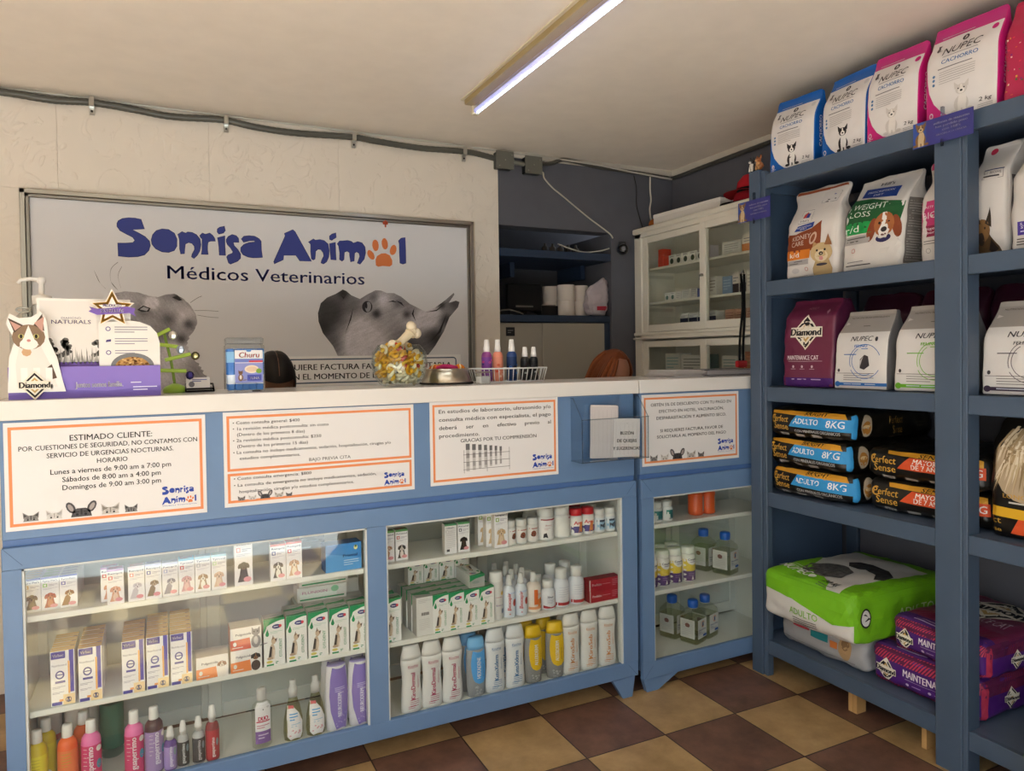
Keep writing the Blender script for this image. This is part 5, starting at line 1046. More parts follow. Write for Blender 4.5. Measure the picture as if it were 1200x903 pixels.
def kiro(word, c, sub):
    def g(A):
        h = .238; A.txt(word, .007, h*.40, .0165, c, 3, w=h*.40, rot=90, bold=.03); A.txt(sub, .0215, h*.45, .0055, c, 3, w=h*.18, rot=90)
        A.txt('KiroVet', 0, h*.685, .0085, c, 3, w=.038, bold=.01); A.rect(-.019, h*.675, .019, h*.679, c, 3); A.lines(-.014, .022, h*.19, 4, h*.028, .0016, c, 3); A.lines(-.02, .02, h*.10, 2, h*.026, .0016, c, 3)
    return g
BT = 'shampoo bottles on the bottom shelf'
def sham(key, name, fn, items, cat='shampoo', group=BT):
    for lb, x, y, z, rz in items: put(key, fn, name, lb, cat, (x, y, z), rz, group)
H, R = .237, .0405
W_ = wave(H, R)
sham('kd', 'shampoo_bottle', bottle(W_, 'plastic', '#e9e8e6', wcap(H, R), '#e6e5e3', kiro('KiroDermal', '#b5285e', 'Shampoo'), 1, .52), [('white curvy shampoo bottle with crimson lettering, first of three', .775, 2.447, Z3, .12), ('white curvy shampoo bottle with crimson lettering, second of three', .854, 2.450, Z3, .06), ('white curvy shampoo bottle with crimson lettering, third of three', .933, 2.448, Z3, .03)])
sham('kx', 'shampoo_bottle', bottle(W_, 'plastic', '#e6e8ea', wcap(H, R), '#e3e5e7', kiro('KetoXiderm', '#1f6fa8', 'Shampoo'), 1, .52), [('white curvy shampoo bottle with blue lettering, left one of two', 1.104, 2.447, Z3, .03), ('white curvy shampoo bottle with blue lettering, right one of two', 1.189, 2.447, Z3, -.02), ('white curvy shampoo bottle with blue lettering in the second row', 1.165, 2.50, Z3, 0)])
sham('ks', 'shampoo_bottle', bottle(W_, 'plastic', '#e9e7e3', wcap(H, R), '#e6e4e0', kiro('KiroSeb', '#d98a3a', 'Shampoo'), 1, .52), [('white curvy shampoo bottle with orange lettering, first of three at the right', 1.437, 2.447, Z3, -.05), ('white curvy shampoo bottle with orange lettering, second of three at the right', 1.522, 2.447, Z3, -.08), ('white curvy shampoo bottle with orange lettering, third of three at the right', 1.609, 2.448, Z3, -.12), ('white curvy shampoo bottle in the second row behind the first orange lettered one', 1.447, 2.505, Z3, 0), ('white curvy shampoo bottle in the second row behind the second orange lettered one', 1.5275, 2.506, Z3, 0), ('white curvy shampoo bottle in the second row behind the third orange lettered one', 1.608, 2.508, Z3, 0)])
def oval(h, r): return [(r*.80, 0), (r*.86, h*.01), (r*.97, h*.25), (r*1.0, h*.5), (r*.95, h*.80), (r*.94, h*.805)]
def ocap(h, r): return [(r*.94, h*.805), (r*.90, h*.88), (r*.80, h*.975), (r*.72, h), (.001, h)]
def micro(c, c2, word):
    def g(A):
        h = .218; p = [(-.016, h*.95*.83)]+[(-.018-.010*math.sin(PI*q)*.7+(.018*(1-q) if q < .25 else 0)*0, h*(.80-.48*q)) for q in [i/10 for i in range(11)]]+[(-.010, h*.26), (.006, h*.22), (.022, h*.23), (.034, h*.28), (.036, h*.55), (.030, h*.80)]
        A.poly(p, c, 2, .008); A.txt(word, .012, h*.50, .015, '#f2f0ee', 5, w=h*.36, rot=90, bold=.03); A.txt('shampoo', .0245, h*.44, .005, c2, 5, w=h*.22, rot=90)
        for i in range(7): A.ring(random.uniform(-.014, .016), h*random.uniform(.06, .18), .0022, .0034, '#dfe0e2', 3, n=8)
        A.lines(-.012, .02, h*.045, 2, .005, .0012, '#d0d0d4', 3)
    return g
H2, R2 = .219, .0385
sham('mb', 'shampoo_bottle', bottle(oval(H2, R2), 'plastic', '#9b9fa3', ocap(H2, R2), '#7bbdf0', micro('#5aabee', '#1f3f7a', 'HEXADENE'), 1, .56), [('light blue and silver shampoo bottle, front of three blue ones', 1.027, 2.449, Z3, -.02), ('light blue and silver shampoo bottle, second of three blue ones', 1.019, 2.502, Z3, 0), ('light blue and silver shampoo bottle, rearmost of three blue ones', 1.012, 2.555, Z3, 0)])
sham('my', 'shampoo_bottle', bottle(oval(H2, R2), 'plastic', '#8f9092', ocap(H2, R2), '#e8bf1c', micro('#ecc21e', '#7a6420', 'ALLERDERM'), 1, .56), [('yellow and silver shampoo bottle, left one in front', 1.268, 2.448, Z3, -.02), ('yellow and silver shampoo bottle, right one in front', 1.364, 2.447, Z3, -.22), ('yellow and silver shampoo bottle, second row at left', 1.262, 2.502, Z3, 0), ('yellow and silver shampoo bottle, second row at right', 1.345, 2.505, Z3, 0), ('yellow and silver shampoo bottle, third row at left', 1.268, 2.558, Z3, 0)])
def neu(A):
    h = .222; p = [(-.019, h*.97), (-.026, h*.80), (-.030, h*.55), (-.026, h*.30), (-.014, h*.10), (-.008, h*.02), (.026, h*.02), (.035, h*.3), (.037, h*.55), (.032, h*.82), (.028, h*.97)]
    A.poly(p, '#8f7cc6', 2, .008); A.txt('NEURODERM', .010, h*.40, .0135, '#ece8f6', 5, w=h*.36, rot=90, bold=.03); A.lines(-.012, .022, h*.66, 3, .006, .002, '#d4cbee', 4); A.txt('SKIN', .008, h*.57, .006, '#e8e4f4', 4, w=.018)
    for i in range(16): A.ell(random.uniform(-.010, .024), h*random.uniform(.06, .26), .0016, .0016, '#cfc6ea', 4, n=6)
H3, R3 = .223, .040
PN = [(R3*.82, 0), (R3*.88, .003), (R3*1.0, H3*.35), (R3*1.0, H3*.55), (R3*.92, H3*.85), (R3*.82, H3*.985)]
sham('ne', 'shampoo_bottle', bottle(PN, 'plastic', '#e4e2e8', [(R3*.82, H3*.985), (R3*.76, H3), (.001, H3)], '#a99ed0', neu, 1, .62), [('lilac and white shampoo bottle, left one in front beside the counter divider', .510, 2.452, Z3, .10), ('lilac and white shampoo bottle, right one in front beside the counter divider', .588, 2.452, Z3, .03), ('lilac and white shampoo bottle, behind the left lilac one', .508, 2.512, Z3, .05), ('lilac and white shampoo bottle, behind the right lilac one', .588, 2.512, Z3, .05)])
# bright bottles at the left of the bottom shelf
def guap(c, lab, txtc, bub='#efe9e2'):
    def g(A): A.txt('guaperrimo', .0045, .078, .0165, txtc, 4, w=.098, rot=90, bold=.03); A.ell(.019, .118, .0065, .009, bub, 3); A.ell(.019, .072, .006, .014, '#5aa0b8', 3); A.lines(-.021, -.012, .12, 6, .012, .0012, bub, 3)
    return g
def gshape(h, r): return [(r*.92, 0), (r, .004), (r, h*.68), (r*.93, h*.745), (r*.66, h*.795), (r*.42, h*.81), (r*.42, h*.82)]
def gcap(h, r): return [(r*.52, h*.815), (r*.54, h*.82), (r*.50, h*.985), (r*.46, h), (.001, h)]
def bubbles(A): A.ell(.0, .045, .013, .011, '#e8ead8', 3); A.ell(.0, .045, .009, .004, '#9ac0b8', 4); A.lines(-.018, .006, .12, 5, .009, .0015, '#b9a92a', 3)
GG = 'bright perfume bottles'
HG, RG = .200, .0262
for key, x, y, c, lc, a, cap, lb in (('gy', -.352, 2.458, '#d8c025', '#e6d83a', bubbles, '#efeeea', 'yellow shampoo bottle with white cap, first at the left end'), ('gy', -.338, 2.525, '', '', None, '', 'yellow shampoo bottle with white cap behind the first yellow one'), ('go', -.276, 2.456, '#f0682a', '#ea8048', bubbles, '#efeeea', 'orange shampoo bottle with white cap in front'), ('go', -.242, 2.522, '', '', None, '', 'orange shampoo bottle with white cap in the second row'), ('gp', -.216, 2.455, '#f07ab4', '#d84a78', guap(0, 0, '#f4e6ea'), '#f0efec', 'pink shampoo bottle with white cap beside the orange one'), ('gp', -.103, 2.456, '', '', None, '', 'pink shampoo bottle with white cap standing right of the open gap'), ('gv', -.0485, 2.456, '#5a3d40', '#a98fc0', guap(0, 0, '#efe8f2'), '#efeeea', 'dark bottle with lilac label and white cap beside the pink one')):
    put(key, bottle(gshape(HG, RG), 'plastic', c, gcap(HG, RG), cap, a, 1, .9, 20, (.006, .130), lc) if c else None, 'shampoo_bottle', lb, 'shampoo', (x, y, Z3), random.uniform(.1, .4) if key != 'gp' else .1, GG)
def tubep(A): A.rect(-.030, .10, .030, .118, '#b04348', 2); A.rect(-.018, .03, .018, .09, '#3a3436', 2); A.txt('pet', 0, .104, .010, '#eee0de', 4, w=.03)
TB = [(.022, 0), (.030, .004), (.032, .05), (.033, .12), (.033, .20), (.033, .205)]
for i, (x, y) in enumerate(((-.338, 2.605), (-.264, 2.590))): put('tubew', bottle(TB, 'plastic', '#dcd8d4', [(.033, .205), (.022, .218), (.001, .22)], '#d4d0cc', tubep, 1, .7), 'cream_tube', 'large white tube with red band, %s one behind the bright bottles' % ('left', 'right')[i], 'tube', (x, y, Z3), 0, 'white tubes')
put('green', bottle([(.030, 0), (.034, .006), (.034, .18), (.018, .21), (.016, .215)], 'clear', '#e4f0ea', [(.018, .215), (.018, .245), (.001, .246)], '#e0dfda', None, 1, 1, 20, (.03, .17), '#3f7a62'), 'lotion_bottle', 'green labelled clear bottle at the back behind the pink one', 'bottle', (-.172, 2.628, Z3), 0)
put('whtb', bottle([(.026, 0), (.028, .004), (.028, .16), (.014, .19), (.013, .195)], 'plastic', '#d8d4cf', [(.015, .195), (.014, .225), (.001, .226)], '#e6e4e0', None), 'lotion_bottle', 'plain white bottle at the back between the orange and green ones', 'bottle', (-.238, 2.658, Z3), 0)
def perf(h, r): return [(r*.94, 0), (r, .003), (r, h*.60), (r*.8, h*.665), (r*.42, h*.69), (r*.42, h*.70)]
def pcap(h, r): return [(r*.50, h*.69), (r*.52, h*.76), (r*.66, h*.765), (r*.62, h*.82), (r*.42, h*.98), (.001, h)]
def gtxt(c): return lambda A: (A.txt('guaperrimo', .002, .045, .010, c, 4, w=.062, rot=90, bold=.03), A.ell(.010, .060, .004, .012, '#8a9aa0', 3))
for key, x, h, r, c, lc, tc, lb in (('pv', -.004, .133, .0185, '#6a4a9a', '#a78fcc', '#efe8f6', 'small violet perfume spray, first of the small sprays'), ('pk1', .032, .143, .0165, '#b9b9ba', '#3a3a3c', '#d8d8d8', 'small clear spray with black label, second of the small sprays'), ('pk2', .0765, .146, .0180, '#b4b5b6', '#444347', '#c9c4c6', 'small clear spray with grey print, third of the small sprays'), ('pr', .1165, .174, .0200, '#8a2f36', '#b8363f', '#f4e8e8', 'dark red perfume spray, last of the small sprays')):
    put(key, bottle(perf(h, r), 'plastic', c, pcap(h, r), '#e9e8e6', gtxt(tc), 1, 1, 18, (.006, h*.56), lc), 'perfume_spray', lb, 'spray bottle', (x, 2.446, Z3), .15, GG)
# clear bottles
def clab(A):
    A.poly([(-.024, .02), (.024, .02), (.024, .135), (.016, .148), (-.016, .148), (-.024, .135)], '#efecee', 2, .008); A.rect(-.024, .018, .024, .058, '#8a64a4', 3, .008); A.txt('DUO', 0, .092, .014, '#c43f5a', 5, w=.030, bold=.05); A.rect(-.021, .087, .021, .091, '#c43f5a', 5); A.lines(-.02, .02, .075, 2, .007, .003, '#d08a9a', 5); A.lines(-.016, .016, .044, 2, .010, .004, '#d8c8e4', 5); A.ell(0, .128, .002, .002, '#2a2a2a', 5, n=6); A.ring(.015, .134, .002, .003, '#8a8a8a', 5, n=8)
CB = [(.026, 0), (.0315, .005), (.0322, .05), (.0322, .125), (.029, .140), (.016, .150), (.0135, .153)]
put('clr', bottle(CB, 'clear', '#f8f8f4', [(.0145, .152), (.0155, .155), (.0155, .186), (.013, .192), (.001, .1925)], '#c9c8c6', clab, 1, .62), 'lotion_bottle', 'clear bottle with white and purple label standing alone on the bottom shelf', 'bottle', (.267, 2.450, Z3), .10)
def slab(A):
    A.poly([(-.024, .018), (-.014, .006), (.018, .006), (.026, .022), (.027, .06), (.014, .092), (-.002, .112), (-.020, .118), (-.024, .08)], '#efebea', 2, .008); A.lines(-.016, .010, .088, 3, .009, .004, '#6aaede', 5); A.rect(-.018, .108, -.002, .118, '#d86a6a', 5); A.lines(-.012, .018, .056, 2, .007, .002, '#9ac4de', 5)
    for i in range(7): A.ell(random.uniform(-.016, .02), random.uniform(.016, .038), .0035, .0025, '#e0a8ac', 5, n=7)
SB = [(.024, 0), (.0300, .004), (.032, .03), (.030, .07), (.022, .11), (.015, .132), (.0125, .142)]
for i, x in enumerate((.366, .439)): put('spr', bottle(SB, 'clear', '#e2e0c4', [(.014, .141), (.0145, .155), (.016, .158), (.0155, .170), (.010, .176), (.010, .196), (.001, .197)], '#c6c6c4', slab, 1.02, .72), 'spray_bottle', 'clear pear shaped spray bottle, %s one beside the lilac bottles' % ('left', 'right')[i], 'spray bottle', (x, 2.450, Z3), .08, 'clear pear shaped sprays')

# ---------------------------------------------------------------- right pane
put('oA', carton(.044, .03, .110, '#6fb06a', '#e8e4e2', petbox('#6fae5e', '#8a86b4', 'Rimatel', '#b58a6e', '#e2c4b0', 'side')), 'medicine_carton', 'green topped carton with a tan dog beside the divider, right pane', 'box', (.702, 2.455, Z1), 0, G_TAB)
put('oB', carton(.0455, .03, .110, '#5aa05a', '#e8e4e2', petbox('#5ba05a', '#d4404a', 'Rimatel', '#3f3c3c', '#e8dcd6')), 'medicine_carton', 'green topped carton with a black and white dog, right pane', 'box', (.752, 2.457, Z1), .02, G_TAB)
put('oC', carton(.046, .03, .110, '#3f9a62', '#dedad6', petbox('#4aa06a', '#888888', 'x', '#000000', '#000000', 'back')), 'medicine_carton', 'green topped carton turned to show its printed back, right pane', 'box', (.936, 2.450, Z1), -.03, G_TAB)
put('oD', carton(.046, .03, .110, '#3f9a62', '#e8e4e2', petbox('#5aa86a', '#33425a', 'Rimatel', '#1d1b1d', '#3a2e26')), 'medicine_carton', 'green topped carton with a black puppy, right pane', 'box', (.988, 2.452, Z1), -.02, G_TAB)
for i in range(3): put('lab', carton(.055, .03, .141, '#7a9a3a', '#e4dcd4', petbox('#dc5a4a', '#8ab43a', 'Longuard', '#d2b48e', '#e6cdb0')), 'medicine_carton', 'taller red topped carton with a yellow labrador, %s' % ('front of a row of three', 'second of a row of three', 'rearmost of a row of three')[i], 'box', (1.136-.020*i, 2.440+i*.033, Z1), 0, G_TAB)
def jar(h, r, capc, art, lab, labc='#eceae8', cr=.94, body='#e6e5e2'):
    sh = [(r*.92, 0), (r, .003), (r, h*.66), (r*.92, h*.71), (r*.78, h*.735), (r*.78, h*.75)]
    return bottle(sh, 'plastic', body, [(r*cr*.98, h*.745), (r*cr, h*.75), (r*cr, h*.985), (r*cr*.94, h), (.001, h)], capc, art, 1, 1, 20, lab, labc)
def pill1(A): A.rect(-.02, .052, .02, .055, '#a8303a', 2); A.ell(-.004, .034, .010, .012, '#8a4a32', 2); A.ell(-.008, .030, .007, .007, '#3a2a24', 3); A.lines(.004, .016, .042, 4, .006, .0015, '#8f8a92', 2)
def pill2(A): A.rect(-.03, .078, .03, .083, '#9c2733', 2); A.poly([(-.024, .01), (-.006, .01), (-.012, .03), (-.022, .026)], '#26242a', 2); A.txt('Artro', -.004, .055, .008, '#b04a50', 3, w=.026); A.lines(.010, .028, .066, 8, .007, .0014, '#8a8690', 2); A.lines(-.02, .004, .047, 2, .006, .0015, '#c08a90', 2)
def pill3(A): A.rect(.008, .074, .034, .080, '#9c2733', 2); A.lines(.008, .030, .066, 9, .006, .0012, '#9a96a0', 2)
def artri(A): A.rect(-.03, .012, .03, .038, '#4a3f86', 2); A.txt('Artri', -.004, .045, .014, '#d23a36', 4, w=.036, bold=.04); A.poly([(-.006, .012), (.012, .012), (.012, .05), (.0, .054)], '#d8803a', 3); A.ell(.004, .05, .007, .006, '#e0a05a', 4); A.ell(.020, .026, .006, .009, '#c85a8a', 3)
def bw(A): A.rect(-.022, .044, .022, .052, '#26364e', 2); A.rect(-.022, .012, .022, .044, '#9cc0d8', 2); A.rect(-.012, .018, .006, .036, '#2a3444', 3); A.ell(.012, .030, .007, .010, '#3a4658', 3); A.lines(-.018, .018, .0145, 1, 1, .002, '#d0dee8', 3)
GJ = 'pill jars on the top shelf'
for key, h, r, cc, a, lab, lc, its in (('js', .093, .0225, '#e8e7e4', pill1, (.008, .058), '#e9e4e0', [(1.185, 2.468, 'small white pill jar with red line, first of three small ones', .6), (1.2325, 2.466, 'small white pill jar with red line, second of three small ones', .1), (1.2825, 2.468, 'small white pill jar with red line, third of three small ones', 0)]),
    ('jl', .124, .0355, '#e6e5e2', pill2, (.006, .080), '#ece8e6', [(1.3455, 2.478, 'large white pill jar with red band, left one of the pair in front', .0)]), ('jl2', .123, .0355, '#e6e5e2', pill3, (.006, .080), '#e6e4de', [(1.4185, 2.480, 'large white pill jar turned to its text side, right one of the pair in front', .3)]),
    ('jl3', .122, .034, '#e3e2de', pill3, (.006, .080), '#e6e4de', [(1.325, 2.56, 'large white pill jar behind the left one of the front pair', 0), (1.42, 2.565, 'large white pill jar behind the right one of the front pair', 0)]),
    ('jr', .107, .0272, '#d1232c', artri, (.008, .066), '#f0ede8', [(1.4835, 2.473, 'white jar with red lid and violet label, left one in front', .1), (1.5395, 2.474, 'white jar with red lid and violet label, right one in front', -.1), (1.52, 2.545, 'white jar with red lid and violet label in the second row', 0)]),
    ('jb', .096, .0240, '#e4e4e0', bw, (.008, .060), '#dfe4e8', [(1.592, 2.468, 'small white jar with blue label, left one at the right end', .1), (1.641, 2.468, 'small white jar with blue label, right one at the right end', 0), (1.61, 2.56, 'small white jar with blue label in the second row at the right end', 0)])):
    for x, y, lb, rz in its: put(key, jar(h, r, cc, a, lab, lc), 'pill_jar', lb, 'jar', (x, y, Z1), rz, GJ)
# block of dental cartons, right pane
OTS = carton(.0605, .046, .138, '#a4a6a2', '#c9cac6', oti); OTB = carton(.0625, .046, .138, '#a9a9a5', '#c4c3be', otiback)
put('oti', OT, 'dental_carton', 'white and green dental carton standing alone right of the divider', 'box', (.705, 2.434, Z2), -.03, GO)
put('oti', OT, 'dental_carton', 'white and green dental carton behind the lone one right of the divider', 'box', (.700, 2.50, Z2), -.03, GO)
for r_ in range(4):
    for c_ in range(5):
        x = .826+c_*.0608-.004*r_; y = 2.434+r_*.0495
        if r_ == 0 and c_ == 0: put('otb', OTB, 'dental_carton', 'dental carton turned to its barcode side at the front left of the block', 'box', (x, y, Z2), .02, GO)
        else: put('ots', OTS, 'dental_carton', 'white and green dental carton in the block, %s row back, %s from its left' % (ORD[r_], ORD[c_]), 'box', (x, y, Z2), 0, GO)
for c_ in range(4): put('ots', OTS, 'dental_carton', 'white and green dental carton standing on top of the block, %s from the left' % ORD[c_], 'box', (.845+c_*.0625, 2.588, Z2+.1385), 0, GO, rx=0, sc=(1, 1, .62))
o = put('ots', OTS, 'dental_carton', 'white and green dental carton lying on its back on the right side of the block', 'box', (1.035, 2.578, Z2+.1858), PI, GO, rx=-PI/2)
GB = 'bottles on the middle shelf'
put('can', bottle([(.0255, 0), (.0265, .002), (.0265, .135), (.0252, .142), (.0262, .144)], 'plastic', '#dddbd8', [(.0255, .144), (.026, .146), (.026, .174), (.024, .178), (.001, .1785)], '#eae9e6', lambda A: (A.ell(.012, .10, .006, .008, '#e0b84a', 2), A.lines(-.014, .012, .085, 2, .03, .0016, '#c06a72', 2), A.txt('bac', .002, .052, .008, '#8a8ab0', 3, w=.03), A.ell(.014, .032, .006, .01, '#7a8aa0', 2))), 'spray_can', 'white spray can with yellow spots beside the dental cartons', 'spray can', (1.1235, 2.468, Z2), .1, GB)
def blix(A): A.txt('Bexapir', -.006, .062, .012, '#c83a3a', 3, w=.066, rot=90, bold=.04); A.ell(.012, .055, .009, .014, '#d2503f', 2); A.ell(.012, .062, .006, .007, '#a84032', 3); A.rect(-.018, .090, .018, .096, '#c3d4ea', 2); A.lines(-.012, -.004, .028, 2, .016, .004, '#d86a6a', 2)
SBt = [(.0235, 0), (.0248, .003), (.0248, .098), (.019, .112), (.012, .118), (.011, .121)]
SC_ = [(.012, .119), (.0125, .126), (.0115, .130), (.0095, .158), (.001, .159)]
for x, y, lb in ((1.1765, 2.466, 'white spray bottle with red lettering, left one in front'), (1.2275, 2.466, 'white spray bottle with red lettering, right one in front'), (1.165, 2.522, 'white spray bottle with red lettering, second row at left'), (1.215, 2.522, 'white spray bottle with red lettering, second row in the middle'), (1.262, 2.522, 'white spray bottle with red lettering, second row at right'), (1.165, 2.575, 'white spray bottle with red lettering, third row at left'), (1.215, 2.577, 'white spray bottle with red lettering, third row in the middle'), (1.262, 2.575, 'white spray bottle with red lettering, third row at right'), (1.19, 2.63, 'white spray bottle with red lettering, rear row at left'), (1.243, 2.63, 'white spray bottle with red lettering, rear row at right')):
    put('blx', bottle(SBt, 'plastic', '#dfe5ee', SC_, '#dcdcda', blix, 1, 1, 18), 'spray_bottle', lb, 'spray bottle', (x, y, Z2), .1, GB)
put('orng', bottle([(.029, 0), (.0305, .003), (.0305, .095), (.024, .108), (.013, .114), (.012, .116)], 'plastic', '#e8dcd0', [(.013, .115), (.0135, .122), (.0105, .150), (.001, .151)], '#e6e5e2', lambda A: (A.rect(-.010, .03, .006, .088, '#e2702e', 2), A.poly([(.006, .016), (.026, .03), (.024, .055), (.006, .05)], '#e2863e', 2), A.rect(-.028, .012, .028, .022, '#e8a070', 2), A.txt('Ovitrol', .016, .066, .008, '#d2503a', 3, w=.02), A.ell(.020, .040, .006, .007, '#6a6a3a', 3)), 1, .9), 'spray_bottle', 'orange and white nozzle bottle right of the red lettered sprays', 'spray bottle', (1.287, 2.474, Z2), 0, GB)
def shv(key, h, r, its):
    def a(A): A.poly([(-r*.9, h*.06), (r*.9, h*.06), (r*.9, h*.13), (0, h*.10), (-r*.9, h*.16)], '#a8343c', 2); A.txt('Shet', -r*.1, h*.42, r*.26, '#2a3050', 3, w=r*.8, bold=.04); A.lines(-r*.55, r*.6, h*.36, 4, h*.045, h*.012, '#9a98ac', 2)
    def a2(A): A.rect(-r*.95, h*.05, r*.95, h*.13, '#ab3038', 2); A.lines(-r*.7, r*.7, h*.52, 5, h*.06, h*.01, '#b9b9cc', 2)
    sh = [(r*.93, 0), (r, .003), (r, h*.58), (r*.86, h*.665), (r*.60, h*.72), (r*.56, h*.745)]
    for x, y, lb in its: put(key, bottle(sh, 'plastic', '#e2e4ea', [(r*.66, h*.735), (r*.70, h*.74), (r*.70, h*.985), (r*.66, h), (.001, h)], '#e8e8e5', a if key == 'sh1' else a2), 'supplement_bottle', lb, 'bottle', (x, y, Z2), 0, GB)
shv('sh1', .112, .0305, [(1.350, 2.473, 'short white bottle with a red wave at its foot')])
shv('sh2', .148, .0330, [(1.413, 2.477, 'tall white bottle with red foot band, left one in front'), (1.484, 2.478, 'tall white bottle with red foot band, right one in front'), (1.405, 2.55, 'tall white bottle with red foot band, second row at left'), (1.475, 2.553, 'tall white bottle with red foot band, second row at right')])
shv('sh3', .118, .026, [(1.335, 2.535, 'small white bottle behind the one with the red wave'), (1.325, 2.60, 'small white bottle at the rear behind the orange nozzle bottle')])
def redb(A, w, h, T, d): A.rect(0, 0, w, h, '#a81f30', 1); A.rect(0, 0, w*.03, h, '#d8c4c4', 2); A.txt('Prednizo', w*.24, h*.42, h*.22, '#ecdcdc', 3, w=w*.3, bold=.03); A.lines(w*.42, w*.68, h*.5, 1, 1, h*.04, '#d89aa0', 2); A.lines(w*.74, w*.94, h*.75, 4, h*.16, h*.05, '#cf7f88', 2); T.rect(-w*.5, 0, w*.5, d, '#8f1a28', 2)
for i in range(2): put('redb', carton(.146, .045, .0455, '#931a2a', '#8c1928', redb), 'medicine_carton', 'long flat red carton, %s of two at the right end of the middle shelf' % ('lower', 'upper')[i], 'box', (1.594, 2.434, Z2+i*.0460), .02-i*.03, 'red cartons')

# ---------------------------------------------------------------- narrow counter
def petw(A): A.rect(-.024, .03, .024, .048, '#3a8a82', 2); A.rect(-.012, .014, .016, .046, '#2f6f72', 3); A.lines(-.016, .016, .010, 1, 1, .003, '#4a5a68', 3)
for i, x in enumerate((1.829, 1.885, 1.940)): put('pw', jar(.084, .0262, '#e2e1dd', petw, (.006, .054), '#dfe0de', .86), 'pill_jar', 'white pill jar with teal label, %s of three in the narrow counter' % ORD[i], 'jar', (x, 2.474+.004*(i == 0), .6845), .3*i-.2, 'white jars in the narrow counter')
def ojar(A): A.rect(.004, .018, .022, .082, '#b9b4ae', 3); A.lines(.006, .020, .076, 8, .007, .0016, '#8a8680', 4); A.lines(-.026, -.010, .075, 8, .008, .0012, '#c4501c', 2)
for i, x in enumerate((2.119, 2.187)): put('oj', bottle([(.028, 0), (.033, .004), (.034, .02), (.034, .094), (.030, .098)], 'plastic', '#e8632a', [(.030, .098), (.030, .122), (.001, .123)], '#e26a34', ojar), 'orange_canister', 'orange canister, %s one on the top shelf of the narrow counter' % ('left', 'right')[i], 'canister', (x, 2.496, .6845), .2, 'orange canisters')
def comp(A):
    A.rect(-.036, .044, .036, .098, '#e2c63c', 2, .01); A.rect(-.036, .004, .036, .046, '#5e3f74', 2, .01); A.ell(0, .094, .026, .022, '#ece9e2', 4, n=18, step=.008); A.txt('Complete', .0, .092, .009, '#3a3448', 6, w=.044, bold=.03); A.lines(-.014, .014, .084, 1, 1, .003, '#9a90a8', 6); A.poly([(-.008, .008), (.004, .008), (-.002, .026)], '#e8e4e0', 5); A.lines(-.02, .02, .034, 2, .008, .0016, '#a48ab4', 5)
CJ = [(.030, 0), (.0328, .004), (.0328, .112), (.030, .118), (.027, .121)]
for x, y, lb in ((1.8575, 2.49, 'first from the left in front'), (1.925, 2.492, 'second from the left in front'), (1.996, 2.496, 'third from the left in front'), (2.066, 2.492, 'fourth from the left in front'), (1.895, 2.565, 'left one in the second row'), (1.965, 2.568, 'middle one in the second row'), (2.04, 2.57, 'right one in the second row')):
    put('cj', bottle(CJ, 'plastic', '#e6e3dc', [(.0310, .121), (.0315, .123), (.0315, .146), (.030, .150), (.001, .1505)], '#e6e4de', comp), 'nutrition_bottle', 'yellow and purple nutrition bottle with white lid, '+lb, 'bottle', (x, y, .4025), .1, 'yellow and purple bottles')
def gal():
    w = .046; P_ = [rsq(w*.92, 0, .012), rsq(w, .006, .014), rsq(w, .110, .014), rsq(w*.94, .128, .018), rsq(w*.62, .146, .020), rsq(w*.40, .152, .016)]
    b = stack(MB(), P_, 'clear', '#f7f8f2'); lq = stack(MB(), [rsq(w*.93, .003, .012), rsq(w*.95, .008, .013), rsq(w*.95, .105, .013)], 'clear', '#f6f7ea')
    l = MB(); l.box(-.036, .036, -w-.0012, -w-.0004, .026, .108, 'print', '#d8d8d4'); A = Art(l, FR((0, -w-.0012, .026), (1, 0, 0), (0, 0, 1)))
    A.ring(.004, .060, .010, .0145, '#d9a58a', 1, 20, 300); A.poly([(-.002, .050), (.010, .052), (.008, .070), (.0, .068)], '#4a5680', 2); A.txt('Electrolitos', 0, .034, .0065, '#2f4a80', 2, w=.058, bold=.03); A.txt('Pets', -.018, .024, .006, '#2f4a80', 2, w=.022, bold=.03); A.lines(-.030, .02, .018, 1, 1, .002, '#8a94a8', 2); A.rect(.004, .004, .032, .014, '#2a5aa8', 2)
    l2 = MB(); l2.box(-w-.0012, -w-.0004, -.036, .036, .026, .108, 'print', '#cfcfc8'); B = Art(l2, FR((-w-.0012, 0, .026), (0, -1, 0), (0, 0, 1))); B.lines(-.028, .026, .07, 8, .008, .0016, '#a8a8a4', 1); B.ell(0, .056, .012, .010, '#8a5a52', 1)
    c = MB().lathe([(.0225, .152), (.0225, .156), (.0235, .158), (.0235, .180), (.020, .185), (.001, .186)], 'plastic', '#1c62c8', 20).lathe([(.0215, .150), (.0215, .156)], 'plastic', '#dcdcda', 20, 1, 1, (0, 0, 0), True, False)
    return [('bottle', b), ('liquid', lq, 0), ('label', l, 0), ('side_label', l2, 0), ('cap', c)]
for x, y, z, rz, lb in ((2.238, 2.585, .4025, .35, 'rear one on the middle shelf of the narrow counter'), (2.282, 2.49, .4025, .32, 'front one on the middle shelf of the narrow counter'), (2.065, 2.60, .117, .35, 'left one on the bottom shelf of the narrow counter'), (2.107, 2.507, .117, .34, 'front one on the bottom shelf of the narrow counter'), (2.200, 2.535, .117, .30, 'right one on the bottom shelf of the narrow counter')):
    put('gal', gal, 'electrolyte_bottle', 'square clear bottle with blue cap, '+lb, 'bottle', (x, y, z), rz, 'square clear bottles with blue caps')
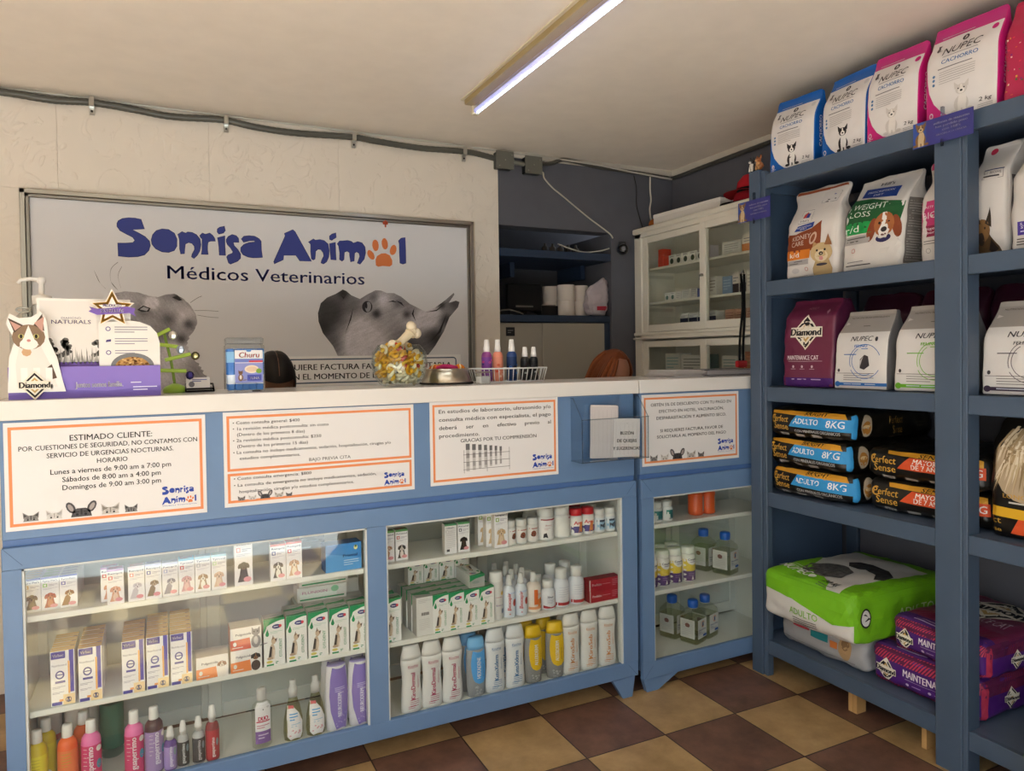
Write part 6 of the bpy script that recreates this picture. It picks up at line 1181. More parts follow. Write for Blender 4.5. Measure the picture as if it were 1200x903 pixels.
# ================================================================== filled bags
class Bag:
    """soft box: width x (X), depth (Y, front is -Y), height (Z); faces F B L R T D"""
    AX = {'F': (0, -1, 2), 'B': (0, 1, 2), 'L': (1, -1, 2), 'R': (1, 1, 2)}
    def __init__(s, sx, sy, sz, r, bulge=0.0, amp=.003, freq=14, seed=0, deform=None):
        s.d = (sx, sy, sz); s.r = r; s.bulge = bulge; s.amp = amp; s.fq = freq; s.seed = seed; s.df = deform; s.flat = False
    def unit(s, f, u, v):
        if f == 'F': return (u, -1, v)
        if f == 'B': return (-u, 1, v)
        if f == 'L': return (-1, -u, v)
        if f == 'R': return (1, u, v)
        if f == 'T': return (u, v, 1)
        return (u, -v, -1)
    def pt(s, f, u, v):
        a = s.unit(f, u, v); h = [q/2 for q in s.d]; p = [a[i]*h[i] for i in range(3)]
        r = [min(s.r, q*.98) for q in h]; q = [max(-(h[i]-r[i]), min(h[i]-r[i], p[i])) for i in range(3)]
        dv = Vector([(p[i]-q[i])/r[i] for i in range(3)]); n = dv.normalized() if dv.length > 1e-6 else Vector((0, 0, 1))
        P = Vector([q[i]+n[i]*r[i] for i in range(3)])
        b = s.bulge; P.x *= 1+b*.25*(1-a[1]**2)*(1-a[2]**2); P.y *= 1+b*(1-a[0]**2)*(1-a[2]**2); P.z *= 1+b*(1-a[0]**2)*(1-a[1]**2)*(.9 if s.d[2] < s.d[1] else .1)
        P.z += h[2]
        w = noise.noise(P*s.fq+Vector((s.seed*3.1, 0, 0)))*.6+noise.noise(P*s.fq*2.3+Vector((0, s.seed*1.7, 5)))*.4+.5*(abs(noise.noise(Vector((P.x*s.fq*.8, P.y*s.fq*.8+s.seed, P.z*s.fq*1.9))))-.3)
        P += n*s.amp*w
        if s.df: P = s.df(P, P.z/s.d[2], a)
        P.z = max(P.z, .0006)
        if s.flat: P.z = min(P.z, s.d[2]-.0006)
        return P
    def fr(s, f):        # drawing frame of a face in metres; origin: centre (T, D) or bottom centre of a side
        w, h = {'F': (s.d[0], s.d[2]), 'B': (s.d[0], s.d[2]), 'L': (s.d[1], s.d[2]), 'R': (s.d[1], s.d[2]), 'T': (s.d[0], s.d[1]), 'D': (s.d[0], s.d[1])}[f]
        def g(x, y, k):
            u = max(-1, min(1, 2*x/w)); v = max(-1, min(1, 2*y/h-(0 if f in 'TD' else 1))); e = .02
            p = s.pt(f, u, v); a = s.pt(f, min(1, u+e), v)-s.pt(f, max(-1, u-e), v); b = s.pt(f, u, min(1, v+e))-s.pt(f, u, max(-1, v-e)); n = a.cross(b)
            return p+(n.normalized() if n.length > 1e-9 else Vector((0, -1, 0)))*((.0013 if s.amp < .01 else .0024)+k*LAY)
        g.auto = .016
        return g
    def mesh(s, col, fin='film', n=(30, 36), seal=True):
        m = MB(); W = lambda i, k: math.copysign(1-(1-abs(2*i/k-1))**1.5, 2*i/k-1)
        for f in 'FBLRTD':
            a = n[0]; b = n[1] if f in 'FBLR' else n[0]; vs = [s.pt(f, W(i, a), W(j, b)) for j in range(b+1) for i in range(a+1)]
            fs = [(j*(a+1)+i, j*(a+1)+i+1, (j+1)*(a+1)+i+1, (j+1)*(a+1)+i) for j in range(b) for i in range(a)]
            cs = [col(f, (W(i, a)+W(i+1, a))/2, (W(j, b)+W(j+1, b))/2) for j in range(b) for i in range(a)]
            m.add(vs, fs, fin, cs, True)
        # weld shared borders
        key = {}; mp = []
        nv = []
        for v in m.v:
            k = (round(v.x, 5), round(v.y, 5), round(v.z, 5))
            if k not in key: key[k] = len(nv); nv.append(v)
            mp.append(key[k])
        m.v = nv; F = []; C_ = []; I = []; S = []
        for f, c, i, q in zip(m.f, m.c, m.mi, m.sm):
            g = [mp[j] for j in f]; g2 = [g[j] for j in range(len(g)) if g[j] != g[j-1]]
            if len(set(g2)) >= 3: F.append(g2); C_.append(c); I.append(i); S.append(q)
        m.f, m.c, m.mi, m.sm = F, C_, I, S
        return m
def pouch(top0=.62, thin=.10, lean=0.0, wide=0.0, pinch=0.0):
    def f(P, t, a):
        k = max(0, min(1, (t-top0)/(1-top0))); k = k*k*(3-2*k)
        y = P.y*(1-k*(1-thin))+lean*t*t; x = P.x*(1+wide*k-pinch*math.exp(-((t-.80)/.10)**2)); return Vector((x, y, P.z))
    return f
def bag(name, label, loc, yaw, B, col, art, parts=(), fin='film', group=None, lean=0.0, cat='pet food bag', n=(30, 36)):
    m = B.mesh(col, fin, n); art(m, B)
    if parts:
        t = empty(name, loc, 0, label, cat, group); t.rotation_euler = (0, lean, yaw); link('bag_body', m.mesh('b'), t)
        for pn, pm, lb in parts: tag(link(pn, pm.mesh('b'), t), lb)
        return t
    o = link(name, m.mesh('b')); o.location = loc; o.rotation_euler = (0, 0, yaw); 
    if lean: o.rotation_euler = (Matrix.Rotation(yaw, 3, 'Z') @ Matrix.Rotation(lean, 3, 'X')).to_euler()
    return tag(o, label, cat, group)
YW = -PI/2         # front of a bag towards the room
BAGS = 'pet food bags on the rack'
def nupec(c, top, w, h, dogc):
    def col(f, u, v): return (top if v > .70 else '#e3dedb') if f == 'F' else c
    def art(m, B):
        A = Art(m, B.fr('F'))
        A.poly([(-w*.5, 0), (w*.06, 0), (w*.0, h*.02), (-w*.14, h*.045), (-w*.26, h*.11), (-w*.36, h*.20), (-w*.43, h*.32), (-w*.465, h*.46), (-w*.47, h*.56), (-w*.5, h*.56)], c, 2, .012)
        A.rect(-w*.5, h*.845, w*.5, h*.852, '#e9e6e2', 3, .03); A.lines(-w*.36, w*.1, h*.875, 1, 1, .002, '#d8cfd4', 3)
        A.ell(w*.02, h*.795, .0105, .0105, '#3a3438', 3); A.poly([(w*.02-.003, h*.795-.008), (w*.02+.006, h*.795), (w*.02-.001, h*.795+.008)], '#d8d2ce', 4)
        A.txt('NUPEC', w*.0, h*.665, h*.072, '#3b3538', 4, w=w*.52, shear=.25, bold=.0); A.lines(-w*.24, w*.24, h*.640, 1, 1, .0022, '#9a9396', 3); A.txt('CACHORRO', w*.0, h*.575, h*.038, '#3f6ea8', 4, w=w*.50, bold=.02, shear=.1)
        A.lines(-w*.30, w*.18, h*.525, 1, 1, .003, '#7a7478', 3); A.lines(-w*.28, w*.22, h*.49, 6, h*.022, .0017, '#a8a19f', 3)
        for z in (.475, .435, .39): A.ell(-w*.36, h*z, .005, .005, '#5a80aa', 3, n=8)
        A.cat_sit(-w*.34, h*.72, h*.08, '#5a5456', '#8a8486', 3); A.ell(w*.40, h*.80, .010, .010, c if c != '#1460b4' else '#d3cfcd', 3); 
        A.dog_sit(w*.04, h*.05, h*.29, dogc[0], dogc[1], 4); A.txt('2 kg', w*.34, h*.10, h*.036, '#2a2628', 4, w=w*.16, shear=.2, bold=.02); A.lines(w*.24, w*.44, h*.065, 3, h*.018, .0014, '#8a8486', 3)
        A.ell(-w*.40, h*.09, .007, .010, '#d8c8cc', 4, n=10); A.ell(-w*.40, h*.09, .004, .006, c, 5, n=8); A.lines(-w*.44, -w*.34, h*.05, 2, h*.016, .002, '#d8c8cc', 4)
        S = Art(m, B.fr('R')); S.txt('CACHORRO', -B.d[1]*.08, h*.44, .016, '#e6e2e6', 3, w=h*.40, rot=90, bold=.04, )
    return col, art
def seal(B, c, z0=.965, h=.0):
    m = MB(); vs = []
    for v in (z0*2-1, 1): vs += [B.pt('F', -1+i*.1, v)+Vector((0, -.0012, .004 if v == 1 else 0)) for i in range(21)]
    return m.add(vs, [(i, i+1, 22+i, 21+i) for i in range(20)], 'film', c, True)
for i, (y, w, h, c, tp, dg, yw, lb, x) in enumerate(((2.186, .215, .315, '#1460b4', '#1460b4', ('#2a2628', '#e6e2de'), .10, 'blue and white puppy food bag with a collie, leftmost on the top shelf', 2.425),
        (1.938, .208, .325, '#1460b4', '#1460b4', ('#2a2628', '#e6e2de'), -.06, 'blue and white puppy food bag with a collie, second on the top shelf', 2.44),
        (1.722, .20, .325, '#c81f7a', '#c0307e', ('#cfc8c2', '#e6e0da'), .02, 'pink and white puppy food bag with bulldog puppy, left of two pink ones', 2.42),
        (1.475, .232, .335, '#c81f7a', '#c0307e', ('#cfc8c2', '#e6e0da'), .04, 'large pink and white puppy food bag at the top of the rack post', 2.418))):
    B = Bag(w, .105, h, .010, .16, .005, 11, i+1, pouch(.60, .10, .02, .0)); co, ar = nupec(c, tp, w, h, dg)
    bag('pet_food_bag', lb, (x, y, 2.161), YW+yw, B, co, ar, [('top_seal', seal(B, tp), None)], group=BAGS)
def redbag(m, B):
    A = Art(m, B.fr('F')); random.seed(9)
    for i in range(90): A.rect((x := random.uniform(-.11, .11)), (z := random.uniform(.02, .20)), x+random.uniform(.002, .007), z+random.uniform(.002, .006), random.choice(['#d8b03a', '#d86a3a', '#8a2a7a', '#e6d8c8', '#3a7a3a', '#e0405a']), 3+i % 3)
    A.dog_sit(.02, .035, .12, '#e6dedb', '#e6dedb', 8); A.txt('NUPEC', .03, .225, .020, '#e8d8dc', 4, w=.12, shear=.25, bold=.02); A.cat_sit(-.06, .25, .035, '#e6d8dc', '#e6d8dc', 4)
B = Bag(.23, .11, .325, .010, .16, .006, 11, 9, pouch(.58, .10, .02, .02)); bag('pet_food_bag', 'crimson pet food bag with confetti print, at the right end of the top shelf', (2.43, 1.225, 2.161), YW-.0, B, lambda f, u, v: '#bb2450', redbag, [('top_seal', seal(B, '#a82048'), None)], group=BAGS)
B = Bag(.23, .11, .315, .010, .16, .006, 11, 10, pouch(.58, .10, .02, .02)); bag('pet_food_bag', 'plain crimson pet food bag standing behind the confetti one on the top shelf', (2.57, 1.33, 2.161), YW, B, lambda f, u, v: '#a51f46', lambda m, B: Art(m, B.fr('F')).txt('NUPEC', 0, .2, .02, '#e8d8dc', 3, w=.12, shear=.25), group=BAGS)
# second shelf from the top
def beagle(A, x, y, r, k=4):
    A.ell(x+r*.2, y-r*1.9, r*1.25, r*1.5, '#d6d2cd', k-1, step=.02); A.ell(x, y-r*.85, r*.62, r*.30, '#2c2a5a', k)
    for q in (-1, 1): A.ell(x+q*r*.98, y-r*.12, r*.34, r*.85, '#8a4526', k+1, rot=q*14, n=16)
    A.ell(x, y+r*.15, r*.80, r*.88, '#a9663a', k+2); A.poly([(x-r*.16, y+r*1.02), (x+r*.16, y+r*1.02), (x+r*.2, y+r*.2), (x+r*.45, y-r*.3), (x+r*.3, y-r*.72), (x-r*.3, y-r*.72), (x-r*.45, y-r*.3), (x-r*.2, y+r*.2)], '#e9e4de', k+3)
    A.ell(x, y-r*.22, r*.24, r*.19, '#2d2626', k+4); A.ell(x, y-r*.60, r*.24, r*.09, '#6b3f3c', k+4)
    for q in (-1, 1): A.ell(x+q*r*.36, y+r*.28, r*.10, r*.10, '#1f1512', k+4, n=10)
def terrier(A, x, y, r, k=4):
    A.poly([(x-r*.9, y-r*2.6), (x-r*.85, y-r*1.2), (x-r*.5, y-r*.5), (x+r*.6, y-r*.5), (x+r*.95, y-r*1.4), (x+r*.8, y-r*2.6)], '#b39a70', k, .015)
    A.ell(x, y, r*.98, r*.82, '#c3a97d', k+1, n=20); A.poly([(x+r*.25, y+r*.6), (x+r*.55, y+r*1.5), (x+r*.92, y+r*.5)], '#9a6a44', k+2); A.poly([(x-r*.75, y+r*.5), (x-r*.65, y+r*.98), (x-r*.3, y+r*.7)], '#b08a5c', k+2)
    A.ell(x, y-r*.25, r*.58, r*.48, '#d8c8a6', k+2); A.ell(x, y-r*.08, r*.19, r*.15, '#1f1b1a', k+3); A.ell(x, y-r*.46, r*.17, r*.17, '#c98a8a', k+3)
    for q in (-1, 1): A.ell(x+q*r*.36, y+r*.20, r*.10, r*.10, '#1c1614', k+3, n=10)
    A.ell(x, y-r*.98, r*.5, r*.12, '#3a3440', k+3)
def kidney(m, B):
    w, h = B.d[0], B.d[2]; A = Art(m, B.fr('F'))
    A.rect(w*.08, h*.80, w*.40, h*.93, '#d8d3d0', 3, .03); frame2(A, w*.10, h*.805, w*.42, h*.915, '#4a4650'); A.lines(w*.13, w*.38, h*.885, 1, 1, .004, '#5560a0', 4); A.lines(w*.13, w*.38, h*.83, 2, h*.02, .004, '#3a3640', 4)
    A.rect(-w*.22, h*.60, w*.02, h*.745, '#e2ddd8', 2); frame2(A, -w*.22, h*.60, w*.02, h*.745, '#6a6670'); A.poly([(-w*.16, h*.655), (-w*.16, h*.70), (-w*.10, h*.725), (-w*.06, h*.70), (-w*.10, h*.66)], '#c0423a', 4); A.rect(-w*.10, h*.655, -w*.03, h*.705, '#2f3f8e', 5); A.txt("Hill's", -w*.10, h*.615, h*.02, '#3a3a4a', 4, w=w*.16)
    A.poly([(-w*.30, h*.525), (-w*.22, h*.575), (w*.10, h*.60), (w*.08, h*.545), (-w*.1, h*.515)], '#22408f', 3, .02); A.txt('PRESCRIPTION', -w*.10, h*.552, h*.016, '#dfe2f0', 5, w=w*.28, rot=4); A.txt('DIET', -w*.10, h*.530, h*.016, '#dfe2f0', 5, w=w*.12, rot=4)
    A.poly([(-w*.5, h*.30), (w*.14, h*.29), (w*.22, h*.30), (w*.24, h*.60), (w*.05, h*.53), (-w*.25, h*.49), (-w*.42, h*.50), (-w*.5, h*.47)], '#87401f', 2, .018)
    A.txt('KIDNEY', -w*.14, h*.425, h*.048, '#dcc8ba', 4, w=w*.40, shear=.1, rot=3); A.txt('CARE', -w*.22, h*.36, h*.048, '#dcc8ba', 4, w=w*.27, shear=.1, rot=3); A.ell(w*.10, h*.42, w*.055, h*.07, '#c9a894', 4, rot=-25); A.ell(w*.10, h*.42, w*.03, h*.045, '#8a4a2a', 5, rot=-25)
    A.poly([(-w*.5, h*.215), (w*.02, h*.215), (w*.05, h*.31), (-w*.5, h*.32)], '#dd7f26', 3, .02); A.txt('k/d', -w*.30, h*.24, h*.05, '#f3ece4', 5, w=w*.20, bold=.01); A.rect(-w*.44, h*.15, w*.0, h*.205, '#a9a5a4', 3, .03); A.lines(-w*.40, w*.0-.02, h*.185, 2, h*.022, .003, '#5a5658', 4); A.ell(-w*.27, h*.09, w*.08, h*.03, '#c9c4c2', 3); A.ring(-w*.05, h*.10, .006, .008, '#c06a5a', 3); A.lines(-w*.4, -w*.05, h*.025, 1, 1, .003, '#b0aaa8', 3)
    terrier(A, w*.245, h*.255, w*.20, 6)
def frame2(A, x0, y0, x1, y1, c, t=.0012):
    for a in ((x0, y0, x1, y0+t), (x0, y1-t, x1, y1), (x0, y0, x0+t, y1), (x1-t, y0, x1, y1)): A.rect(*a, c, 4, .03)
B = Bag(.242, .12, .375, .018, .26, .010, 11, 21, pouch(.55, .10, .03, .06, .16)); bag('pet_food_bag', 'white and brown diet dog food bag with a fluffy terrier, on the second shelf', (2.455, 2.108, 1.704), YW+.06, B, lambda f, u, v: '#9a4a28' if v > .93 and f == 'F' and u < .3 else '#dcd6d1', kidney, [('top_seal', seal(B, '#8f4a2c', .975), None)], group=BAGS)
def weight(m, B):
    w, h = B.d[0], B.d[2]; A = Art(m, B.fr('F'))
    A.poly([(-w*.36, h*.80), (w*.32, h*.73), (w*.30, h*.85), (-w*.35, h*.90)], '#22408f', 3, .02); A.txt('PRESCRIPTION', -.01, h*.825, h*.022, '#dfe2f0', 5, w=w*.5, rot=-4, bold=.02); A.txt('DIET', -.01, h*.785, h*.022, '#dfe2f0', 5, w=w*.18, rot=-4, bold=.02); A.txt("Hill's", 0, h*.90, h*.035, '#2a2a34', 5, w=w*.24, rot=-4, bold=.03)
    A.poly([(-w*.5, h*.52), (w*.06, h*.42), (w*.45, h*.44), (w*.5, h*.66), (w*.2, h*.70), (-w*.1, h*.76), (-w*.5, h*.79)], '#1d5a30', 2, .02); A.txt('WEIGHT', -w*.08, h*.645, h*.058, '#dfe6dc', 4, w=w*.62, rot=-5); A.txt('LOSS', -w*.22, h*.575, h*.058, '#dfe6dc', 4, w=w*.38, rot=-5)
    A.poly([(-w*.5, h*.40), (w*.02, h*.39), (w*.05, h*.51), (-w*.5, h*.53)], '#1e9a4c', 3, .02); A.txt('r/d', -w*.33, h*.42, h*.07, '#eef2ec', 5, w=w*.26); A.rect(-w*.46, h*.29, -w*.0, h*.375, '#aaa6a4', 3, .03); A.lines(-w*.42, -w*.05, h*.345, 2, h*.03, .004, '#55514f', 4)
    A.ring(-w*.28, h*.22, .007, .009, '#c06a5a', 3); A.lines(-w*.42, w*.02, h*.06, 1, 1, .004, '#4a4648', 3); A.lines(-w*.40, -w*.1, h*.10, 1, 1, .003, '#8a8688', 3); beagle(A, w*.22, h*.43, w*.20, 5)
    S = Art(m, B.fr('R')); ww = B.d[1]; S.rect(-ww*.40, h*.03, ww*.42, h*.70, '#77726e', 2, .015)
    for i in range(24): S.lines(-ww*.34, ww*random.uniform(.2, .38), h*(.06+i*.026), 1, 1, .003, '#aaa5a0', 3)
B = Bag(.255, .125, .360, .014, .18, .009, 11, 23, pouch(.62, .14, .07, .02, .05)); bag('pet_food_bag', 'white and green diet dog food bag with a beagle photo, on the second shelf', (2.455, 1.825, 1.704), YW-.03, B, lambda f, u, v: '#d8d3ce', weight, [('top_seal', seal(B, '#cfcac4', .975), None)], group=BAGS)
def biome(m, B):
    w, h = B.d[0], B.d[2]; A = Art(m, B.fr('F')); A.rect(-w*.5, h*.93, w*.5, h*1.0, '#c43a72', 3, .03); A.rect(-w*.5, h*.36, w*.5, h*.60, '#c83c78', 2, .03); A.txt('GASTROINTESTINAL', 0, h*.53, h*.022, '#ecdce4', 4, w=w*.84); A.txt('BIOME', -w*.08, h*.43, h*.062, '#f0e2ea', 4, w=w*.70); A.rect(-w*.5, h*.255, w*.5, h*.36, '#8f2348', 3, .03); A.txt('Digestive', -w*.10, h*.32, h*.024, '#ecdce4', 5, w=w*.62, bold=.02); A.txt('Fiber Care', -w*.10, h*.282, h*.024, '#ecdce4', 5, w=w*.62, bold=.02); A.lines(-w*.4, w*.3, h*.21, 2, h*.025, .003, '#7a7674', 3)
    for i in range(3): A.ring(-w*.28+i*w*.22, h*.12, .007, .0085, '#8a8684', 3)
B = Bag(.155, .11, .36, .014, .2, .009, 11, 29, pouch(.60, .10, .02, .05, .22)); bag('pet_food_bag', 'white and magenta diet food bag partly behind the middle post', (2.475, 1.570, 1.704), YW+.0, B, lambda f, u, v: '#d8d2cc', biome, [('top_seal', seal(B, '#c43a72', .955), None)], group=BAGS)
def shepherd(m, B):
    w, h = B.d[0], B.d[2]; A = Art(m, B.fr('F')); A.ell(-w*.18, h*.94, .012, .012, '#b8284a', 3); frame2(A, -w*.1, h*.66, w*.38, h*.74, '#4a4650'); A.rect(-w*.1, h*.735, w*.40, h*.745, '#2f3a6a', 3, .03); A.txt('G.I. BIOME', w*.14, h*.70, h*.022, '#4a464c', 4, w=w*.42); A.lines(-w*.06, w*.30, h*.675, 1, 1, .005, '#3a363c', 4)
    A.poly([(-w*.45, 0), (-w*.3, h*.2), (-w*.05, h*.26), (w*.12, h*.16), (w*.30, h*.07), (w*.36, 0)], '#4f3a24', 3, .015); A.ell(-w*.10, h*.22, w*.2, h*.10, '#7a5a36', 4); A.poly([(-w*.02, h*.28), (w*.10, h*.42), (w*.13, h*.24)], '#2a2018', 5); A.poly([(-w*.30, h*.28), (-w*.26, h*.42), (-w*.12, h*.28)], '#2a2018', 5); A.ell(-w*.14, h*.15, w*.09, h*.06, '#2a211c', 5); A.ell(-w*.02, h*.24, w*.02, h*.012, '#14100c', 6, n=8); A.poly([(w*.02, h*.02), (w*.12, h*.14), (w*.28, h*.05), (w*.3, 0)], '#1f1712', 5)
    S = Art(m, B.fr('R')); ww = B.d[1]; S.rect(-ww*.42, h*.03, ww*.42, h*.68, '#5d5356', 2, .03)
    for i in range(22): S.lines(-ww*.36, ww*.36, h*(.08+i*.027), 1, 1, .003, '#8f7f84' if i % 4 else '#9a4a52', 3)
B = Bag(.125, .17, .37, .014, .18, .009, 11, 31, pouch(.68, .12, .01, -.02, .10)); bag('pet_food_bag', 'white diet dog food bag with a german shepherd, just right of the middle post', (2.50, 1.412, 1.704), YW+.0, B, lambda f, u, v: '#cbc6c2', shepherd, [('top_seal', seal(B, '#d0cbc7', .965), None)], group=BAGS)
def longhair(m, B):
    w, h = B.d[0], B.d[2]; A = Art(m, B.fr('F')); random.seed(4); A.txt('BIOME', -w*.24, h*.84, h*.04, '#c05a4a', 3, w=w*.3)
    for i in range(60): x = random.uniform(-w*.24, w*.3); A.poly([(x, h*random.uniform(.56, .76)), (x+.008, h*.70), (x+random.uniform(-.03, .02), h*random.uniform(.40, .52))], random.choice(['#3a2c22', '#241c18', '#7a5f40', '#a58c66', '#5a4632']), 3+i % 4)
    A.rect(-w*.18, h*.30, w*.2, h*.37, '#c83a30', 8, .03); A.txt('NUEVO', 0, h*.318, h*.03, '#f0e6e0', 9, w=w*.3); A.rect(-w*.40, h*.13, w*.4, h*.25, '#45318a', 8, .03); A.txt('SENSITIVE', -w*.16, h*.215, h*.022, '#e6e2f2', 9, w=w*.42); A.txt('STOMACH & SKIN', -w*.06, h*.185, h*.022, '#e6e2f2', 9, w=w*.60); A.lines(-w*.36, w*.2, h*.155, 1, 1, .003, '#cfc8e6', 9); A.lines(-w*.42, w*.3, h*.09, 3, h*.024, .004, '#6a6460', 3)
B = Bag(.235, .12, .345, .014, .22, .009, 11, 33, pouch(.62, .10, .02, .0, .10)); bag('pet_food_bag', 'white bag with a dark long haired dog, right edge of the second shelf', (2.44, 1.205, 1.704), YW, B, lambda f, u, v: '#d0cbc6', longhair, [('top_seal', seal(B, '#c9c4bf', .965), None)], group=BAGS)
B = Bag(.25, .12, .33, .014, .22, .009, 11, 34, pouch(.62, .10, .02, .0, .10)); bag('pet_food_bag', 'grey white bag behind the shepherd bag on the second shelf', (2.70, 1.26, 1.704), YW, B, lambda f, u, v: '#a9a5a2', lambda m, B: Art(m, B.fr('F')).txt('G.I. BIOME', 0, .24, .012, '#4a464c', 3, w=.1), group=BAGS)
# third shelf
def diam(m, B):
    w, h = B.d[0], B.d[2]; A = Art(m, B.fr('F')); A.diamond(-w*.02, h*.625, w*.26, 3, w=w*.62); A.rect(-w*.5, h*.0, w*.5, h*.11, '#4a1f6e', 2, .02); A.lines(-w*.3, w*.28, h*.085, 1, 1, .004, '#b9a4cc', 4)
    A.txt('MAINTENANCE CAT', -w*.08, h*.315, h*.048, '#e2d6dc', 4, w=w*.62, bold=.02); A.lines(-w*.38, w*.3, h*.295, 1, 1, .0015, '#c9b4bf', 4); A.txt('ADULT', 0, h*.885, h*.022, '#b48a98', 4, w=w*.2); A.poly([(w*.34, h*.82), (w*.37, h*.85), (w*.34, h*.88), (w*.31, h*.85)], '#b48a98', 4)
    for x in (-.26, -.08, .12): A.ell(w*x, h*.235, .005, .006, '#cdb9c2', 4, n=8); A.lines(w*x-.012, w*x+.012, h*.205, 1, 1, .002, '#b9a2ae', 4)
    S = Art(m, B.fr('R')); S.rect(-B.d[1]*.4, h*.05, B.d[1]*.45, h*.55, '#4a2380', 2, .02); S.lines(-B.d[1]*.3, B.d[1]*.3, h*.44, 2, .02, .006, '#a89cc8', 3); S.ell(0, h*.2, .012, .008, '#c9c4dc', 3)
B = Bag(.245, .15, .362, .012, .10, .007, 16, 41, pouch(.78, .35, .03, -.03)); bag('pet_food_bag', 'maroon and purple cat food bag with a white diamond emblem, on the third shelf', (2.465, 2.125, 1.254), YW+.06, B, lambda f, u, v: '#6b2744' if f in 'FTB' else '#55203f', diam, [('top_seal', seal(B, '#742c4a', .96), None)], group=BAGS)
def felino(c, catk):
    def f(m, B):
        w, h = B.d[0], B.d[2]; A = Art(m, B.fr('F'))
        A.txt('NUPEC', w*.02, h*.615, h*.058, '#35333a', 4, w=w*.40, shear=.25, bold=.015); A.ell(w*.30, h*.635, .006, .009, '#35333a', 4, n=8); A.txt('FELINO', w*.02, h*.535, h*.034, c if c != '#5d5560' else '#35333a', 4, w=w*.24, shear=.2, bold=.03); A.lines(w*.04, w*.16, h*.512, 1, 1, .0025, c, 3)
        A.txt('NUTRICIÓN FELINA ESPECIALIZADA', 0, h*.905, h*.020, '#57504c', 4, w=w*.78); A.poly([(-w*.44, h*.82), (-w*.36, h*.84), (-w*.44, h*.86)], '#cfc9c4', 4); A.lines(-w*.06, w*.08, h*.80, 1, 1, .0025, '#6a635f', 4)
        for a0, a1, r in ((20, 200, .062), (210, 330, .066), (120, 300, .052)): A.ring(w*.10, h*.36, r, r+.0022, c, 3, a0, a1, 22)
        A.lines(-w*.30, -w*.05, h*.44, 1, 1, .003, c, 3)
        if catk == 0: A.poly([(w*.02, h*.27), (w*.10, h*.25), (w*.19, h*.30), (w*.17, h*.42), (w*.10, h*.44), (w*.02, h*.38)], '#3a363a', 4, .02); A.poly([(w*.02, h*.36), (w*.08, h*.42), (w*.03, h*.30)], '#b9b2ae', 5)
        elif catk == 1: A.poly([(w*.14, h*.18), (w*.24, h*.24), (w*.30, h*.40), (w*.20, h*.44), (w*.15, h*.34)], '#6a6460', 4, .02); A.ell(w*.24, h*.44, w*.07, h*.05, '#7a736e', 5); A.poly([(w*.30, h*.36), (w*.38, h*.46), (w*.40, h*.52), (w*.36, h*.46)], '#4a4440', 4); A.poly([(w*.18, h*.46), (w*.19, h*.53), (w*.23, h*.48)], '#5a544f', 5)
        else: A.cat_sit(w*.12, h*.22, h*.26, '#37333a', '#2a272c', 4)
        A.lines(-w*.30, w*.28, h*.20, 4, h*.028, .0022, '#7d7774', 3); A.rect(-w*.46, h*.045, w*.5, h*.085, c if c != '#5d5560' else '#3d2f44', 3, .02); A.ell(-w*.42, h*.065, w*.05, h*.035, c if c != '#5d5560' else '#3d2f44', 4); A.lines(-w*.3, w*.3, h*.062, 1, 1, .003, '#cfd6e2', 4); A.ell(-w*.40, h*.24, .006, .007, '#4a4648', 3, n=8); A.lines(-w*.45, -w*.3, h*.2, 1, 1, .002, '#8a8486', 3)
    return f
for i, (y, w, h, c, lb) in enumerate(((1.877, .225, .300, '#2f6fb8', 'white cat food pouch with silver top and blue foot band, on the third shelf'), (1.605, .255, .305, '#6fb52c', 'white cat food pouch with silver top and green foot band, beside the middle post'), (1.300, .245, .298, '#5d5560', 'white cat food pouch with silver top and dark foot band, right of the middle post'))):
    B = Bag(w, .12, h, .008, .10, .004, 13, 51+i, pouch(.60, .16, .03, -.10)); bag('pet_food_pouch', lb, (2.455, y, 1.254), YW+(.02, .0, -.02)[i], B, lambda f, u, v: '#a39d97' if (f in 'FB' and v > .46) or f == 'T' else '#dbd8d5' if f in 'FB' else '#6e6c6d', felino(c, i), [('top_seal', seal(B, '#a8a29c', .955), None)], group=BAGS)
for i, (x, y) in enumerate(((2.70, 1.95), (2.69, 1.68), (2.70, 1.42))):
    B = Bag(.25, .13, .375, .03, .12, .008, 14, 61+i, pouch(.75, .25, .0, .0)); bag('pet_food_bag', 'dark maroon bag at the back of the third shelf behind the %s pouch' % ('blue banded', 'green banded', 'dark banded')[i], (x, y, 1.254), YW+.03*i-.03, B, lambda f, u, v: '#3f1526', lambda m, B: Art(m, B.fr('F')).diamond(0, B.d[2]*.6, .06, 3, w=.14), group=BAGS)
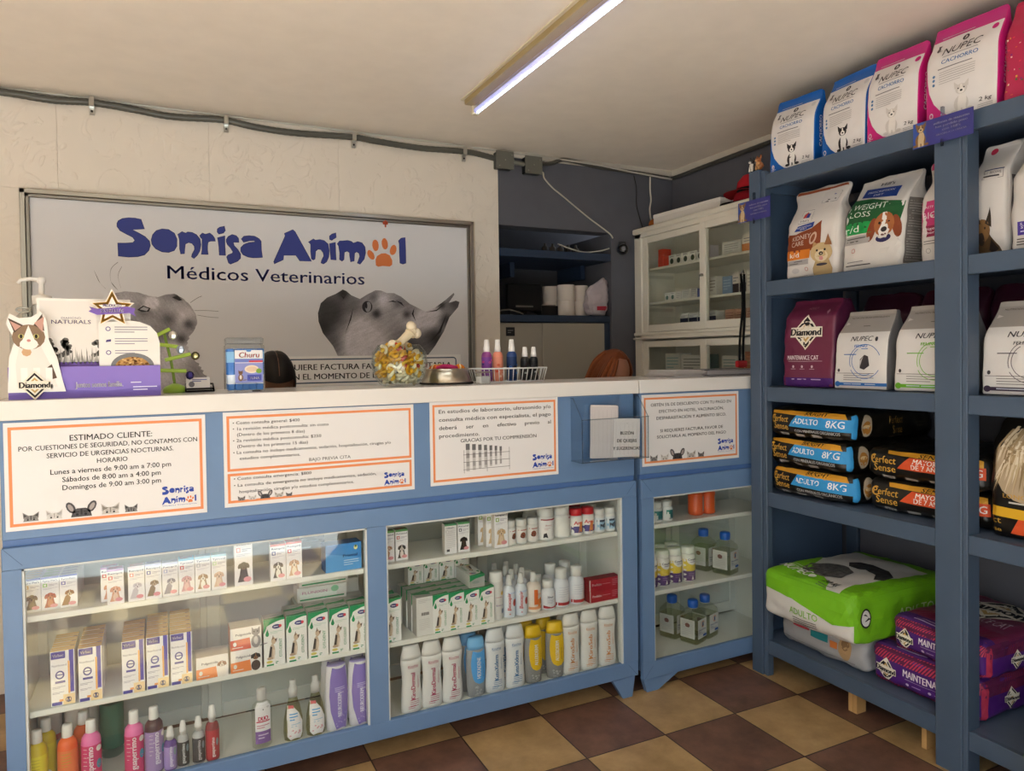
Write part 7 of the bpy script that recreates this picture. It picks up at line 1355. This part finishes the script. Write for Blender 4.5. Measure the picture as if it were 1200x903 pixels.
# fourth shelf: lying sacks, end panel towards the room
def ends(k, fq=.9):
    def f(P, t, a):
        q = max(0, (-a[1]-.80)/.20)**2*.0+0; return P
    return f
def sense(kind):
    blue = kind == 'a'; acc = '#3597d6' if blue else '#d9552a'
    def f(m, B):
        w, d, h = B.d; A = Art(m, B.fr('F'))
        A.poly([(-w*.46, h*.93), (w*.42, h*.93), (w*.46, h*.70), (w*.22, h*.72), (-w*.42, h*.80)], '#d79a2c', 2, .02) if blue else A.poly([(-w*.30, h*.95), (w*.48, h*.95), (w*.48, h*.72), (-w*.28, h*.80)], '#d79a2c', 2, .02)
        A.txt('BRIGHT' if blue else 'SENIOR', w*.12, h*.78, h*.13, '#2a2012', 4, w=w*.26, bold=.03, shear=.15)
        A.poly([(-w*.18, h*.40), (w*.5, h*.32), (w*.5, h*.72), (-w*.10, h*.76)] if blue else [(-w*.18, h*.42), (w*.5, h*.38), (w*.5, h*.72), (-w*.08, h*.76)], acc, 3, .02)
        if blue: A.txt('ADULTO', w*.02, h*.50, h*.17, '#e9eef2', 5, w=w*.28, bold=.03, shear=.12); A.txt('8KG', w*.34, h*.45, h*.22, '#e9eef2', 5, w=w*.18, bold=.02, shear=.1); A.txt('CON MINERALES ORGÁNICOS', w*.14, h*.22, h*.09, '#bdbcba', 4, w=w*.50, bold=.02)
        else: A.txt('MAYORES', w*.08, h*.60, h*.13, '#f0e4dc', 5, w=w*.24, bold=.03); A.txt('DE 7 AÑOS', w*.08, h*.45, h*.13, '#f0e4dc', 5, w=w*.26, bold=.03); A.txt('8KG', w*.40, h*.46, h*.2, '#f0e4dc', 5, w=w*.14, bold=.02)
        A.txt('Perfect', -w*.31, h*.52, h*.21, '#d7a544', 5, w=w*.23, bold=.01); A.txt('Sense', -w*.30, h*.27, h*.21, '#d7a544', 5, w=w*.20, bold=.01); A.ring(-w*.40, h*.62, h*.10, h*.14, '#d7a544', 4, 60, 330, 14)
        for i in range(3): A.poly([(-w*.34+i*w*.2, h*.02), (-w*.24+i*w*.2, h*.02), (-w*.22+i*w*.2, h*.15), (-w*.33+i*w*.2, h*.17)], '#b9b6b2', 4)
        for i in range(4): A.rect(-w*.31+i*.008, h*.04, -w*.31+i*.008+.004, h*.13, '#3a3838', 5)
        for i in range(3): A.lines(w*.24, w*.40, h*(.06+i*.04), 1, 1, .002, '#6a6866', 4)
        S = Art(m, B.fr('R')); S.ell(-d*.34, h*.52, .030, h*.36, '#b9aa94', 3, n=18); S.ell(-d*.34, h*.46, .024, h*.22, '#b27a34', 4, n=14); S.ell(-d*.34, h*.50, .020, h*.06, '#e0c490', 5, n=10); S.txt('Perfect', 0, h*.54, h*.24, '#8f7038', 4, w=.085); S.txt('Sense', .01, h*.22, h*.24, '#8f7038', 4, w=.062); S.lines(-.04, .05, h*.12, 1, 1, .003, '#6f6450', 4)
        S.lines(d*.24, d*.4, h*.5, 3, h*.12, .004, '#4a4640', 4)
        if True: S.rect(-d*.5, h*.05, -d*.44, h*.9, acc if blue else '#15120f', 3, .01)
    return f
def sack(name, lb, loc, yaw, dims, r, col, art, seed, bul=.10, amp=.010, parts=(), fin='film', fq=13, lean=0):
    B = Bag(*dims, r, bul, amp, fq, seed); ps = []; B.flat = any(k in lb for k in ('bottom of', 'middle of', 'lower', 'squeezed', 'wrapped', 'upper of two behind'))
    for s_ in (-1, 1):        # flattened sewn ends
        m = MB(); n = 18; vs = []
        for k, (dy, dz) in enumerate(((0, .5), (.022, .44))):
            for i in range(n+1):
                u = -1+2*i/n; vs.append((u*dims[0]*(.47-.02*k), s_*(dims[1]*.5-.004+dy)*1.0, dims[2]*(dz if s_ < 0 else .5)+.006*math.sin(i*1.3+seed)))
        m.add(vs, [(i, i+1, n+2+i, n+1+i) for i in range(n)], fin, col('F', 0, -.9), True)
        if s_ > 0: ps.append(('sewn_end', m, None))
    return bag(name, lb, loc, yaw, B, col, art, list(parts)+ps, fin, 'lying food sacks', lean, 'pet food bag', (34, 22))
K_ = lambda f, u, v: '#17140f' if f != 'D' else '#0f0d0b'
for i, (y, z, yw, lb) in enumerate(((2.095, .802, .03, 'black and blue adult dog food sack, bottom of the pile of three'), (2.100, .9235, -.03, 'black and blue adult dog food sack, middle of the pile of three'), (2.105, 1.045, .04, 'black and blue adult dog food sack, top of the pile of three'))):
    sack('pet_food_sack', lb, (2.625, y, z), YW+yw, (.405, .52, .122), .034, K_, sense('a'), 71+i)
for i, (z, yw, lb) in enumerate(((.802, .05, 'black and orange senior dog food sack, lower of the pair beside the blue sacks'), (.9215, .01, 'black and orange senior dog food sack, upper of the pair beside the blue sacks'))):
    sack('pet_food_sack', lb, (2.655, 1.645, z), YW+yw, (.445, .47, .120), .034, K_, sense('s'), 81+i)
for i in range(2): sack('pet_food_sack', 'black sack with round sticker, %s of two behind the middle post at right' % ('lower', 'upper')[i], (2.75, 1.18, .802+i*.117), YW, (.34, .30, .112), .045, K_, lambda m, B: (Art(m, B.fr('F')).ell(.115, .056, .028, .040, '#b9aa94', 3, n=18), Art(m, B.fr('F')).ell(.115, .050, .022, .024, '#b27a34', 4, n=14), Art(m, B.fr('F')).ell(.115, .056, .020, .006, '#e0c490', 5, n=10)), 91+i)
sack('pet_food_sack', 'grey plastic wrapped sack on top of the black sacks in the right bay', (2.77, 1.20, 1.036), YW, (.32, .26, .07), .035, lambda f, u, v: '#5a5753', lambda m, B: None, 95)
def dogface(m, B):
    w, h = B.d[0], B.d[2]; A = Art(m, B.fr('F')); random.seed(8)
    A.ell(-w*.05, h*.60, w*.40, h*.30, '#b5a184', 3, step=.012)
    for i in range(120):
        a = random.uniform(-1, 1); x0 = -w*.05+a*w*.30; y0 = h*random.uniform(.60, .90); c = random.choice(['#d6c6a8', '#a8906c', '#c2ae8a', '#8f7a5a', '#e0d4bc']); A.poly([(x0, y0), (x0+.010, y0), (x0+a*w*.16+.004, y0-h*random.uniform(.16, .30))], c, 4+i % 5)
    A.ell(w*.14, h*.62, w*.07, h*.045, '#1f1a17', 10); A.ell(w*.18, h*.50, w*.12, h*.06, '#6b5a48', 9); A.ell(w*.0, h*.72, w*.03, h*.025, '#1a1512', 10)
    A.txt('Perfect', w*.32, h*.92, h*.06, '#c99a2c', 5, w=w*.4); A.txt('LONGEVIDAD', -w*.02, h*.335, h*.035, '#c99a3a', 11, w=w*.6); A.lines(-w*.25, w*.4, h*.295, 1, 1, .005, '#c9c4bc', 11)
    A.rect(-w*.5, h*.175, w*.5, h*.255, '#dfae2a', 3, .02); A.txt('SENIOR', w*.18, h*.19, h*.045, '#2a2012', 5, w=w*.34, bold=.03); A.poly([(-w*.25, h*.05), (w*.5, h*.05), (w*.5, h*.175), (-w*.15, h*.175)], '#d9552a', 3, .02); A.txt('MAYORES', w*.10, h*.125, h*.035, '#f0e4dc', 5, w=w*.36, bold=.03); A.txt('DE 7 AÑOS', w*.12, h*.075, h*.035, '#f0e4dc', 5, w=w*.38, bold=.03); A.txt('ct', -w*.40, h*.12, h*.05, '#c99a3a', 5, w=w*.1); A.txt('se', -w*.40, h*.05, h*.04, '#c99a3a', 5, w=w*.1); A.txt('CON MINERALES', w*.15, h*.012, h*.028, '#cfccc8', 5, w=w*.5)
B = Bag(.26, .13, .39, .03, .25, .007, 12, 97, pouch(.72, .12, .02, -.05)); bag('pet_food_bag', 'black and yellow senior dog food bag with a shaggy pale dog, at the right edge', (2.455, 1.265, .802), YW+.05, B, lambda f, u, v: '#14110e', dogface, [('top_seal', seal(B, '#1a1612', .96), None)], group=BAGS)
# bottom shelf
def nup20(m, B):
    w, d, h = B.d; T = Art(m, B.fr('T')); F = Art(m, B.fr('F')); R_ = Art(m, B.fr('R')); G = '#74b81c'
    T.poly([(-w*.5, -d*.5), (w*.20, -d*.5), (w*.14, -d*.40), (-w*.08, -d*.29), (-w*.30, -d*.16), (-w*.40, d*.02), (-w*.5, d*.1)], G, 2, .02); T.poly([(w*.34, -d*.5), (w*.5, -d*.5), (w*.5, d*.5), (w*.40, d*.5), (w*.38, d*.1), (w*.30, -d*.3)], G, 2, .02); T.poly([(-w*.5, d*.40), (w*.5, d*.34), (w*.5, d*.5), (-w*.5, d*.5)], G, 3, .03)
    # photo of a grey dog's muzzle and raised ear
    T.poly([(-w*.30, -d*.28), (-w*.18, -d*.36), (w*.02, -d*.34), (w*.10, -d*.24), (w*.08, -d*.10), (-w*.06, -d*.02), (-w*.22, -d*.04), (-w*.32, -d*.16)], lambda x, y: (lambda v: (v, v*.97, v*.93))(.10+.09*noise.noise((x*60, y*60, 1))+.05*noise.noise((x*160, y*160, 2))), 4, .008)
    T.poly([(-w*.14, d*.06), (-w*.08, d*.0), (w*.08, d*.02), (w*.24, -d*.04), (w*.30, -d*.12), (w*.36, -d*.08), (w*.34, d*.04), (w*.20, d*.14), (w*.02, d*.16), (-w*.10, d*.14)], lambda x, y: (lambda v: (v, v*.97, v*.93))(.035+.03*noise.noise((x*70, y*70, 6))), 5, .008)
    T.txt('NUPEC', -w*.27, -d*.40, .040, '#e9eee4', 14, w=w*.34, bold=.03, shear=.1, rot=-4); T.ell(-w*.06, -d*.385, .016, .016, '#e9eee4', 5); T.lines(-w*.42, -w*.22, -d*.28, 2, .02, .006, '#cfe0b4', 4); T.txt('20 kg', w*.16, -d*.42, .030, '#2a2a2a', 5, w=w*.17, shear=.25, bold=.02); T.lines(w*.08, w*.24, -d*.455, 2, .014, .004, '#55534f', 4)
    F.poly([(-w*.5, h*.62), (-w*.1, h*.60), (w*.10, h*.50), (w*.32, h*.36), (w*.5, h*.42), (w*.5, h), (-w*.5, h)], G, 2, .02); F.poly([(w*.30, h*.9), (w*.40, h*.40), (w*.44, h), (w*.30, h)], '#dbd9d4', 3, .02) if False else None; F.txt('ADULTO', w*.02, h*.30, h*.14, G, 4, w=w*.30, shear=.1); F.lines(-w*.1, w*.15, h*.22, 4, h*.045, .003, '#5a5856', 3)
    R_.rect(-d*.5, h*.02, d*.5, h, G, 2, .02); R_.ell(-d*.40, h*.55, .030, h*.19, '#26282a', 4, n=18); R_.ell(-d*.40, h*.55, .024, h*.155, '#e6e8e4', 5, n=16); R_.poly([(-d*.43, h*.47), (-d*.37, h*.56), (-d*.43, h*.63), (-d*.40, h*.63), (-d*.36, h*.52)], '#2a2c30', 6); R_.txt('ADULTO', d*.08, h*.42, h*.17, '#c9dfa8', 4, w=d*.34, shear=.15, bold=.02)
sack('pet_food_sack', 'huge green and white sack with a grey dog photo on the bottom shelf', (2.545, 2.012, .308), YW+.0, (.44, .58, .190), .030, lambda f, u, v: '#d6d4cf', nup20, 101, .10, .012, (), 'woven', 9, 0)
def whites(m, B):
    w, d, h = B.d; F = Art(m, B.fr('F')); F.rect(-w*.3, h*.62, -w*.1, h*.85, '#a83240', 3, .02); F.rect(-w*.08, h*.5, w*.12, h*.72, '#1f7f86', 3, .02); F.rect(w*.14, h*.42, w*.22, h*.6, '#d07a3a', 3, .02); F.ell(w*.30, h*.5, w*.07, h*.3, '#b8966a', 4); F.ell(w*.30, h*.6, w*.04, h*.15, '#8a6a48', 5); F.lines(-w*.45, w*.4, h*.18, 2, h*.08, .004, '#8a8886', 3)
sack('pet_food_sack', 'grey white sack squeezed underneath the huge green and white sack', (2.640, 2.058, .161), YW, (.42, .50, .145), .03, lambda f, u, v: '#a5a5a6', whites, 103, .08, .012)
def maint(m, B):
    w, d, h = B.d; F = Art(m, B.fr('F')); T = Art(m, B.fr('T')); R_ = Art(m, B.fr('R'))
    def stripes(A, x0, x1, y0, y1, n, c):
        for i in range(n): x = x0+(x1-x0)*i/n; dx = (x1-x0)/n*.5; s_ = (y1-y0)*.7; A.poly([(x, y0), (x+dx, y0), (min(x1, x+dx+s_), y1), (min(x1, x+s_), y1)], c, 4, .02)
    F.rect(-w*.5, h*.66, w*.5, h, '#5c2048', 2, .02); stripes(F, -w*.48, w*.5, h*.66, h*.98, 34, '#c03a5c'); F.rect(-w*.5, 0, w*.5, h*.14, '#5c2048', 2, .02); stripes(F, -w*.48, w*.5, h*.02, h*.14, 34, '#c03a5c')
    F.diamond(-w*.33, h*.40, h*.27, 5, w=h*.58); F.txt('MAINTENANCE CAT', w*.12, h*.42, h*.17, '#e6dce6', 5, w=w*.56, bold=.02); F.lines(-w*.14, w*.38, h*.36, 1, 1, .0015, '#b9a4c8', 5)
    for i in range(3): F.ell(-w*.12+i*w*.20, h*.25, .006, .005, '#cfc0dc', 5, n=8); F.lines(-w*.08+i*w*.20, w*.0+i*w*.20, h*.24, 1, 1, .003, '#a88fc0', 5)
    T.rect(-w*.5, -d*.5, w*.5, -d*.38, '#4a2470', 2, .02); T.lines(-w*.28, w*.2, -d*.43, 2, .016, .005, '#b9a4c8', 4); stripes(T, -w*.46, w*.46, -d*.38, -d*.22, 26, '#8f2c50'); T.txt('MAINTENANCE CAT', 0, -d*.12, .05, '#cdb9c4', 4, w=w*.7); T.diamond(0, d*.20, .12, 4, w=.30)
    R_.rect(-d*.5, h*.6, d*.5, h, '#5c2048', 2, .02); stripes(R_, -d*.3, d*.5, h*.6, h*.98, 34, '#7f2a48'); R_.diamond(-d*.18, h*.42, h*.24, 5, w=h*.52); R_.txt('MAINTENANCE CAT', d*.2, h*.36, h*.16, '#c9bfcc', 5, w=d*.44, bold=.02)
    R_.rect(-d*.5, h*.02, -d*.44, h*.9, '#a8304e', 3, .02)
MC = lambda f, u, v: '#7a2c50' if f == 'T' else '#4d2078'
sack('pet_food_sack', 'purple and crimson striped cat food sack, lower of two on the bottom shelf', (2.645, 1.628, .161), YW+.0, (.41, .49, .145), .030, MC, maint, 111, .06, .008)
sack('pet_food_sack', 'purple and crimson striped cat food sack, upper of two on the bottom shelf', (2.645, 1.576, .3075), YW-.01, (.345, .49, .125), .030, MC, maint, 113, .06, .009)
def corner(m, B):
    w, d, h = B.d; T = Art(m, B.fr('T')); F = Art(m, B.fr('F')); F.rect(-w*.5, h*.0, w*.5, h*.42, '#74b81c', 2, .02); F.lines(-w*.3, w*.2, h*.2, 1, 1, .005, '#d8e8c0', 3)
    L_ = Art(m, B.fr('L')); L_.rect(-d*.5, 0, d*.5, h*.40, '#74b81c', 2, .02)
sack('pet_food_sack', 'white and green sack at the bottom right corner, jutting off the bottom shelf', (2.50, 1.045, .162), YW+.08, (.36, .54, .17), .035, lambda f, u, v: '#d2d0cb', corner, 117, .1, .010, (), 'woven')

# price cards on the rack
def talker(y, z, w, h, lb, x=2.30, yaw=0.0):
    t = empty('shelf_card', (x, y, z), YW+yaw, lb, 'sign')
    m = MB().box(-w/2, w/2, -.0015, 0, 0, h, 'print', '#3b3a82'); A = Art(m, FR((0, -.0015, 0), (1, 0, 0), (0, 0, 1)))
    A.rect(-w/2, 0, -w*.27, h, '#34509e', 1)
    for i, (s_, u, hh) in enumerate((('millones de mascotas', .58, .085), ('han perdido peso', .52, .085), ("con Hill's", .30, .085), ('GRACIAS A LA CIENCIA.', .50, .060))): A.txt(s_, w*.15, h*(.74-.15*i), h*hh, '#e6e4ee', 3, w=w*u, bold=.03)
    link('card', m.mesh('b'), t)
    d = MB(); d.box(-w*.5, -w*.26, -.0032, -.0018, -h*.0, h*.02, 'print', '#34509e'); Art(d, FR((0, -.0022, 0), (1, 0, 0), (0, 0, 1))).dog_sit(-w*.36, h*.04, h*.92, '#7d5a34', '#c9b08a', 2); link('dog_picture', d.mesh('b'), t)
    link('clip', MB().box(-.004, .004, -.004, .0, -h*.16, .01, 'acrylic', '#c4ccd2').box(-.004, .004, -.004, .006, h, h+.03, 'acrylic', '#c4ccd2').mesh('b'), t)
talker(1.488, 2.078, .20, .084, 'blue promotional card with a sitting dog at the top of the middle post', 2.300)
talker(2.318, 1.970, .185, .088, 'blue promotional card with a sitting dog on the far left post of the rack', 2.302)
# small dog figurines on the far post
for i, (y, c, c2) in enumerate(((2.356, '#1c1a1c', '#d8d2ca'), (2.306, '#8a4f26', '#b98a5a'))):
    m = MB(); m.ball((0, 0, .018), .013, .018, .017, 'plastic', c, 12, 8).ball((-.008, 0, .042), .012, .012, .011, 'plastic', c, 12, 8).ball((-.019, 0, .038), .007, .006, .005, 'plastic', c2, 8, 6).ball((-.009, .0, .024), .010, .010, .013, 'plastic', c2, 8, 6)
    for q in (-1, 1): m.ball((-.004, q*.010, .054), .004, .004, .009, 'plastic', c, 8, 6); m.tube([(-.012, q*.007, .02), (-.015, q*.007, 0)], .0045, 'plastic', c2, 6)
    m.tube([(.012, 0, .012), (.026, .004, .022)], .003, 'plastic', c, 6)
    o = link('dog_figurine', m.mesh('b')); o.location = (2.325, y-.012*(i == 0), 2.185); tag(o, ('black and white', 'brown')[i]+' dog figurine perched on top of the far rack post', 'figurine')

# ================================================================== white cabinet contents and the niche
def small(key, w, h, d, base, acc, kind=0):
    def f():
        m = MB().box(-w/2, w/2, 0, d, 0, h, 'print', base); A = Art(m, FR((-w/2, 0, 0), (1, 0, 0), (0, 0, 1)))
        if kind == 0: A.rect(0, h*.55, w, h*.95, '#e6e2dc', 1); A.ell(w*.5, h*.42, w*.28, h*.26, acc, 2); A.lines(w*.15, w*.8, h*.82, 1, 1, h*.06, '#8a8680', 2)
        elif kind == 1: A.rect(0, 0, w, h*.45, acc, 1); A.lines(w*.1, w*.9, h*.7, 2, h*.14, h*.05, '#8a8a92', 2)
        else: A.lines(w*.1, w*.85, h*.75, 4, h*.16, h*.05, acc, 1)
        return [(None, m)]
    return f
GM = 'medicine boxes in the white cabinet'
def cab(z, y0, its, shelf):
    y = y0
    for i, (key, w, h, d, base, acc, kind, lb) in enumerate(its):
        put('c'+key, small(key, w, h, d, base, acc, kind), 'medicine_box', lb+', '+shelf, 'box', (2.70, y-w/2, z), YW, GM); y -= w+.006
cab(1.9172, 3.50, [('r', .045, .055, .06, '#d2452c', '#b83a24', 2, 'red box, first'), ('r', 0.045, .055, .06, '', '', 0, 'red box, second'), ('w', .055, .062, .07, '#dcd8d0', '#3f4a34', 0, 'white box with dark oval, first'), ('w', .055, .062, .07, '', '', 0, 'white box with dark oval, second'), ('w', .055, .062, .07, '', '', 0, 'white box with dark oval, third'), ('w', .055, .062, .07, '', '', 0, 'white box with dark oval, fourth'), ('w', .055, .062, .07, '', '', 0, 'white box with dark oval, fifth'), ('p', .05, .075, .06, '#d8cdd0', '#b07a86', 0, 'pale pink box beside the door stile')], 'left of the upper shelf of the white cabinet')
put('cr', None, 'medicine_box', 'red box standing on another one, upper shelf of the white cabinet', 'box', (2.70, 3.475, 1.9725), YW, GM)
cab(1.9172, 2.95, [('lw', .14, .07, .08, '#d2cec6', '#9a9690', 2, 'long white carton'), ('or', .13, .095, .08, '#d9d2c4', '#d8843a', 1, 'tall white and orange carton')], 'right of the upper shelf of the white cabinet')
cab(1.7122, 3.44, [('g', .045, .05, .05, '#dedad2', '#3f6a5c', 0, 'small white box with green mark, first'), ('g', .045, .05, .05, '', '', 0, 'small white box with green mark, second'), ('g2', .05, .05, .05, '#dcd8d2', '#8a8a88', 2, 'small white box with grey print'), ('g3', .07, .055, .05, '#d9d6d0', '#9aa0a0', 2, 'wide white box with grey print'), ('g4', .05, .06, .05, '#d6d2cc', '#8f8f94', 2, 'square white box'), ('bl', .03, .05, .05, '#44508f', '#5a66a4', 2, 'small blue box'), ('t1', .055, .105, .05, '#d9d4ca', '#9a8f86', 2, 'tall white box, first'), ('t1', .055, .105, .05, '', '', 0, 'tall white box, second')], 'left of the middle shelf of the white cabinet')
cab(1.7122, 2.95, [('bb', .07, .095, .05, '#7f93ad', '#a3b4c8', 2, 'grey-blue box'), ('k', .045, .11, .05, '#d8d0c8', '#3a2f30', 1, 'white box with dark dog, first'), ('k', .045, .11, .05, '', '', 0, 'white box with dark dog, second'), ('v', .06, .11, .05, '#dcd8d0', '#a9a49c', 2, 'white box with vertical print'), ('b2', .05, .105, .05, '#cdbfb6', '#9a6a5c', 2, 'beige box beside the rack')], 'right of the middle shelf of the white cabinet')
cab(1.5812, 3.30, [('nv', .07, .05, .06, '#d8d6d2', '#1f2440', 1, 'white and navy box, first'), ('nv', .07, .05, .06, '', '', 0, 'white and navy box, second'), ('nv', .07, .05, .06, '', '', 0, 'white and navy box, third'), ('nv', .07, .05, .06, '', '', 0, 'white and navy box, fourth')], 'floor of the upper half of the white cabinet')
put('cbase', lambda: [(None, MB().box(-.20, .20, 0, .12, 0, .036, 'white_paint', '#cfcabd', .003))], 'box_riser', 'pale riser board under the navy boxes in the white cabinet', 'riser', (2.70, 3.17, 1.5450), YW)
cab(1.5455, 2.93, [('br', .07, .085, .06, '#b98f78', '#8a5a48', 2, 'brown box, first'), ('br', .07, .085, .06, '', '', 0, 'brown box, second'), ('br', .07, .085, .06, '', '', 0, 'brown box, third'), ('br', .07, .085, .06, '', '', 0, 'brown box, fourth')], 'right floor of the upper half of the white cabinet')
cab(1.2865, 3.44, [('l1', .14, .115, .08, '#c8c6c0', '#7aa0a0', 2, 'white box with teal marks'), ('l2', .19, .105, .08, '#cbc8c2', '#6a6a68', 2, 'wide white box'), ('l3', .05, .11, .06, '#4a6a6a', '#3a5a5c', 2, 'dark teal box')], 'left lower shelf of the white cabinet')
cab(1.2865, 2.96, [('m1', .12, .10, .08, '#c6c2bc', '#6a8a88', 2, 'white box with green print'), ('m2', .04, .10, .05, '#dcd8d4', '#c46a3a', 1, 'white box with orange base'), ('m3', .09, .12, .06, '#b0653a', '#d08a5a', 2, 'rust coloured box')], 'right lower shelf of the white cabinet')
# on top of the cabinet
m = MB(); m.box(-.10, .10, -.27, .27, 0, .062, 'paper', '#dcd8d2', .004); m.box(-.102, .102, -.272, .272, .045, .068, 'paper', '#e4e1dc', .004)
o = link('carton_lid', m.mesh('b')); o.location = (2.765, 3.215, 2.1625); o.rotation_euler = (0, 0, .05); tag(o, 'long flat white box lying on top of the white cabinet', 'box')
m = MB(); m.ball((0, 0, .04), .075, .045, .040, 'matte', '#b0652c', 16, 10).ball((-.065, 0, .035), .035, .030, .028, 'matte', '#b96c30', 12, 8).ball((-.095, 0, .028), .014, .012, .012, 'matte', '#c98a58', 8, 6).ball((.0, 0, .018), .085, .055, .018, 'matte', '#8f8c8a', 14, 8)
for q in (-1, 1): m.ball((-.055, q*.026, .06), .008, .006, .012, 'matte', '#8a4a22', 8, 6)
o = link('plush_animal', m.mesh('b')); o.location = (2.72, 3.565, 2.1625); o.scale = (.56, .62, .8); o.rotation_euler = (0, 0, PI/2*.9); tag(o, 'orange plush animal at the far end of the top of the white cabinet', 'toy')
for i, (z, y, c) in enumerate(((2.1625, 2.80, '#a31f2c'), (2.225, 2.775, '#b3202c'))):
    t = empty('cap', (2.77, y, z), YW-.5+.2*i, ('lower', 'upper')[i]+' of two red and black caps stacked on the white cabinet', 'cap', 'red and black caps')
    k = MB().lathe([(.088, 0), (.092, .02), (.086, .055), (.060, .088), (.02, .10), (.001, .101)], 'matte', ['#16151a', c, c, c, c], 20, 1, 1.08, (0, 0, 0), True, False); link('crown', k.mesh('b'), t)
    b = MB(); vs = []
    for r_, zz in ((.086, .004), (.12, .0), (.165, -.012 if i else -.0)):
        vs += [(r_*math.sin(a)*.88, -r_*math.cos(a)*1.0, zz+.012*(1-math.cos(a*1.2))*0+.010*math.cos(a*1.4)) for a in [(-1+2*k_/12)*1.15 for k_ in range(13)]]
    b.add(vs, [(j*13+k_, j*13+k_+1, (j+1)*13+k_+1, (j+1)*13+k_) for j in range(2) for k_ in range(12)], 'matte', c if i else '#17161a', True)
    link('visor', b.mesh('b'), t)
t = empty('dog_lead', (2.572, 2.68, 1.79), 0, 'black dog lead with a red clip hanging between the white cabinet and the rack', 'dog lead')
link('strap', MB().tube(smooth_path([(0, 0, 0), (.01, .0, -.15), (.0, .01, -.32), (-.012, .0, -.43)]), .006, 'matte', '#141416', 8).tube(smooth_path([(.03, .01, 0), (.03, .01, -.2), (.02, .01, -.36), (.01, 0, -.43)]), .006, 'matte', '#17171a', 8).mesh('b'), t)
link('clip', MB().box(-.035, .03, -.012, .012, -.462, -.428, 'plastic', '#c0202c', .008, 2).mesh('b'), t); link('hook', MB().tube([(0, 0, 0), (.015, .0, .018), (.03, .01, 0)], .004, 'metal', '#8a8a8c', 6).mesh('b'), t)
# niche: dark monitor, rolls, plastic bag, clutter
t = empty('monitor', (1.94, 3.80, 1.637), 0, 'small black monitor standing in the dark niche', 'monitor')
link('screen', MB().box(-.115, .115, -.012, .012, .03, .19, 'plastic', '#0c0c0e', .004).mesh('b'), t); link('stand', MB().box(-.02, .02, 0, .02, .0, .06, 'plastic', '#101012').box(-.06, .06, -.05, .05, 0, .012, 'plastic', '#101012', .003).mesh('b'), t); link('bezel_strip', MB().box(-.06, .055, -.0135, -.012, .052, .062, 'plastic', '#77726c').mesh('b'), t)
def roll():
    m = MB().lathe([(.052, 0), (.054, .003), (.054, .092), (.052, .095)], 'paper', '#d9cfc6', 24, 1, 1, (0, 0, 0), True, False); m.lathe([(.052, .095), (.020, .095), (.020, .0), (.052, 0)], 'paper', '#cfc4ba', 24, 1, 1, (0, 0, 0), False, False); return [(None, m)]
for i, (x, y) in enumerate(((2.225, 3.79), (2.335, 3.815), (2.185, 3.91), (2.405, 3.93))):
    for j in range(2): put('roll', roll, 'paper_roll', 'white paper roll, %s of the %s stack in the niche' % (('lower', 'upper')[j], ('front left', 'front right', 'rear left', 'rear right')[i]), 'paper roll', (x, y, 1.6375+j*.0955), 0, 'paper rolls in the niche')
B = Bag(.13, .09, .20, .03, .3, .018, 16, 131, lambda P, t, a: Vector((P.x*(1+.12*t)+.005*t, P.y*(1-.8*max(0, t-.35)), P.z*(1+.18*a[0]*t))))
bag('plastic_bag', 'translucent white plastic bag with a red logo beside the paper rolls', (2.385, 3.703, 1.638), .0, B, lambda f, u, v: '#b4aab0', lambda m, B: (Art(m, B.fr('F')).rect(-.03, .03, .05, .055, '#a8283a', 3, .02)), cat='bag')
o = link('black_box', MB().box(-.07, .07, -.05, .05, 0, .065, 'plastic', '#0d0d10', .004).box(-.06, .04, -.03, .03, .065, .072, 'paper', '#8f8a86').mesh('b')); o.location = (2.127, 3.85, 1.637); tag(o, 'small black box with papers on it beside the paper rolls in the niche', 'box')
o = link('card_reader', MB().box(-.04, .04, -.05, .05, 0, .03, 'plastic', '#141418', .006).box(-.03, .03, -.02, .045, .03, .034, 'plastic', '#3a3a40').mesh('b')); o.location = (1.79, 3.80, 1.637); tag(o, 'small dark device at the left end of the niche', 'device')
cable('niche_wire', [(1.74, 3.73, 1.66), (1.80, 3.72, 1.668), (1.86, 3.72, 1.655), (1.90, 3.73, 1.644)], .004, '#77746e', 'short grey wire on the cabinet top at the left of the niche', 'wire')
for i in range(5): tag(link('bottle_row', MB().lathe([(.018, 0), (.020, .003), (.020, .05), (.008, .06), (.008, .075)], 'plastic', ('#3a3632', '#5a524a', '#4a4440')[i % 3], 12).mesh('b')), 'small dark flask on the niche shelf, %s from the left' % ORD[i], 'flask', 'flasks on the niche shelf').location = (2.12+i*.055, 3.86, 2.0125)
# wall socket in the right bay
t = empty('wall_socket', (2.936, 1.84, 1.12), YW, 'beige wall socket at the back of the fourth shelf', 'socket')
k = MB().box(-.036, .036, -.008, 0, -.055, .055, 'plastic', '#8f8878', .003); link('plate', k.mesh('b'), t); link('outlet', MB().box(-.018, .018, -.011, -.008, -.035, .035, 'plastic', '#5a554c', .002).mesh('b'), t)
